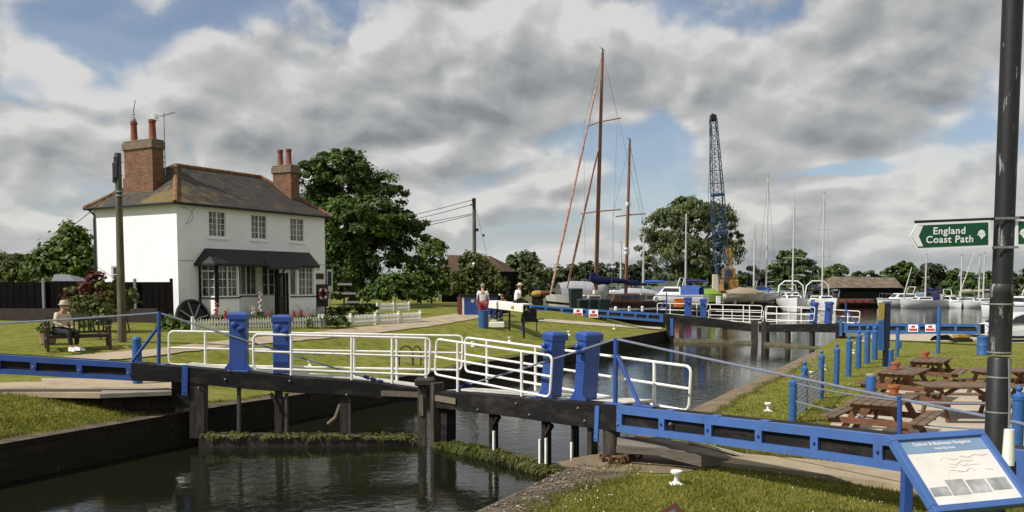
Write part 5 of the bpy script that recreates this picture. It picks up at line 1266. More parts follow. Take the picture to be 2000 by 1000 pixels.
# ---- near gate, left leaf
LA = Leaf((-7.0, 19.0), (-1.87, 19.3), [(-160, 684), (0, 693), (262, 709), (345, 716), (480, 727), (575, 737), (690, 744), (762, 752), (826, 762)],
          [(-160, 720), (0, 730), (262, 744), (300, 745), (375, 748), (525, 765), (675, 772), (750, 778), (826, 792)])
T = thing('lock_gate', 'left leaf of the near lock gate, its beam blue at the left end', 'lock gate', LA.p(372, 850), group=None)
LA.beam(255, 826, 0, .38).build('top_beam', BLACK, T, bevel=.012)
e_ = LA.beam(-160, 255, .06, .38, .02, .985).build('balance_beam', BLACK, T)
LA.panel(-160, 256, [(-150, -92), (-80, -10), (0, 59), (70, 149), (160, 246)], .058).build('blue_frame', BLUE, T)
mb = MB(); mb.quad(LA.f(256, 0, 0), LA.f(256, 1, 0), LA.f(256, 1, .38), LA.f(256, 0, .38)); mb.quad(LA.f(-160, 1.0, 0), LA.f(256, 1.0, 0), LA.f(256, 1.0, .10), LA.f(-160, 1.0, .10)); mb.quad(LA.f(-160, 0, 0), LA.f(256, 0, 0), LA.f(256, 0, .4), LA.f(-160, 0, .4)); mb.build('beam_edge', BLUE_LIT, T)
for px in (65, 155, 251, -5): bolt(T, LA, px, LA.lin(LA.top, px) + 20, .022)
for px, py in ((388, 757), (440, 741), (566, 744), (677, 771), (447, 724)): bolt(T, LA, px, py, .025)
LA.post(384, 746, 856, 27, .03, .34).build('heel_post', WETWOOD, T)
LA.post(352, 744, 796, 34, .12, .3).build('collar_block', BLACK, T)
for px, a, b_, w_, m_ in ((543, 762, 850, 13, WETWOOD), (672, 773, 850, 16, WETWOOD), (558, 770, 850, 5, DULL), (465, 756, 848, 5, DULL), (393, 748, 850, 6, WETWOOD), (681, 774, 850, 6, DULL)):
    LA.post(px, a, b_, w_, .08, .16).build('gate_post', m_, T)
mb = MB(); mb.tube([LA.p(528, 768, .05), LA.p(536, 780, .05), LA.p(545, 800, .05)], .045, 6); mb.build('brace', WETWOOD, T); mb = MB(); mb.tube([LA.p(640, 828, .1), LA.p(655, 815, .1), LA.p(664, 790, .1)], .035, 6); mb.build('brace', LICHWOOD, T)
LA.post(361, 713, 772, 11, -.025, .03, px2=360).build('iron_strap', BLUE, T)
for py in (755, 766): bolt(T, LA, 360, py, .02, BLACKM)
lt = [(392, 849), (540, 850), (700, 851), (816, 854)]
LB = Leaf((-7.0, 19.0), (-1.87, 19.3), lt, [(x, y + 30) for x, y in lt]); LB.beam(388, 816, .0, .34).build('bottom_beam', WETWOOD, T)
moss(T, LB, lt, 5200, .16, MOSS, seed=1.0)
LA.post(824, 742, 900, 17, -.04, .30).build('mitre_post', mat('worn_mitre_timber', (.055, .042, .032), (.018, .014, .012), .75, 3, .6, 14, c3=(.12, .095, .07), stretch=(3, 3, .5)), T, bevel=.015)
mb = MB(); mb.bar(LA.p(744, 768, -.03), LA.p(818, 771, -.03), .02, .12, up=(0, 0, 1)); mb.build('mitre_plate', LICHWOOD, T)
mb = MB(); mb.bar(LA.p(822, 772, -.06), LA.p(823, 812, -.06), .02, .09, up=LA.d); mb.build('mitre_plate', LICHWOOD, T)
mb = MB(); a = LA.p(830, 745, .1); mb.box(a, (.42, .5, .16), bev=.03); mb.build('post_head', WETWOOD, T)
# walkway
DECK = mat('white_deck_boards', (.62, .60, .54), (.40, .38, .33), .7, 2.5, .4, 18, wear=((.22, .19, .15), .62, 4))
def deck(lf, px0, px1, o0, o1):
    mb = MB(); xs = np.linspace(px0, px1, 12)
    for a, b_ in zip(xs, xs[1:]):
        p, q_ = lf.f(a, 1, 0), lf.f(b_, 1, 0); mb.hexa([p + lf.n * o0 - V((0, 0, .06)), q_ + lf.n * o0 - V((0, 0, .06)), q_ + lf.n * o1 - V((0, 0, .06)), p + lf.n * o1 - V((0, 0, .06))], [p + lf.n * o0 - V((0, 0, .005)), q_ + lf.n * o0 - V((0, 0, .005)), q_ + lf.n * o1 - V((0, 0, .005)), p + lf.n * o1 - V((0, 0, .005))])
    return mb
deck(LA, 345, 826, .385, 1.12).build('walkway', DECK, T)
rail(T, LA, 1.05, 0, (330, 647), (904, 656), (902, 723), (330, 712), [(401, 716), (566, 728), (692, 738), (775, 745)], name='back_railing')
rail(T, LA, .10, 0, (495, 653), (841, 661), (838, 733), (495, 719), [(569, 733), (687, 742), (766, 749), (832, 752)], name='front_railing')
PG = 'blue paddle posts on the near lock gate'
paddle_post('leftmost blue paddle post, on the left leaf of the near gate', LA, (464, 722), (463, 610), 32, PG)
paddle_post('second blue paddle post from the left, behind the white front railing', LA, (549, 729), (548, 615), 31, PG, plate=False)
# ---- near gate, right leaf
LR = Leaf((-1.87, 19.3), (1.78, 14.8), [(838, 764), (870, 766), (1000, 775), (1100, 783), (1195, 791), (1400, 815), (1600, 836), (1750, 853), (2000, 881), (2160, 899)],
          [(838, 796), (870, 799), (952, 807), (1050, 822), (1150, 837), (1205, 843), (1400, 868), (1600, 896), (1755, 921), (2000, 957), (2160, 980)])
T = thing('lock_gate', 'right leaf of the near lock gate, its long blue beam running to the info board', 'lock gate', LR.p(1195, 890))
LR.beam(840, 1204, 0, .38).build('top_beam', BLACK, T, bevel=.012)
LR.beam(1204, 2160, .06, .40, .02, .985).build('balance_beam', BLACK, T)
LR.panel(1204, 2160, [(1214, 1286), (1297, 1376), (1389, 1474), (1487, 1582), (1597, 1705), (1723, 1840), (1860, 1985), (2005, 2140)], .058).build('blue_frame', BLUE_LIT, T)  # sunlit leaf: frame coloured lighter than the left leaf's frame
mb = MB(); mb.quad(LR.f(1204, 0, 0), LR.f(1204, 1, 0), LR.f(1204, 1, .38), LR.f(1204, 0, .38))
for a, b_ in zip(np.linspace(1204, 2160, 9), np.linspace(1204, 2160, 9)[1:]):
    mb.quad(LR.f(a, 1, 0), LR.f(b_, 1, 0), LR.f(b_, 1, .10), LR.f(a, 1, .10)); mb.quad(LR.f(a, 0, 0), LR.f(b_, 0, 0), LR.f(b_, 0, .4), LR.f(a, 0, .4))
mb.build('beam_edge', BLUE_LIT, T)
for px in (1291, 1382, 1481, 1590, 1714): bolt(T, LR, px, (LR.lin(LR.top, px) + LR.lin(LR.bot, px)) / 2, .02, BLUE)
for px, py in ((934, 800), (1009, 788), (1035, 810), (1143, 822), (1130, 797), (1310, 828), (1207, 828)): bolt(T, LR, px, py, .024)
for px in (1303, 1392, 1488): mb = MB(); mb.box(LR.f(px, 1, .1) + V((0, 0, .006)), (.14, .12, .02), Matrix.Rotation(math.atan2(LR.d.y, LR.d.x), 3, 'Z')); mb.build('hand_grip', BLUE_LIT, T)
hp = LR.p(1194, 892, .17); mb = MB(); mb.lathe(V((hp.x, hp.y, -1.0)), [(.155, 0), (.155, 1.75), (.12, 1.8)], 18); mb.build('heel_post', WETWOOD, T, smooth=True)
LR.post(1166, 793, 862, 11, -.03, .03, px2=1163).build('iron_strap', BLUE_LIT, T)
for py in (846, 857): bolt(T, LR, 1164, py, .02, BLACKM)
for px, a, b_, w_, m_ in ((958, 806, 884, 11, BLACK), (1061, 823, 908, 11, BLACK), (1117, 832, 916, 5, BLACK), (1151, 835, 905, 12, WETWOOD)):
    LR.post(px, a, b_, w_, .08, .16).build('gate_post', m_, T)
for px, a, b_ in ((963, 842, 880), (1053, 858, 906), (1065, 856, 906), (1115, 864, 918)): LR.post(px, a, b_, 4.5, .05, .04).build('white_rod', WHITE, T)
for px, y in ((964, 817), (1067, 834)):
    mb = MB(); mb.bar(LR.p(px, y + 13, .1), LR.p(px + 10, y - 4, .1), .1, .07); mb.build('brace', BLACK, T)
rtp = [(850, 866), (905, 871), (960, 882), (1030, 903), (1092, 921)]
LQ = Leaf((-1.87, 19.3), (1.78, 14.8), rtp, [(x, y + 32) for x, y in rtp]); LQ.beam(850, 1092, .0, .36).build('bottom_beam', WETWOOD, T)
moss(T, LQ, rtp, 6500, .34, MOSS, seed=2.0); moss(T, LQ, rtp[:3], 4200, .40, MOSSG, seed=5.0)
LR.post(843, 748, 893, 13, -.05, .3).build('mitre_post', MATS['worn_mitre_timber'], T, bevel=.015)
LR.post(865, 797, 868, 26, .12, .25).build('mitre_backing', BLACK, T)
mb = MB(); mb.bar(LR.p(850, 777, -.03), LR.p(890, 784, -.03), .02, .13); mb.build('mitre_plate', LICHWOOD, T)
deck(LR, 842, 1190, .385, 1.12).build('walkway', DECK, T)
rail(T, LR, 1.05, 0, (909, 659), (1350, 716), (1345, 803), (909, 725), [(951, 748), (1046, 765), (1278, 798)], r=.027, name='back_railing')
rail(T, LR, .10, 0, (853, 662), (1079, 695), (1074, 776), (849, 731), [(894, 765), (1019, 774)], r=.026, name='front_railing')
paddle_post('third blue paddle post from the left, behind the end of the front railing', LR, (1063, 781), (1072, 648), 25, PG, depth=.34)
paddle_post('fourth blue paddle post from the left, with raised lettering', LR, (1128, 786), (1137, 648), 25, PG, depth=.38, text=True)
# stay posts with their cables
def stay(label, lf, foot, head, s0, s1, cables):
    T = thing('stay_post', label, 'stay post', lf.p(*foot, .2)); mb = MB(); mb.tube([lf.p(*foot, .2), lf.p(*head, .2)], .042, 10); mb.build('post', BLUE, T, smooth=True)
    mb = MB(); mb.tube([lf.p(*s0, .2), lf.p(*s1, .2)], .036, 8); mb.build('strut', BLUE, T, smooth=True)
    a = lf.p(*foot, .2); mb = MB(); mb.box(a + V((0, 0, .01)), (.34, .24, .03), Matrix.Rotation(math.atan2(lf.d.y, lf.d.x), 3, 'Z')); mb.build('foot_plate', BLUE_LIT, T)
    a = lf.p(*s1, .2); mb = MB(); mb.bar(a - lf.d * .12, a + lf.d * .32, .12, .05); mb.build('strut_foot', BLUE, T)
    for c in cables:
        mb = MB(); pts_ = [lf.p(x, y, o) for x, y, o in c]; mb.tube(sag(pts_[0], pts_[1], .02, 8), .02, 6); mb.build('cable', CABLE, T, smooth=True)
        if c[1][0] > 300 and c[1][0] < 1200:
            mb = MB(); e = pts_[1]; dr = (pts_[0] - e).normalized()
            for k in range(3): mb.tube([e + dr * (.05 + .16 * k), e + dr * (.17 + .16 * k)], [.035, .05][::(1 if k % 2 else -1)], 7)
            mb.tube([e + dr * .1, e + V((.05, 0, -.1))], .03, 6); mb.build('turnbuckle', NAVY, T, smooth=True)
stay('blue stay post with cables on the left balance beam', LA, (310, 713), (311, 609), (308, 640), (256, 709), [((311, 611, .2), (-160, 640, .2)), ((311, 611, .2), (752, 748, .25))])
stay('blue stay post with cables on the right balance beam', LR, (1202, 790), (1203, 660), (1206, 694), (1250, 793), [((1203, 662, .2), (893, 757, .25)), ((1203, 662, .2), (2160, 860, .2))])
T = thing('stay_post', 'thin blue post on the right balance beam before the nearest picnic table', 'stay post', LR.p(1757, 850, .2)); mb = MB(); mb.tube([LR.p(1757, 853, .2), LR.p(1757, 777, .2)], .030, 10); mb.build('post', BLUE, T, smooth=True)
mb = MB(); mb.lathe(LR.p(1757, 779, .2), [(.034, 0), (.036, .03), (.02, .045)], 10); mb.build('cap', BLUE, T, smooth=True)
b_ = Gt(268, 706); b_ = P(268, 706, 20.6); T = thing('blue_post', 'short thick blue post behind the left balance beam', 'post', V((b_.x, b_.y, zL(b_.x, b_.y))))
mb = MB(); mb.lathe(V((b_.x, b_.y, zL(b_.x, b_.y) - .1)), [(.115, 0), (.11, .8), (.105, P(268, 658, b_.y).z - zL(b_.x, b_.y) + .05), (.06, P(268, 658, b_.y).z - zL(b_.x, b_.y) + .1)], 14); mb.build('post', BLUE2, T, smooth=True)
# rusty chain by the right hinge, timber ramp under the beam
T = thing('rusty_chain', 'rusty iron chain and shackles lying by the foot of the right gate', 'chain', G(1205, 898, 0))
for i, (x, y) in enumerate(((1176, 893), (1184, 896), (1192, 899), (1200, 901), (1209, 901), (1218, 900), (1227, 897), (1236, 893), (1242, 890))):
    mb = MB(); c_ = G(x, y, .05); a = random.uniform(0, 3); mb.tube([c_ + V((math.cos(t) * .10 * math.cos(a), math.cos(t) * .10 * math.sin(a), math.sin(t) * .055)) for t in np.linspace(0, 2 * math.pi, 11)], .022, 6, cap=False); mb.build('link', RUST, T, smooth=True)
T = thing('timber_ramp', 'grey timber ramp leading down from the near gate walkway', 'ramp', G(1330, 885, 0))
def pr(px, py, z): return G(px, py, z)
mb = MB(); top = [G(1205, 852, .34), G(1300, 858, .34), G(1372, 868, .30), G(1448, 889, .08), G(1432, 897, .08), G(1370, 886, .28), G(1290, 874, .32), G(1205, 868, .32)]
mb.loft([[V((p.x, p.y, p.z - .07)) for p in top], top]); mb.build('boards', mat('ramp_boards', (.24, .215, .17), (.14, .12, .095), .9, 3, .5, 18), T)
mb = MB(); mb.loft([[G(1205, 870, .25), G(1205, 869, .31)], [G(1290, 875, .25), G(1290, 874.5, .31)], [G(1370, 887, .2), G(1370, 886.5, .27)], [G(1434, 898, .0), G(1433, 897.5, .07)]], cap=False, closed=False)
a = [G(1203, 870, .33), G(1290, 876, .32), G(1370, 888, .28), G(1434, 899, .08)]; bb = [V((p.x, p.y, 0)) for p in a]
bb[0] = a[0] - V((0, 0, .12)); bb[1].z = .19; bb[2].z = .08; bb.insert(1, a[1] - V((0, 0, .12))); a.insert(1, a[1])
for i in (0, 2, 3): mb.quad(a[i], a[i + 1], bb[i + 1], bb[i])
mb.build('side_board', mat('grey_side_boards', (.15, .135, .11), (.08, .07, .058), .9, 4, .5, 20, stretch=(1, 1, 6)), T)
mb = MB(); mb.bar(G(1345, 862, .36), G(1449, 888, .12), .1, .04); mb.build('edge_batten', CREAM, T)

# ---- far gate
FA = Leaf((9.5, 53.7), (14.4, 51.7), [(1032, 595), (1130, 602), (1290, 612), (1380, 621), (1478, 634)], [(1032, 607), (1130, 616), (1290, 629), (1380, 638), (1478, 649)])
FR = Leaf((14.4, 51.7), (17.9, 46.9), [(1482, 634), (1560, 633), (1650, 632), (1780, 632), (1915, 633)], [(1482, 649), (1560, 648), (1650, 650), (1780, 651), (1915, 653)])
for lf, lb_, bx0, bx1, kx0, kx1, holes, rails, posts, heel, pads, bt in (
    (FA, 'left leaf of the far lock gate, by the old yacht', 1032, 1295, 1295, 1478, [(1038, 1064), (1068, 1094), (1100, 1144), (1150, 1185), (1190, 1213), (1217, 1239), (1243, 1263), (1267, 1288)],
     ((1284, 592), (1489, 597), (1487, 624), (1284, 617)), [(1309, 619), (1361, 621), (1387, 622), (1412, 625), (1452, 630), (1464, 632)], 1308,
     (('left blue paddle post on the far gate', 1343, 620, 1343, 580, 12.5), ('second blue paddle post on the far gate, left leaf', 1373, 622, 1373, 583, 11)), [(1316, 661), (1400, 663), (1470, 667)]),
    (FR, 'right leaf of the far lock gate, its blue beam over the right bank', 1648, 1915, 1482, 1648, [(1656, 1677), (1681, 1704), (1708, 1733), (1738, 1768), (1797, 1826), (1832, 1864), (1869, 1907)],
     ((1495, 598), (1680, 608), (1678, 631), (1495, 624)), [(1517, 632), (1565, 632), (1590, 632), (1656, 632)], 1638,
     (('third blue paddle post on the far gate, right leaf', 1585, 632, 1588, 590, 10.5), ('rightmost blue paddle post on the far gate', 1614, 632, 1617, 589, 11)), [(1492, 668), (1550, 672), (1606, 679)])):
    T = thing('lock_gate', lb_, 'lock gate', lf.p(heel, 655))
    lf.beam(kx0, kx1, 0, .4).build('top_beam', BLACK, T); lf.beam(bx0, bx1, .06, .42, .02, .98).build('balance_beam', BLACK, T); lf.panel(bx0, bx1, holes, .058, (.3, .72)).build('blue_frame', BLUE2, T)
    lf.post(heel, 630, 672, 14, .05, .35).build('heel_post', BLACK, T); lf.post(heel + 4, 622, 656, 6, -.03, .03).build('iron_strap', BLUE2, T)
    c_ = 1473 if lf is FA else 1492; lf.post(c_, 628, 690, 12, -.03, .3).build('mitre_post', WETWOOD, T)
    for px, a, b_ in (((1415, 640, 692), (1365, 640, 672), (1330, 635, 668)) if lf is FA else ((1537, 648, 678), (1584, 648, 682))): lf.post(px, a, b_, 8, .05, .2).build('gate_post', WETWOOD, T)
    L2 = Leaf(tuple(lf.a.to_2d()), tuple(lf.b.to_2d()), bt, [(x, y + 7) for x, y in bt]); L2.beam(bt[0][0], bt[-1][0], -.05, .5).build('bottom_beam', mat('mossy_timber', (.17, .15, .09), (.07, .065, .035), .9, 4, .5, 15), T)
    deck(lf, kx0, kx1, .405, 1.1).build('walkway', DECK, T); rail(T, lf, 1.05, 0, *rails, posts, r=.026)
    if lf is FA: rail(T, lf, .1, 0, (1384, 604), (1492, 607), (1490, 630), (1384, 626), [(1430, 629)], r=.024, name='front_railing')
    else: rail(T, lf, .1, 0, (1498, 599), (1592, 600), (1590, 626), (1496, 628), [(1540, 633)], r=.024, name='front_railing')
    for q_ in pads: paddle_post(q_[0], lf, q_[1:3], q_[3:5], q_[5], 'blue paddle posts on the far lock gate', plate=False)
    for (x0, x1, y0, y1_) in (((1120, 1138, 603, 618), (1150, 1168, 605, 620)) if lf is FA else ((1774, 1793, 634, 648), (1807, 1827, 634, 648))):
        s_ = thing('warning_sign', {1120: 'left red and white warning sign on the far left beam', 1150: 'right red and white warning sign on the far left beam', 1774: 'left red and white warning sign on the far right beam', 1807: 'right red and white warning sign on the far right beam'}[x0], 'warning sign', lf.p(x0, y1_, -.02), group='red and white signs on the far gate beams')
        mb = MB(); mb.extrude([lf.p(x0, y1_, -.03), lf.p(x1, y1_, -.03), lf.p(x1, y0, -.03), lf.p(x0, y0, -.03)], lf.n * .02); mb.build('plate', WHITEB, s_)
        mb = MB(); ym = y0 + (y1_ - y0) * .55; mb.quad(lf.p(x0 + 1.5, y1_ - 1.5, -.034), lf.p(x1 - 1.5, y1_ - 1.5, -.034), lf.p(x1 - 1.5, ym, -.034), lf.p(x0 + 1.5, ym, -.034)); mb.build('red_panel', mat('sign_red', (.5, .05, .05), (.42, .04, .04)), s_)
        mb = MB(); mb.quad(lf.p(x0 + 6, ym - 1.5, -.034), lf.p(x1 - 6, ym - 1.5, -.034), lf.p(x1 - 6, y0 + 2, -.034), lf.p(x0 + 6, y0 + 2, -.034)); mb.build('print', RED, s_)
for lb_, lf, f_, h_, s0, s1 in (('blue stay post on the far left beam', FA, (1302, 617), (1302, 572), (1302, 585), (1280, 614)), ('blue stay post on the far right beam', FR, (1652, 632), (1652, 592), (1652, 604), (1672, 632))):
    stay(lb_, lf, f_, h_, s0, s1, [])
# ------------------------------------------------------------------ the right bank
# chained blue posts
names = ['first', 'second', 'third', 'fourth', 'fifth', 'sixth', 'seventh', 'eighth']
posts = [(1548, 730, 827), (1570, 704, 802), (1603, 683, 778), (1633, 670, 758), (1657, 656, 736), (1676, 646, 719), (1693, 638, 710), (1708, 638, 703)]
PB = []
def ball_post(label, px, y0, y1_, wpx):
    b_ = G(px, y1_, 0); T = thing('chain_post', label, 'post', b_, group='blue ball topped posts on the right bank'); H_ = P(px, y0, b_.y).z; r = max(.075, wpx / 2 * b_.y / F_PX)
    mb = MB(); mb.lathe(b_ - V((0, 0, .05)), [(r, 0), (r, H_ - .20), (r * 1.12, H_ - .195), (r * 1.12, H_ - .13), (r, H_ - .125), (r * .55, H_ - .09), (r * .35, H_ - .06)], 14); mb.build('shaft', BLUE2, T, smooth=True)
    mb = MB(); mb.ball(b_ + V((0, 0, H_ - .06)), r * .62, 10); mb.build('ball_finial', BLUE2, T, smooth=True); PB.append((b_, H_)); return T
for n_, (px, a, b_) in zip(names, posts): ball_post(n_ + ' of the row of ball topped blue posts, counting from the near end', px, a, b_, 15 if px < 1560 else 11)
ball_post('ball topped blue post just right of the black lamp post', 1985, 752, 905, 22)
T = thing('mesh_panel', 'diamond wire mesh panel between the three nearest blue posts', 'wire mesh', PB[0][0])
mb = MB(); a, b_ = PB[0][0] + V((0, 0, .1)), PB[2][0] + V((0, 0, .1)); h_ = .72; L = (b_ - a).length; d_ = (b_ - a).normalized()
for k in range(-5, 22):
    for s_ in (1, -1):
        x0, x1 = k * .2, k * .2 + h_; 
        if x1 < 0 or x0 > L: continue
        c0_, c1_ = max(x0, 0), min(x1, L); z = lambda x: (x - x0) if s_ > 0 else h_ - (x - x0)
        mb.tube([a + d_ * c0_ + V((0, 0, z(c0_))), a + d_ * c1_ + V((0, 0, z(c1_)))], .008, 4)
mb.build('mesh', STEEL, T); mb = MB()
for z in (0, h_): mb.tube([a + V((0, 0, z)), b_ + V((0, 0, z))], .012, 5)
mb.build('tension_wire', STEEL, T)
for lb_, f0, f1, sg in (('upper sagging wire from the nearest blue post to the post by the lamp', .82, .78, .16), ('lower sagging wire from the nearest blue post to the post by the lamp', .46, .42, .14)):
    mb = MB(); p0 = PB[0][0] + V((0, 0, PB[0][1] * f0)); p1 = PB[8][0] + V((0, 0, PB[8][1] * f1)); mb.tube(sag(p0, p1, sg, 14), .016, 6); single('guard_wire', mb, CABLE, lb_, 'wire', loc=p0, smooth=True)
for i in range(2):
    mb = MB(); p0 = PB[i][0] + V((0, 0, PB[i][1] * .8)); p1 = PB[i + 1][0] + V((0, 0, PB[i + 1][1] * .8)); mb.tube(sag(p0, p1, .03, 5), .012, 5); single('chain_link', mb, CABLE, ('short wire between the first and second ball topped blue posts', 'short wire between the second and third ball topped blue posts')[i], 'wire', loc=p0)
# plain blue posts
for lb_, px, y0, y1_, w_, box in (('stubby blue post behind the nearest picnic table', 1699, 731, 808, 19, 0), ('stubby blue post at the foot of the yellow topped sign post', 1738, 681, 716, 13, 0), ('thin blue post right of the yellow topped sign post, under the beam', 1752, 640, 697, 7, 1), ('tall thin blue post rising above the far right beam', 1832, 600, 690, 7, 0)):
    b_ = G(px, y1_, 0); T = thing('blue_post', lb_, 'post', b_); k = b_.y / F_PX; H_ = P(px, y0, b_.y).z
    mb = MB(); mb.lathe(b_ - V((0, 0, .05)), [(w_ / 2 * k, 0), (w_ / 2 * k, H_), (w_ / 2 * k * .9, H_ + .05)], 12); mb.build('shaft', BLUE2, T, smooth=True)
    if box: mb = MB(); mb.box(b_ + V((.07, -.05, H_ * .42)), (.13, .12, .3), bev=.02); mb.build('box', BLUE2, T)
    elif w_ > 10: mb = MB(); mb.lathe(b_ + V((0, 0, H_ - .04)), [(w_ / 2 * k * 1.02, 0), (w_ / 2 * k * 1.02, .05), (w_ / 2 * k * .8, .06)], 12); mb.build('cap', mat('pale_wood_cap', (.32, .30, .18), (.2, .19, .12), .8), T, smooth=True)
# yellow topped sign post
b_ = G(1728, 716, 0); T = thing('sign_post', 'dark sign post with narrow blue board and yellow top', 'sign post', b_); k = b_.y / F_PX
mb = MB(); mb.box(b_ + V((.03, 0, P(1728, 592, b_.y).z / 2)), (10 * k, .16, P(1728, 592, b_.y).z)); mb.build('post', mat('navy_post', (.012, .022, .055), (.008, .014, .035)), T)
q0 = P(1721, 684, b_.y - .1); q1 = P(1721, 626, b_.y - .1); mb = MB(); mb.bar(q0, q1, .035, 11 * k, up=(1, 0, 0)); mb.build('board', BLUE2, T)
q0 = P(1721, 623, b_.y - .1); q1 = P(1722, 591, b_.y - .1); mb = MB(); mb.bar(q0, q1, .045, 11 * k, up=(1, 0, 0)); mb.build('yellow_panel', mat('dull_yellow', (.42, .31, .05), (.26, .19, .04), .7, 8), T)
mb = MB(); mb.box(b_ + V((.03, 0, P(1728, 590, b_.y).z)), (14 * k, .2, .05), bev=.01); mb.build('cap', BLUE2, T)
# drum under the beam end
b_ = G(1919, 693, 0); T = thing('counterweight_drum', 'blue drum standing under the end of the far right beam', 'drum', b_); k = b_.y / F_PX; H_ = P(1919, 657, b_.y).z
mb = MB(); mb.lathe(b_, [(10.5 * k, 0), (11 * k, .03), (10.5 * k, .05), (10.5 * k, H_ * .5), (11 * k, H_ * .51), (10.5 * k, H_ * .53), (10.5 * k, H_ - .04), (11 * k, H_ - .02), (10 * k, H_), (.01, H_)], 18); mb.build('body', BLUE2, T, smooth=True)
mb = MB(); mb.tube([P(1915, 658, b_.y), P(1912, 645, b_.y), P(1906, 637, b_.y)], .04, 6); mb.tube([P(1926, 658, b_.y), P(1932, 642, b_.y), P(1926, 634, b_.y)], .02, 6); mb.build('pipe', STEEL, T)
b_ = G(1878, 667, 0); T = thing('yellow_pump', 'small yellow machine on the quay under the far right beam', 'machine', b_); mb = MB(); mb.box(b_ + V((0, 0, .3)), (.75, .5, .3), bev=.08); mb.lathe(b_ + V((.1, -.2, .5)), [(.12, 0), (.16, .08), (.1, .2)], 10); mb.build('body', YELLOW, T); mb = MB(); mb.box(b_ + V((.05, 0, .08)), (.8, .55, .16), bev=.03); mb.build('base', BLACKM, T)
mb = MB(); pts_ = [G(1812, 667, .03), G(1825, 660, .25), G(1850, 659, .3), G(1868, 666, .05)]; mb.tube([pts_[0].lerp(pts_[1], .5), pts_[1], pts_[2], pts_[3]], [.05, .12, .14, .05], 7); single('driftwood', mb, WETWOOD, 'dark crooked log lying on the quay below the right beam signs', 'log', loc=pts_[0], smooth=True)

# picnic tables
def picnic_table(label, c, rz, L=1.75):
    T = thing('picnic_table', label, 'picnic table', c, rz, 'brown picnic tables on the right bank'); BEV = dict(bevel=.006)
    mb = MB()
    for k in range(6): mb.box((0, -.375 + .15 * k, .735), (L, .138, .035))
    mb.build('tabletop', TABLET, T, **BEV)
    for s_ in (-1, 1):
        mb = MB()
        for k in range(2): mb.box((0, s_ * (.66 + .14 * k), .435), (L, .13, .035))
        mb.build('bench_seat', TABLET, T, **BEV)
    for e in (-1, 1):
        x = e * (L / 2 - .28)
        for s_ in (-1, 1):
            mb = MB(); mb.bar((x, s_ * .62, 0), (x, s_ * .24, .715), .045, .11, up=(0, 1, 0)); mb.build('leg', TABLEW, T, **BEV)
        mb = MB(); mb.box((x + e * .047, 0, .365), (.045, 1.56, .12)); mb.build('cross_beam', TABLEW, T, **BEV)
        mb = MB(); mb.box((x + e * .047, 0, .665), (.045, .80, .09)); mb.build('top_bearer', TABLEW, T, **BEV)
        mb = MB(); mb.bar((x, 0, .40), (e * .12, 0, .70), .045, .08); mb.build('brace', TABLEW, T, **BEV)
    return T
p1_, p4_ = G(1654, 786, .75), G(1695, 768, .75); p2_, p3_ = G(1749, 795, .75), G(1797, 770, .75)
TS = 1.08
cen = (p1_ + p2_ + p3_ + p4_) / 4; dr_ = ((p4_ - p1_).normalized() + (p3_ - p2_).normalized()).normalized(); RZ1 = math.atan2(dr_.y, dr_.x)
t1 = picnic_table('nearest brown picnic table, bearing a terracotta pot', (cen.x, cen.y, .015), RZ1); t1.scale = (TS, TS, 1.0)
T2 = G(1763, 724, .75); T3 = G(1817, 702, .75); T4 = G(1886, 752, .75); T5 = G(1968, 722, .75)
t2 = copy_thing(t1, 'brown picnic table in the middle of the patio with a pot at its left', (T2.x, T2.y, .015), RZ1 - .03)
t3 = copy_thing(t1, 'farthest brown picnic table with a small terracotta pot', (T3.x, T3.y, .015), RZ1 + .02)
t4 = copy_thing(t1, 'bare brown picnic table set lengthwise left of the lamp post', (T4.x, T4.y, .015), -.06)
t5 = copy_thing(t1, 'brown picnic table partly hidden by the black lamp post', (T5.x, T5.y, .0), .10)
for lb_, px, py in (('terracotta pot on the nearest picnic table', 1746, 770), ('terracotta pot on the middle picnic table', 1749, 721), ('terracotta pot on the farthest picnic table', 1807, 699)):
    p = G(px, py, .77); T = thing('flower_pot', lb_, 'flower pot', p, group='terracotta pots on the picnic tables'); mb = MB(); mb.lathe(p, [(.075, 0), (.10, .13), (.115, .135), (.115, .19), (.09, .19), (.085, .12), (.01, .11)], 16); mb.build('pot', TERRA, T, smooth=True); mb = MB(); mb.lathe(p, [(.12, 0), (.13, .02), (.07, .022)], 16); mb.build('saucer', TERRA, T, smooth=True)

# ---- black lamp post with the footpath signs
LP = P(1949, 900, 9.35); LX, LY = P(1960, 480, 9.35).x, 9.35
T = thing('lamp_post', 'tall weathered black lamp post at the right of the photo', 'lamp post', (LX, LY, 0))
LMAT = mat('worn_black_post', (.014, .013, .014), (.008, .008, .008), .5, 2, .35, 22, wear=((.26, .25, .25), .60, 5.5), stretch=(3, 3, .5), spec=.4)
LMAT2 = mat('grimy_sleeve', (.035, .034, .034), (.012, .012, .012), .5, 4, .4, 18, wear=((.24, .24, .24), .56, 5), stretch=(2, 2, .5))
zc1 = P(1955, 560, LY).z; zc2 = P(1955, 692, LY).z
mb = MB(); mb.lathe((LX, LY, zc1 - .02), [(.108, 0), (.100, .06), (.100, 4.2), (.085, 7)], 24); mb.build('shaft', LMAT, T, smooth=True)
mb = MB(); mb.lathe((LX, LY, zc2), [(.114, 0), (.112, zc1 - zc2 - .08), (.118, zc1 - zc2 - .07), (.118, zc1 - zc2), (.105, zc1 - zc2 + .03)], 24); mb.build('sleeve', LMAT2, T, smooth=True)
mb = MB(); mb.lathe((LX, LY, -.05), [(.115, 0), (.115, zc2 - .0), (.10, zc2 + .02)], 24); mb.build('base', BLACKM, T, smooth=True)
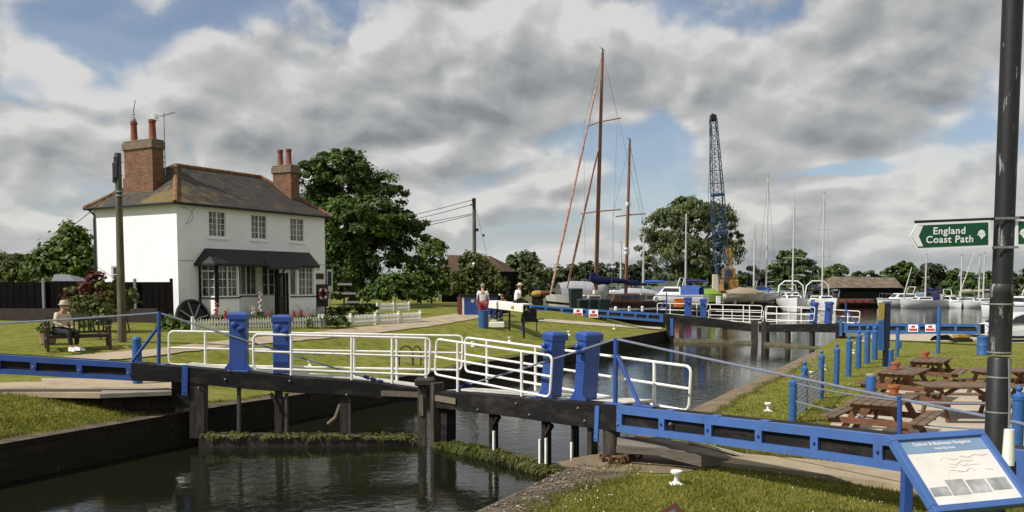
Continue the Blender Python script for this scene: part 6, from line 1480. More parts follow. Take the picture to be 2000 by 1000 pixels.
for y in (596, 690, 738, 806): mb = MB(); mb.lathe((LX, LY, P(1955, y, LY).z), [(.118, 0), (.122, .005), (.122, .016), (.118, .02)], 20); mb.build('band', STEEL, T)
mb = MB(); a = P(1969, 890, LY - .13); b_ = P(1971, 838, LY - .13); mb.tube([a - V((0, 0, .1)), b_], [.065, .05], 12); mb.build('cable_guard', WHITE, T, smooth=True); mb = MB(); mb.tube([b_, P(1972, 790, LY - .12), P(1971, 700, LY - .115)], .014, 6); mb.build('conduit', STEEL, T)
def path_sign(label, Ys, pts, chev, txt, acorn, bars):
    T = thing('footpath_sign', label, 'sign', P(*pts[0], Ys)); n_ = V((0, -1, 0))
    rx = (P(pts[3][0], pts[3][1], Ys) - P(pts[1][0], pts[1][1], Ys))
    mb = MB(); outer = [P(x, y, Ys) for x, y in pts]; mb.extrude(outer, (0, .012, 0)); mb.build('plate', WHITEB, T)
    cx_ = sum(p[0] for p in pts) / len(pts); cy_ = sum(p[1] for p in pts) / len(pts)
    mb = MB(); mb.fill([P(x, y, Ys - .003) for x, y in chev[0]]); mb.build('green_panel', GREENS, T)
    if chev[1]: mb = MB(); mb.fill([P(x, y, Ys - .006) for x, y in chev[1]]); mb.build('chevron', WHITEB, T)
    k = Ys / F_PX; 
    for s_, px, py, cap in txt:
        o_ = P(px, py, Ys - .003); up_ = V((0, 0, 1)); r_ = V((1, 0, .018)).normalized()
        text_mb(s_, cap * k / .70, o_, r_, up_, 1.10, out=.004, bold=.0022).build('lettering', WHITEB, T)
    ax_, ay_, ar = acorn; c_ = P(ax_, ay_, Ys - .006)
    mb = MB(); m1 = [(math.cos(t) * .85, .12 + math.sin(t) * .95) for t in np.linspace(0, math.pi, 9)]; mb.fill([c_ + V((x * ar * k, 0, y * ar * k)) for x, y in [(.85, .12)] + m1[1:-1] + [(-.85, .12)]])
    m2 = [(-.98, .06), (-.98, -.22), (-.6, -.3), (-.45, -.55), (-.25, -.75), (.0, -1.15), (.1, -1.25), (.18, -.95), (.5, -.7), (.75, -.45), (.95, -.25), (.98, .06)]
    mb.fill([c_ + V((x * ar * k, -.001, y * ar * k)) for x, y in m2]); mb.build('acorn', WHITEB, T)
    for (x0, y0, x1, y1_) in bars: mb = MB(); mb.bar(P(x0, y0, Ys + .02), P(x1, y1_, Ys + .02), .03, .028); mb.build('bracket', BLACKM, T)
    return T
path_sign('green arrow sign reading England Coast Path on the lamp post', LY - .09, [(1776, 462), (1791, 436), (1934, 430), (1934, 482.5), (1790, 488)],
          ([(1780.5, 461.8), (1794, 440.5), (1930, 434), (1930, 478), (1793, 484)], [(1781, 462), (1789.5, 441.5), (1803, 441), (1794.5, 461.5), (1803, 481), (1793, 481.5)]),
          [('England', 1821.5, 457.5, 13.2), ('Coast Path', 1808, 474.5, 13.2)], (1917, 457.5, 8.2), [(1787, 433.5, 1942, 427.5), ])
path_sign('second green sign on the lamp post, cut off by the right edge', LY - .09, [(1984, 428.5), (2140, 422), (2155, 449), (2140, 476), (1984, 480.5)],
          ([(1989, 432.5), (2137, 426), (2150, 449), (2137, 472), (1989, 476.5)], None), [], (1999, 455.5, 8.2), [(1975, 426, 2140, 419)])
c_ = thing('sign_clamp', 'steel clamp bands holding the two green signs to the lamp post', 'clamp', (LX, LY, P(1960, 486, LY).z))
for y in (430, 486): mb = MB(); mb.lathe((LX, LY, P(1960, y, LY).z), [(.102, 0), (.108, .004), (.108, .022), (.102, .026)], 20); mb.box(V((LX - .03, LY - .112, P(1960, y, LY).z + .012)), (.25, .012, .024)); mb.build('clamp_band', STEEL, c_)

# ---- information board
TLp = ray(1733, 852); Z1 = 7.5; z_t = (CAM + TLp * (Z1 / TLp.y)).z
TL = CAM + TLp * (Z1 / TLp.y); TR = G(1917, 840, z_t); ew = (TR - TL); W_ = ew.length; ew.normalize()
rb = ray(1826, 1003); # lower left corner: perpendicular to the top edge
tt = (ew.dot(TL) - ew.dot(CAM)) / ew.dot(rb); BL = CAM + rb * tt; ed = (BL - TL); Hh = ed.length; ed.normalize(); nb = ew.cross(-ed).normalized()
if nb.z < 0: nb = -nb
T = thing('information_board', 'tilted blue framed information board with map and old pictures', 'information board', V((TL.x, TL.y, 0)))
q_ = lambda u, v, o=0: TL + ew * u + ed * v + nb * o
def slabq(u0, u1, v0, v1, o0, o1): 
    mb = MB(); mb.hexa([q_(u0, v0, o0), q_(u1, v0, o0), q_(u1, v1, o0), q_(u0, v1, o0)], [q_(u0, v0, o1), q_(u1, v0, o1), q_(u1, v1, o1), q_(u0, v1, o1)]); return mb
fw = .062; mb = MB()
for a in ((0, W_, 0, fw), (0, W_, Hh - fw, Hh), (0, fw, fw, Hh - fw), (W_ - fw, W_, fw, Hh - fw)): s_ = slabq(*a, -.05, .022); mb.add(s_.v, s_.f)
mb.build('frame', BLUE_LIT, T, bevel=.006)
PAPER = mat('aged_paper', (.74, .71, .65), (.66, .62, .55), .3, 3, spec=.6, c3=(.78, .76, .71))
slabq(fw - .01, W_ - fw + .01, fw - .01, Hh - fw + .01, -.03, -.006).build('panel', PAPER, T)
hd_ = slabq(fw, W_ - fw, fw, fw + .135, -.0055, -.003).build('header', mat('header_blue', (.17, .26, .40), (.21, .30, .43), .35, 3), T)
text_mb('Chelmer & Blackwater Navigation', .046, q_(W_ / 2, fw + .06, -.001), ew, -ed, 1.0, 'CENTER', .001, .0008).build('lettering', WHITEB, hd_)
text_mb('Heybridge Basin', .034, q_(W_ / 2, fw + .108, -.001), ew, -ed, 1.0, 'CENTER', .001, .0006).build('lettering', WHITEB, hd_)
PIC = mat('old_picture', (.34, .34, .33), (.16, .16, .16), .4, 7, c3=(.55, .54, .51))
for i, (u0, u1, v0, v1) in enumerate(((.10, .285, Hh - .24, Hh - .155), (.30, .49, Hh - .30, Hh - .15), (.51, .715, Hh - .285, Hh - .155), (.735, .945, Hh - .285, Hh - .165))):
    slabq(u0, u1, v0, v1, -.0055, -.003).build('picture', PIC, T)
INK = mat('brown_ink', (.66, .60, .54), (.58, .52, .47), .6); mb = MB()
def pen(pts_, w_=.006): mb.tube([q_(u, v, -.004) for u, v in pts_], w_ * .35, 4)
for s_ in range(5):
    u, v = random.uniform(.3, .75), random.uniform(.27, .42); pen([(u + .05 * k, v + random.uniform(-.03, .03)) for k in range(5)], .004)
pen([(.62, .25), (.70, .27), (.78, .245), (.86, .26), (.92, .25)], .008); pen([(.42, .26), (.45, .32), (.52, .34), (.60, .30), (.72, .31)], .005); pen([(.36, .38), (.37, .43), (.35, .47)], .008); pen([(.80, .40), (.88, .41)], .006)
mb.build('map_line', INK, T)
for u in (.09, W_ - .09):
    b_ = q_(u, .25, -.05); mb = MB(); mb.bar(V((b_.x, b_.y, -.05)), b_ + V((0, 0, -.01)), .07, .09); mb.build('leg', BLUE, T)
mb = MB(); a, b_ = q_(.09, .25, -.06), q_(W_ - .09, .25, -.06); mb.bar(a, b_, .05, .05); mb.build('cross_bar', BLUE, T)
# brown framed board whose top corner shows at the foot of the photo
Yb = 6.6; ap, l_, r_, bt = P(1321, 980, Yb), P(1235, 1032, Yb - .35), P(1362, 1046, Yb - .1), P(1275, 1100, Yb - .45)
T = thing('brown_sign', 'brown framed board of which only the top corner shows', 'sign', V((ap.x, ap.y, 0)))
n_ = (l_ - ap).cross(r_ - ap).normalized(); n_ = n_ if n_.z > 0 else -n_; c_ = (ap + l_ + r_ + bt) / 4
mb = MB(); mb.extrude([ap, r_, bt, l_], -n_ * .04); mb.build('frame', mat('brown_paint', (.13, .045, .025), (.09, .03, .018), .5), T)
mb = MB(); mb.fill([x + (c_ - x) * .24 + n_ * .004 for x in (ap, r_, bt, l_)]); mb.build('panel', mat('sign_slate', (.16, .17, .18), (.11, .12, .13), .3), T)
mb = MB(); mb.tube([V((c_.x, c_.y, -.05)), c_ - n_ * .03], .04, 8); mb.build('post', BLACKM, T)
# ------------------------------------------------------------------ boats
def hull_mb(L, B, F, draft=.35, stern=.72, rake=.10, sheer=.35, n=14):
    rings = []
    for i in range(n + 1):
        t = i / n; x = -L / 2 + L * t
        b_ = B / 2 * (stern + (1 - stern) * math.sin(min(t / .45, 1) * math.pi / 2)) * (1 if t < .45 else max(.015, math.cos((t - .45) / .55 * math.pi / 2) ** .75))
        z = F * (.86 + sheer * max(0, t - .25) ** 2 + .06 * (1 - t)); dx = rake * L * t * t * .5
        k = draft * (1 - .7 * t * t)
        rings.append([V((x + dx * a, y * b_, zz)) for a, y, zz in ((1, -1, z), (.78, -.93, z * .62), (.45, -.66, .05), (.1, -.3, -k * .8), (0, 0, -k), (.1, .3, -k * .8), (.45, .66, .05), (.78, .93, z * .62), (1, 1, z))])
    mb = MB(); mb.loft(rings, cap=False, closed=True)
    mb.f.append(tuple(range(9))); return mb, rings
def boat_thing(label, cat, c, rz, group=None):
    return thing('sailing_boat' if cat == 'yacht' else 'motor_boat', label, cat, c, rz, group)
def stripe(rings, zf0, zf1, out=.012):
    mb = MB()
    for side in (0, -1):
        for r0, r1 in zip(rings, rings[1:]):
            pts_ = []
            for r_, zf in ((r0, zf0), (r1, zf0), (r1, zf1), (r0, zf1)):
                a, b_ = (r_[0], r_[1]) if side == 0 else (r_[-1], r_[-2]); p = b_.lerp(a, zf); pts_.append(p + V((0, (-out if side == 0 else out), 0)))
            mb.quad(*pts_)
    return mb
def deck_house(T, x0, x1, w_, z0, h_, m_, slope=.35, win=True, name='cabin'):
    mb = MB(); s_ = h_ * slope
    mb.loft([[V((x0, -w_ / 2, z0)), V((x1, -w_ / 2 * .85, z0)), V((x1, w_ / 2 * .85, z0)), V((x0, w_ / 2, z0))], [V((x0 + s_ * .4, -w_ / 2 * .85, z0 + h_)), V((x1 - s_, -w_ / 2 * .7, z0 + h_)), V((x1 - s_, w_ / 2 * .7, z0 + h_)), V((x0 + s_ * .4, w_ / 2 * .85, z0 + h_))]])
    c = mb.build(name, m_, T, bevel=.04)
    if win:
        for s in (-1, 1):
            mb = MB(); f = lambda t, v: V((x0 + (x1 - x0) * t + (-s_ * .6 * v if t > .5 else s_ * .25 * v), s * (w_ / 2 * (1 - .15 * t) * (1 - .15 * v) + .012), z0 + h_ * v))
            mb.quad(f(.1, .35), f(.86, .35), f(.86, .8), f(.1, .8)); mb.build('side_window', GLASS, c)
        mb = MB(); mb.quad(*[V((x1 - s_ * v + .015, y * w_ / 2 * (.85 - .15 * v) * .85, z0 + h_ * v)) for y, v in ((-1, .3), (1, .3), (1, .85), (-1, .85))]); mb.build('windscreen', GLASS, c)
    return c
def mast(T, x, z0, H_, r=.125, m_=ALU, spreaders=(.55,), stays=True, L=8, boom=None, cover=None, B=2.6):
    mb = MB(); mb.tube([(x, 0, z0), (x, 0, z0 + H_)], [r, r * .75], 8); t = mb.build('mast', m_, T, smooth=True)
    mb = MB(); mb.tube([(x - .3, 0, z0 + H_ + .05), (x + .25, 0, z0 + H_ + .05)], .02, 4); mb.tube([(x, 0, z0 + H_), (x, 0, z0 + H_ + .5)], .015, 4); mb.build('masthead', BLACKM, t)
    for s_ in spreaders:
        mb = MB(); w_ = B * .32; mb.tube([(x, -w_, z0 + H_ * s_), (x, w_, z0 + H_ * s_)], .03, 5); mb.build('spreader', m_, t)
    if stays:
        mb = MB(); tp = V((x, 0, z0 + H_ * .98))
        for e in ((L * .5, 0, z0), (-L * .48, 0, z0), (x - .1, -B * .45, z0), (x - .1, B * .45, z0)): mb.tube([tp, V(e)], .012, 3)
        mb.build('rigging', CABLE, t)
    if boom:
        mb = MB(); mb.tube([(x - .1, 0, z0 + 1.25), (x - boom, 0, z0 + 1.3)], .06, 6); b_ = mb.build('boom', m_, T)
        if cover: mb = MB(); mb.tube([(x - .05, 0, z0 + 1.75), (x - .1, 0, z0 + 1.4), (x - boom * .5, 0, z0 + 1.45), (x - boom, 0, z0 + 1.4)], [.10, .22, .2, .1], 8); mb.build('sail_cover', cover, b_, smooth=True)
def rails_(T, rings, m_=STEEL, x0=.12, x1=.98, h_=.6):
    mb = MB(); n = len(rings); ids = [i for i in range(n) if x0 <= i / (n - 1) <= x1]
    for side in (0, -1):
        pts_ = [rings[i][side] * 1.0 + V((0, (.06 if side == 0 else -.06), h_)) for i in ids]; mb.tube(pts_, .018, 4)
        for i in ids[::2]: p = rings[i][side]; mb.tube([p, p + V((0, 0, h_))], .014, 4)
    mb.build('guard_rail', m_, T)
def place(px, Y, z): p = P(px, 560, Y); return V((p.x, p.y, z))
GB = 'boats moored in the basin'
def yacht(label, px, Y, z, rz, L, B, F, mastspec, hullm=GEL, cover=None, band=None, group=GB, canopy=None):
    T = boat_thing(label, 'yacht', place(px, Y, z), rz, group); hb, rg = hull_mb(L, B, F); h_ = hb.build('hull', hullm, T, smooth=True)
    if band: stripe(rg, .55, .75).build('stripe', band, h_)
    deck_house(T, -L * .12, L * .24, B * .62, F * .9, .48, hullm, .9)
    for (fx, H_, sp) in mastspec: mast(T, L * fx, F * .95, H_, spreaders=sp, L=L, B=B, boom=L * .36, cover=cover)
    rails_(T, rg)
    mb = MB(); mb.box((-L * .3, 0, F * .86), (L * .28, B * .45, .18)); mb.build('cockpit', GREYG, T)
    if canopy: mb = MB(); mb.loft([[V((-L * .1 - a, y * B * .33, F * .9 + z)) for y, z in ((-1, 0), (-.9, .75), (-.5, 1.05), (.5, 1.05), (.9, .75), (1, 0))] for a in (0, .5, 1.3)], cap=False, closed=False); mb.build('sprayhood', canopy, T, smooth=True)
    return T
def cruiser(label, px, Y, z, rz, L, B, F, hullm=GEL, canopy=NAVY, fly=False, band=NAVY, group=GB):
    T = boat_thing(label, 'motor boat', place(px, Y, z), rz, group); hb, rg = hull_mb(L, B, F, .4, .9, .14); h_ = hb.build('hull', hullm, T, smooth=True); stripe(rg, .62, .78).build('stripe', band, h_)
    deck_house(T, -L * .14, L * .30, B * .78, F * .92, .85, hullm, .9)
    mb = MB(); mb.loft([[V((-L * .14 - a, y * B * .40, F * .92 + zz * s_)) for y, zz in ((-1, 0), (-.90, .75), (-.5, 1.02), (.5, 1.02), (.90, .75), (1, 0))] for a, s_ in ((-.2, .95), (L * .12, 1), (L * .28, .8))], cap=False, closed=False); mb.build('canopy', canopy, T, smooth=True)
    rails_(T, rg, STEEL, .35, .98, .7)
    mb = MB(); mb.tube([(-L * .05, -B * .36, F + .8), (-L * .09, -B * .33, F + 1.7), (-L * .09, B * .33, F + 1.7), (-L * .05, B * .36, F + .8)], .05, 6); mb.build('radar_arch', GEL, T, smooth=True); return T
# --- the old ketch beyond the far gate
Yk = 82.0; pbow, pst = P(1078, 575, 79), P(1288, 590, 86); ctr = (pbow + pst) / 2; dk = (pbow - pst); dk.z = 0; Lk = dk.length; rzk = math.atan2(dk.y, dk.x)
T = thing('sailing_ketch', 'big old two masted ketch with varnished masts and blue sail covers', 'ketch', V((ctr.x, ctr.y, WZ)), rzk)
hb, rg = hull_mb(Lk, 3.9, 2.1, .6, .55, .12, .75, 18); h_ = hb.build('hull', HULLB, T, smooth=True); stripe(rg, .78, .97, .02).build('rubbing_strake', TEAK, h_); stripe(rg[11:], .35, 1.02, .03).build('bow_bulwark', WHITE, h_); stripe(rg, -.15, .12, .015).build('boot_stripe', WHITE, h_)
ik = Matrix.Rotation(-rzk, 3, 'Z')
def kl(p): return ik @ (V(p) - V((ctr.x, ctr.y, WZ)))
def kx(px, py):   # a point of the ketch's centre plane under a given sight line
    nrm = V((-dk.y, dk.x, 0)).normalized(); return kl(PL(px, py, ctr, nrm))
for i, (m0, m1, r, sps) in enumerate((((1163, 560), (1177, 103), .20, ((1172, 238), (1166, 413))), ((1222, 562), (1230, 279), .165, ((1225, 420),)))):
    a, b_ = kx(*m0), kx(*m1); a.z = 1.6; mb = MB(); mb.tube([a, a.lerp(b_, .5), b_], [r, r * .95, r * .65], 10); mm = mb.build('mast', VARN, T, smooth=True)
    mb = MB(); mb.tube([b_, b_ + V((0, 0, .5))], [r * .6, .03], 6); mb.tube([b_ + V((-.3, 0, .2)), b_ + V((.35, 0, .45))], .025, 4); mb.build('masthead', BLACKM, mm)
    for j, s_ in enumerate(sps):
        c = kx(*s_); w_ = (2.5, 3.0)[j] if i == 0 else 2.2; mb = MB(); mb.tube([c + V((-.4, -w_, .0)), c, c + V((-.4, w_, 0))], .06, 6); mb.build('spreader', VARN, mm)
    mb = MB()
    for y in (-1.9, 1.9):
        e = a + V((-.3, y, .1)); cs2 = kx(*sps[0]); w_ = 2.5 if i == 0 else 2.2; mb.tube([b_, cs2 + V((0, math.copysign(w_, y), 0)), e], .014, 3)
    mb.tube([b_, kx(1285, 560) if i == 0 else kx(1286, 556)], .014, 3); mb.build('rigging', CABLE, mm)
    mb = MB()
    for f_ in ((.32, .12), (.34, .17), (.62, .02)) if i else ((.05, .0),): c = a.lerp(b_, f_[0]); mb.lathe(c - V((0, 0, .2)), [(r * 1.1, 0), (r * 1.5, .1), (r * 1.5, .3), (r * 1.1, .4)], 8)
    mb.build('fitting', WHITE, mm)
for (f0, f1) in (((1073, 585), (1169, 150)), ((1108, 562), (1169, 290))):
    a, b_ = kx(*f0), kx(*f1); mb = MB(); mb.tube([a.lerp(b_, t) for t in np.linspace(0, 1, 12)], [.05] + [.118 - .036 * t + .018 * math.sin(t * 40) for t in np.linspace(0, 1, 10)] + [.04], 8); mb.build('furled_sail', SAILROLL, T, smooth=True)
a, b_ = kx(1160, 548), kx(1246, 552); mb = MB(); mb.tube([a, b_], .09, 8); bm_ = mb.build('boom', VARN, T, smooth=True)
mb = MB(); mb.tube([a + V((.15, 0, .75)), a + V((.1, 0, .25)), a + V((-.3, 0, .0)), a.lerp(b_, .4) + V((0, 0, .1)), b_ + V((0, 0, .05))], [.22, .48, .44, .28, .14], 10); mb.build('sail_cover', NAVY, bm_, smooth=True)
a, b_ = kx(1222, 552), kx(1262, 556); mb = MB(); mb.tube([a + V((0, 0, .3)), a, b_], [.14, .27, .12], 8); mb.build('sail_cover', NAVY, T, smooth=True)
deck_house(T, -3.4, .2, 2.0, 1.85, .75, TEAK, .5); deck_house(T, 1.3, 3.0, 1.5, 2.0, .5, CREAM, .5); deck_house(T, -5.4, -4.0, 1.7, 1.8, .8, CREAM, .3)
mb = MB(); mb.bar((Lk * .46, 0, 2.0), (Lk * .62, 0, 2.2), .2, .2); mb.build('bowsprit', WHITE, T); rails_(T, rg, STEEL, .05, .9, .75)
mb = MB(); 
for i in range(4): mb.lathe((-2.5 + 1.6 * i, 2.0, .9), [(.05, 0), (.16, .08), (.16, .5), (.05, .58)], 8)
for i in range(3): mb.lathe((-2.9 + 1.7 * i, -1.98, .9), [(.05, 0), (.16, .08), (.16, .5), (.05, .58)], 8)
mb.build('fender', WHITEB, T)
mb = MB(); mb.lathe((-4.4, 1.7, 2.1), [(.20, 0), (.30, .05), (.30, .12), (.20, .17)], 14, (0, 1, 0)); mb.build('lifebuoy', WHITEB, T)
# wheelie bins beside the beam
GBIN = 'dark green wheelie bins behind the far left beam'
def wheelie(label, px, y0, y1_, Y, wpx, first=None):
    p = P(px, y1_, Y); p.z = min(p.z, zL(p.x, p.y) + .3); z_ = zL(p.x, p.y) - .05; p.z = z_; k = Y / F_PX; w_ = wpx * k; H_ = P(px, y0, Y).z - z_
    T = thing('wheelie_bin', label, 'bin', p, .15, GBIN); mb = MB(); mb.loft([[V((x * w_ * .42, y * .32, .1)) for x, y in ((-1, -1), (1, -1), (1, 1), (-1, 1))], [V((x * w_ * .5, y * .42, H_ - .12)) for x, y in ((-1, -1), (1, -1), (1, 1), (-1, 1))]]); mb.build('body', BINGREEN, T, bevel=.03)
    mb = MB(); mb.loft([[V((x * w_ * .54, y * .46, H_ - .12)) for x, y in ((-1, -1), (1, -1), (1, 1), (-1, 1))], [V((x * w_ * .46, y * .38, H_)) for x, y in ((-1, -1), (1, -1), (1, 1), (-1, 1))]]); mb.build('lid', BINGREEN, T, bevel=.04)
    mb = MB()
    for s_ in (-1, 1): mb.lathe((s_ * w_ * .4, .3, .12), [(.12, -.03), (.12, .03)], 10, (1, 0, 0))
    mb.build('wheel', TYRE, T); return T
wheelie('left dark green wheelie bin of the front three', 1138, 584, 612, 57.5, 19); wheelie('middle dark green wheelie bin of the front three', 1158, 583, 612, 57, 19); wheelie('right dark green wheelie bin of the front three', 1178, 583, 613, 56.5, 20); wheelie('taller dark green bin behind the front three', 1124, 563, 605, 60, 24)

# --- boats ashore and afloat behind the far gate
BZ = .5
def cradle(T, L, B): pass
cb = place(1138, 100, BZ); T = thing('covered_boat', 'boat under a pale grey cover behind the bow of the ketch', 'boat', cb, .3)
hb, rg = hull_mb(6.2, 2.4, 1.3); 
mb = MB(); mb.loft([[V((x, y * w_ * 1.25, zz)) for y, zz in ((-1, .6), (-.96, 1.5), (-.6, 2.3), (0, h_), (.6, 2.3), (.96, 1.5), (1, .6))] for x, w_, h_ in ((-3, .85, 2.5), (-1.5, 1, 2.75), (.5, 1, 2.7), (2, .85, 2.5), (3, .35, 2.2))], cap=True, closed=False); mb.build('cover', mat('grey_cover', (.40, .40, .40), (.27, .27, .28), .8, 3, .6, 8), T, smooth=True); hb.build('hull', GEL, T, smooth=True)
cruiser('white cabin boat with bright blue canvas ashore left of the crane', 1322, 96, BZ + .1, math.pi - .5, 6.6, 2.5, 1.25, GEL, BLUET, band=BLUET, group=None)
T = thing('covered_boat', 'boat on the hard under a lime green tarpaulin', 'boat', place(1380, 108, BZ), .1)
mb = MB(); mb.loft([[V((x, y * w_, zz)) for y, zz in ((-1.1, .2), (-1, 1.2), (-.5, h_ * .95), (0, h_), (.5, h_ * .95), (1, 1.2), (1.1, .2))] for x, w_, h_ in ((-2.1, .7, 1.2), (-.9, 1.1, 1.75), (.7, 1.05, 1.85), (1.9, .5, 1.3))], cap=True, closed=False); mb.build('cover', GREENT, T, smooth=True)
cruiser('small white boat with blue canvas ashore right of the crane', 1470, 120, BZ, 2.7, 5.6, 2.2, 1.1, GEL, BLUET, group=None)
yacht('white yacht ashore with the tallest pale mast, right of the crane', 1499, 121, BZ, -2.2, 9, 2.9, 1.5, [(.06, 15.6, (.45, .72))], group=None)
yacht('pale yacht ashore with a shorter mast just left of the tallest one', 1473, 126, BZ, -2.0, 7.6, 2.5, 1.3, [(.06, 9.4, (.5,))], GREYG, group=None)
yacht('dark hulled yacht ashore behind the blue canvas boat', 1346, 112, BZ, 2.8, 8, 2.6, 1.4, [(.06, 10.0, (.42,))], BLACKM, NAVY, group=None)
yacht('cream yacht ashore behind the stern of the ketch', 1264, 104, BZ, 2.9, 7.8, 2.6, 1.3, [(.06, 6.6, (.5,))], CREAM, BLUET, group=None)
yacht('white yacht ashore left of the ketch mizzen mast', 1206, 108, BZ, .4, 7.4, 2.4, 1.3, [(.06, 6.2, (.5,))], GEL, NAVY, group=None)
TB = yacht('white yacht with grey sprayhood moored bow on, right of the crane', 1547, 113, WZ, -1.75, 9.5, 3.9, 1.75, [(.05, 12.4, (.42,))], GEL, band=None, canopy=GREYG)
cruiser('grey topped white motor boat moored stern to beside the bow on yacht', 1541, 121, WZ, -1.6, 7.5, 3.2, 1.7, GEL, GREYG, band=GREYG)
TB2 = yacht('white yacht moored bow on nearest the boathouse', 1603, 116, WZ, -1.5, 9.0, 3.5, 1.65, [(.05, 13.8, (.40, .66))], GEL, NAVY, canopy=BLACKM)
for lb_, px, Y_, rz, L_, m_, cv in (('upturned grey hulled dinghy on the hard left of the bow on yachts', 1492, 114, .3, 4.2, GREYG, None), ('cream day boat under a fawn cover on the crane yard', 1452, 112, .1, 5.0, CREAM, mat('fawn_cover', (.34, .28, .19), (.24, .2, .14), .8)),
        ('white open boat ashore right under the big willow', 1296, 102, .2, 5.2, GEL, mat('blue_grey_cover', (.14, .17, .22), (.09, .11, .15), .8)), ('white launch ashore with a grey cover behind the ketch cockpit', 1238, 97, .15, 6.0, GEL, GREYG)):
    T = thing('day_boat', lb_, 'boat', place(px, Y_, BZ + .25), rz, 'small boats ashore in the yard'); hb, rg = hull_mb(L_, 1.9, 1.0, .3, .75); h_ = hb.build('hull', m_, T, smooth=True); stripe(rg, .75, .95).build('gunwale', TEAK, h_)
    if cv: mb = MB(); mb.loft([[V((x, y * w_, zz)) for y, zz in ((-1.02, .8), (-.95, 1.05), (0, h2), (.95, 1.05), (1.02, .8))] for x, w_, h2 in ((-L_ * .48, .75, 1.25), (-L_ * .1, .95, 1.75), (L_ * .25, .8, 1.6), (L_ * .5, .1, 1.2))], cap=True, closed=False); mb.build('cover', cv, T, smooth=True)
    for x in (-L_ * .25, L_ * .2): mb = MB(); mb.box((x, 0, -.22), (.25, 1.3, .5)); mb.build('chock', LICHWOOD, T)
# far side of the basin
T = thing('narrowboat', 'long red narrowboat moored under the old boathouse', 'narrowboat', place(1678, 132, WZ), .02, GB); hb, rg = hull_mb(6.6, 2.1, .6, .3, .95, .05, .5); hb.build('hull', HULLB, T, smooth=True)
mb = MB(); mb.loft([[V((x, y * 1.0, .7)) for x, y in ((-2.7, -1), (1.9, -1), (1.9, 1), (-2.7, 1))], [V((x, y * .85, 1.15)) for x, y in ((-2.6, -1), (1.8, -1), (1.8, 1), (-2.6, 1))]]); cb_ = mb.build('cabin', mat('narrowboat_red', (.20, .032, .028), (.13, .022, .02), .5), T, bevel=.04)
for i in range(4): mb = MB(); x = -2.2 + 1.2 * i; mb.box((x, -.955, .93), (.5, .02, .24), Matrix.Rotation(-.17, 3, 'X')); mb.build('window', GLASS, cb_)
cruiser('white motor cruiser moored on the far bank, under the sign', 1772, 131, WZ, math.pi + .05, 8.2, 2.9, 1.35, GEL, mat('pale_blue_canvas', (.22, .30, .42), (.15, .2, .3)), band=BLACKM)
yacht('white yacht with dark canvas moored beside the motor cruiser', 1806, 128, WZ, .25 + math.pi, 7.6, 2.6, 1.25, [(-.02, 6.6, (.5,))], GEL, NAVY, canopy=NAVY)
yacht('pale yacht moored on the far bank left of the lamp post', 1888, 130, WZ, math.pi - .05, 8.2, 2.6, 1.1, [(.10, 6.6, (.5,)), (-.22, 6.6, (.5,))], GEL, CREAM)
T = yacht('low white yacht with blue mast moored nearest the lamp post', 1925, 127, WZ, math.pi + .1, 6.2, 2.3, 1.0, [(.05, 6.9, (.5,))], GEL, NAVY)
cruiser('small cream dinghy like boat moored among the far yachts', 1854, 129, WZ, -1.3, 4.6, 2.0, 1.0, GEL, CREAM)
cruiser('white boat under bright blue canvas at the right edge of the photo', 1995, 92, WZ, math.pi - .25, 6.8, 2.6, 1.5, GEL, BLUET)
# leaning spar / derrick poles
for lb_, a, b_, Y in (('pale spar leaning to the right over the motor cruiser', (1766, 574), (1781, 521), 130), ('pale spar leaning to the right over the far yachts', (1874, 574), (1904, 492), 129)):
    mb = MB(); p = P(*a, Y); mb.tube([p, P(*b_, Y)], [.09, .06], 6); mb.tube([V((p.x, p.y, .4)), p], [.12, .09], 6); single('leaning_spar', mb, ALU, lb_, 'spar', loc=V((p.x, p.y, .4)), smooth=True)
# boathouse
T = thing('boathouse', 'long dark boathouse with a mossy brown roof on the far bank', 'boathouse', place(1690, 142, .5)); Yb = 139
e0, e1, r0, r1 = P(1640, 562, Yb), P(1764, 562, Yb + 1), P(1624, 540, Yb + 5), P(1748, 542, Yb + 6)
mb = MB(); mb.quad(e0, e1, r1, r0); b0_, b1_ = e0 + V((-1, 11, -.3)), e1 + V((-1, 11, -.3)); mb.quad(b0_, b1_, r1, r0); mb.quad(e1, b1_, r1); mb.quad(e0, r0, b0_); mb.build('roof', mat('mossy_roof', (.13, .10, .065), (.055, .045, .032), .95, 1.1, .6, 5, c3=(.24, .195, .13), detail=10), T)
mb = MB()
for p, q_ in ((e0, e1), (e1, b1_), (b1_, b0_), (b0_, e0)): o_ = V((0, .25, -.03)); mb.quad(p + o_, q_ + o_, V((q_.x, q_.y + .25, .5)), V((p.x, p.y + .25, .5)))
mb.build('wall', BLK, T)

for t_ in (TB, TB2):   # pulpit, anchor roller and hoop of the two bow on yachts
    mb = MB(); mb.tube([(3.6, -.9, 1.9), (4.6, -.5, 2.7), (5.0, 0, 2.75), (4.6, .5, 2.7), (3.6, .9, 1.9)], .05, 6); mb.tube([(4.6, -.5, 2.7), (4.7, -.3, 1.9)], .04, 5); mb.tube([(4.6, .5, 2.7), (4.7, .3, 1.9)], .04, 5); mb.build('pulpit', STEEL, t_, smooth=True)
    mb = MB(); mb.tube([(-1.2, -1.7, 1.6), (-1.0, -1.5, 3.3), (-1.0, -.8, 3.9), (-1.0, .8, 3.9), (-1.0, 1.5, 3.3), (-1.2, 1.7, 1.6)], .09, 8); mb.build('hoop', GEL, t_, smooth=True)
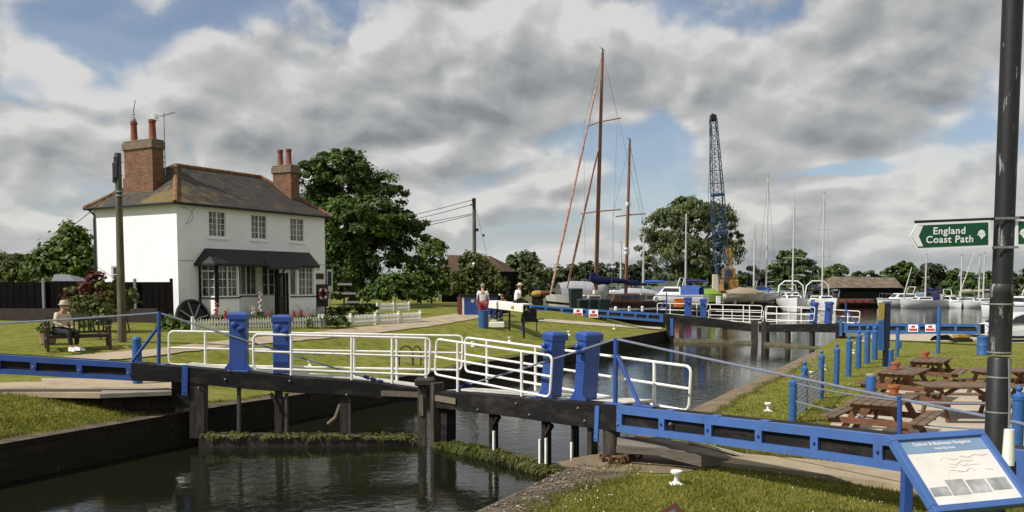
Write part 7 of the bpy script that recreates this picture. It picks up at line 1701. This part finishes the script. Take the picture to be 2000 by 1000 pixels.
# ------------------------------------------------------------------ the crane
CRY = grime(mat('crane_yellow', (.40, .23, .04), (.26, .15, .03), .7, 1.5), .7, (.10, .06, .035), 1.2, .46)
Yc = 118.0; kc = Yc / F_PX
T = thing('crawler_crane', 'crawler crane with tall blue lattice jib and yellow cab', 'crane', V((P(1420, 585, Yc).x, Yc, .5)))
BLUEC = mat('crane_blue', (.035, .075, .14), (.022, .045, .085), .7, 2); BLUEC2 = BLUEC
base, tip = P(1411, 552, Yc - 1.0), P(1393, 232, Yc - 4)
ax = (tip - base); Lc = ax.length; ax.normalize(); sx_ = V((1, 0, 0)); sx_ = (sx_ - ax * sx_.dot(ax)).normalized(); sy_ = ax.cross(sx_)
def wj(t): return (11 + 12 * min(1, (1 - t) / .55) - (8 * max(0, (.12 - t) / .12))) * kc / 2
nst = 26; cor = [[base + ax * Lc * i / nst + sx_ * a * wj(i / nst) + sy_ * b_ * wj(i / nst) for a, b_ in ((-1, -1), (1, -1), (1, 1), (-1, 1))] for i in range(nst + 1)]
mb = MB()
for j in range(4): mb.tube([c[j] for c in cor], .065, 5)
mb.build('chord', BLUEC, T); mb = MB()
for i in range(nst):
    for j in range(4):
        a, b_ = (j, (j + 1) % 4) if i % 2 else ((j + 1) % 4, j); mb.tube([cor[i][a], cor[i + 1][b_]], .035, 4)
        if i % 2 == 0: mb.tube([cor[i][a], cor[i][b_]], .032, 4)
mb.build('lattice', BLUEC, T)
mb = MB(); 
for i in (14, 8): 
    c = [cor[i][j] for j in range(4)]; d = [cor[i + 1][j].lerp(cor[i][j], .6) for j in range(4)]; mb.hexa(c, d)
mb.build('splice_plate', BLUEC, T)
mb = MB(); mb.box(tip + ax * .1, (.75, .9, .8), bev=.12); mb.lathe(tip + V((-.1, -.3, .35)), [(.26, 0), (.3, .1), (.3, .5), (.26, .6)], 14, (0, 1, 0)); mb.build('jib_head', BLACKM, T)
mb = MB(); gan = P(1425, 486, Yc + 3)
for s_ in (-1, 1): mb.tube([tip + sx_ * s_ * .3, P(1392, 440, Yc - 1) + V((s_ * .4 - .3, 0, 0)), P(1390, 545, Yc)], .03, 4); mb.tube([tip + sx_ * s_ * .3, P(1411, 420, Yc) + V((s_ * .25, 0, 0)), gan], .03, 4)
mb.build('jib_rope', BLACKM, T)
mb = MB(); mb.tube([P(1415, 548, Yc), gan, P(1432, 545, Yc + 3)], .16, 6); mb.box(P(1424, 505, Yc + 1), (.9, .8, 1.6), bev=.1); mb.box(P(1422, 488, Yc + 2), (.7, .7, .5)); mb.build('gantry', CRY, T)
mb = MB(); mb.box(P(1424, 558, Yc + 1.2), (1.9, 3.0, 1.7), bev=.15); mb.box(P(1423, 534, Yc + .5), (1.5, 1.6, 1.4), bev=.12); cabx = mb.build('cab', CRY, T)
mb = MB(); c_ = P(1423, 534, Yc - .34); mb.box(c_, (1.0, .04, .8)); mb.build('window', GLASS, cabx); mb = MB(); c_ = P(1418, 557, Yc - .45); mb.box(c_, (.6, .06, .9)); mb.build('louvre', BLACKM, cabx)
for x in (1408, 1436):
    mb = MB(); c_ = P(x, 580, Yc); mb.loft([[c_ + V((-.45, y, z)) for y, z in ((-2.2, -.1), (-1.8, .5), (1.8, .5), (2.2, -.1), (1.8, -.6), (-1.8, -.6))], [c_ + V((.45, y, z)) for y, z in ((-2.2, -.1), (-1.8, .5), (1.8, .5), (2.2, -.1), (1.8, -.6), (-1.8, -.6))]]); mb.build('track', BLACKM, T)
mb = MB(); mb.box(P(1422, 573, Yc + .5), (2.2, 2.6, .6)); mb.build('carbody', RUST, T)
mb = MB(); c_ = P(1397, 553, Yc - 1); mb.box(c_, (.75, .6, 2.3), bev=.05); T2 = single('white_container', mb, CREAM, 'narrow upright white container left of the yellow crane cab', 'container', loc=c_ - V((0, 0, 1.2)))
# small things along the basin quay
for lb_, nm, cat, px, py, Y, sz, m_ in (('orange crate stacked on the basin quay', 'orange_crate', 'crate', 1326, 576, 90, (.9, .8, .85), mat('orange_plastic', (.6, .16, .02), (.45, .11, .015))), ('red crate on the quay right of the orange one', 'red_crate', 'crate', 1343, 574, 91, (.8, .7, .9), RED),
        ('white service pedestal left of the crane', 'service_pedestal', 'pedestal', 1369, 580, 100, (.45, .4, 1.0), WHITEB), ('white service pedestal below the crane tracks', 'service_pedestal', 'pedestal', 1403, 584, 104, (.5, .4, .9), WHITEB)):
    p = P(px, py, Y); zz = zL(p.x, p.y) if Y < 95 and sd(p.x, p.y)[1] > d_edge(min(74, sd(p.x, p.y)[0])) else .5
    T = thing(nm, lb_, cat, V((p.x, p.y, .5))); mb = MB(); mb.box(V((p.x, p.y, .5 + sz[2] / 2)), sz, bev=.05); mb.build('body', m_, T); mb = MB(); mb.box(V((p.x, p.y, .5 + sz[2])), (sz[0] * 1.08, sz[1] * 1.08, .1), bev=.03); mb.build('lid', m_, T)

# ------------------------------------------------------------------ white people carrier parked on the right bank
cp = V((P(1985, 660, 45).x, 45.0, 0)); T = thing('parked_car', 'white people carrier parked on the quay behind the lamp post', 'car', cp, math.pi + .06); T.scale = (.95, .95, .84)
prof = [(-2.2, .42), (-2.22, .95), (-2.05, 1.15), (-1.9, 1.62), (-1.5, 1.80), (.1, 1.80), (.55, 1.70), (1.35, 1.10), (2.05, .92), (2.22, .70), (2.22, .40), (1.75, .30), (-1.8, .30)]
mb = MB(); mb.loft([[V((x, y * (.93 if z < 1.1 else .93 - (z - 1.1) * .28), z)) for x, z in prof] for y in (-1, 1)]); body = mb.build('body', mat('white_car_paint', (.66, .67, .68), (.6, .61, .62), .25, 1, spec=.6), T, bevel=.05)
for s_ in (-1, 1):
    for nm, q in (('side_window', [(-1.75, 1.15), (-1.62, 1.62), (-.5, 1.66), (-.5, 1.14)]), ('side_window', [(-.42, 1.14), (-.42, 1.66), (.2, 1.66), (.62, 1.52), (1.05, 1.16)])):
        mb = MB(); mb.quad(*[V((x, s_ * (.945 - max(0, z - 1.1) * .28), z)) for x, z in q]); mb.build(nm, GLASS, body)
    mb = MB(); mb.box((2.08, s_ * .68, .78), (.22, .36, .18), bev=.05); mb.build('headlight', mat('lamp_glass', (.5, .52, .55), (.4, .42, .45), .1), body)
mb = MB(); mb.quad(*[V((x + .03, y * (.93 - (z - 1.1) * .28) * .9, z + .02)) for x, z, y in ((.66, 1.62, -1), (.66, 1.62, 1), (1.30, 1.14, 1), (1.30, 1.14, -1))]); mb.build('windscreen', GLASS, body)
mb = MB(); mb.quad(*[V((x - .03, y * .7, z)) for x, z, y in ((-1.93, 1.6, -1), (-1.93, 1.6, 1), (-2.08, 1.18, 1), (-2.08, 1.18, -1))]); mb.build('rear_window', GLASS, body)
mb = MB(); mb.box((0, 0, .32), (4.3, 1.9, .2), bev=.05); mb.build('sill', BLACKM, body)
for x in (-1.35, 1.4):
    for s_ in (-1, 1):
        mb = MB(); mb.lathe((x, s_ * .80, .33), [(.2, -.1), (.33, -.1), (.33, .1), (.2, .1)], 18, (0, 1, 0)); w_ = mb.build('tyre', TYRE, T, smooth=True); mb = MB(); mb.lathe((x, s_ * .80, .33), [(.21, -.11), (.05, -.115), (.05, .115), (.21, .11)], 12, (0, 1, 0)); mb.build('rim', STEEL, w_)

# far-off continuous wood along the skyline beyond the basin
wl = [lobe_px(px, 556 + RNG.uniform(-4, 4), RNG.uniform(14, 22), 215 + RNG.uniform(-15, 15), 0, .8) for px in range(1440, 2240, 13)] + [lobe_px(px, 552 + RNG.uniform(-4, 4), RNG.uniform(12, 18), 230, 0, .9) for px in range(1060, 1300, 12)]
tag(np_mesh('far_wood', leaves(wl, 16000, .6, .4, 30, up=.5), 4, LEAF_FAR), kind='stuff')
# ------------------------------------------------------------------ far trees
def ftree(name, label, cat, lobes, Y, n, size, m_, r=.35, clump=.26, per=40, droop=0, group=None, top=.5):
    if len(lobes) < 6: lobes = list(lobes) + [(l[0] + 4, 571, l[2] * .95, -1, .5) for l in lobes]
    ls = [lobe_px(*l[:3], Y, l[3] if len(l) > 3 else 0, l[4] if len(l) > 4 else 1) for l in lobes]; c = sum((V(l[0]) for l in ls), V((0, 0, 0))) / len(ls)
    return tree(name, label, cat, V((c.x, Y, .5)), ls, n, size, m_, trunk_r=r, clump=clump, per=per, droop=droop, limbs=5, group=group, trunk_top=top)
ftree('willow_tree', 'big grey green spreading willow tree behind the blue crane jib', 'tree', [(1345, 435, 58, 0, .8), (1300, 450, 45, -2, .9), (1395, 440, 48, 2, .9), (1280, 490, 36, 0, 1.1), (1330, 500, 60, -3, .8), (1395, 500, 52, 1, .8), (1428, 480, 28, 0, 1.2), (1345, 405, 40, 0, .5), (1265, 520, 22, 0, 1.0), (1350, 540, 80, 2, .35)], 150, 34000, .36, LEAF_WILLOW, .7, .24, 60, droop=.35)
ftree('round_tree', 'dark round headed tree between the two bow on yachts', 'tree', [(1547, 522, 40, 0, .8), (1525, 532, 26, -1, .9), (1575, 530, 24, 1, .9), (1545, 500, 28, 0, .6), (1548, 550, 46, 0, .5)], 150, 7000, .45, LEAF_DARK, .5, .3)
FT = 'trees along the far bank of the basin'
for lb_, lobes, Y, n, m_ in (('dark hedge like tree just right of the willow by the ketch', [(1085, 545, 26), (1110, 538, 24), (1060, 550, 24)], 165, 2600, LEAF_FAR), ('low dark trees behind the ketch main mast', [(1150, 535, 26), (1180, 540, 26), (1130, 545, 22)], 170, 2800, LEAF_FAR), ('low dark trees between the ketch mizzen and the big willow', [(1215, 535, 24), (1240, 540, 24), (1255, 532, 20)], 172, 2600, LEAF_FAR),
        ('light green bush under the foot of the big willow', [(1375, 545, 22), (1350, 550, 22)], 146, 2600, LEAF_MID), ('low green trees under the tallest pale mast', [(1470, 545, 24), (1500, 548, 22), (1448, 550, 20)], 185, 2400, LEAF_FAR),
        ('small bushy tree right of the dark round headed tree', [(1640, 532, 18, 0, 1), (1615, 545, 24), (1630, 550, 24)], 165, 2400, LEAF_MID), ('tree behind the right end of the boathouse', [(1680, 548, 18), (1700, 550, 20), (1715, 546, 16)], 190, 1500, LEAF_FAR),
        ('taller dark tree above the motor cruiser', [(1765, 532, 22), (1745, 545, 24), (1780, 548, 26), (1768, 522, 14)], 160, 3200, LEAF_DARK), ('rounded dark tree under the green arrow sign', [(1812, 540, 26), (1840, 548, 26), (1822, 528, 16), (1800, 555, 26)], 158, 3200, LEAF_FAR),
        ('dark tree mass just left of the lamp post', [(1870, 552, 26), (1900, 556, 26), (1925, 552, 24), (1885, 565, 26)], 156, 3400, LEAF_DARK), ('green trees right of the lamp post', [(1985, 552, 20), (2020, 548, 28), (1955, 556, 20)], 160, 2400, LEAF_FAR), ('tall trees beyond the right edge of the photo', [(2080, 545, 40), (2130, 540, 40)], 165, 2200, LEAF_FAR)):
    ftree('bank_tree', lb_, 'tree', lobes, Y, n, .55, m_, .3, .32, 26, group=FT, top=.35)
for lb_, lobes, Y, n, m_ in (('distant hedge trees left of the cottage', [(60, 545, 40), (-40, 540, 50), (140, 550, 40)], 150, 2600, LEAF_FAR), ('green trees showing beyond the barn and the elder bush', [(985, 565, 26), (960, 560, 24), (860, 560, 40)], 110, 2400, LEAF_MID)):
    ftree('field_tree', lb_, 'tree', lobes, Y, n, .5, m_, .3, .32, 26, top=.35)
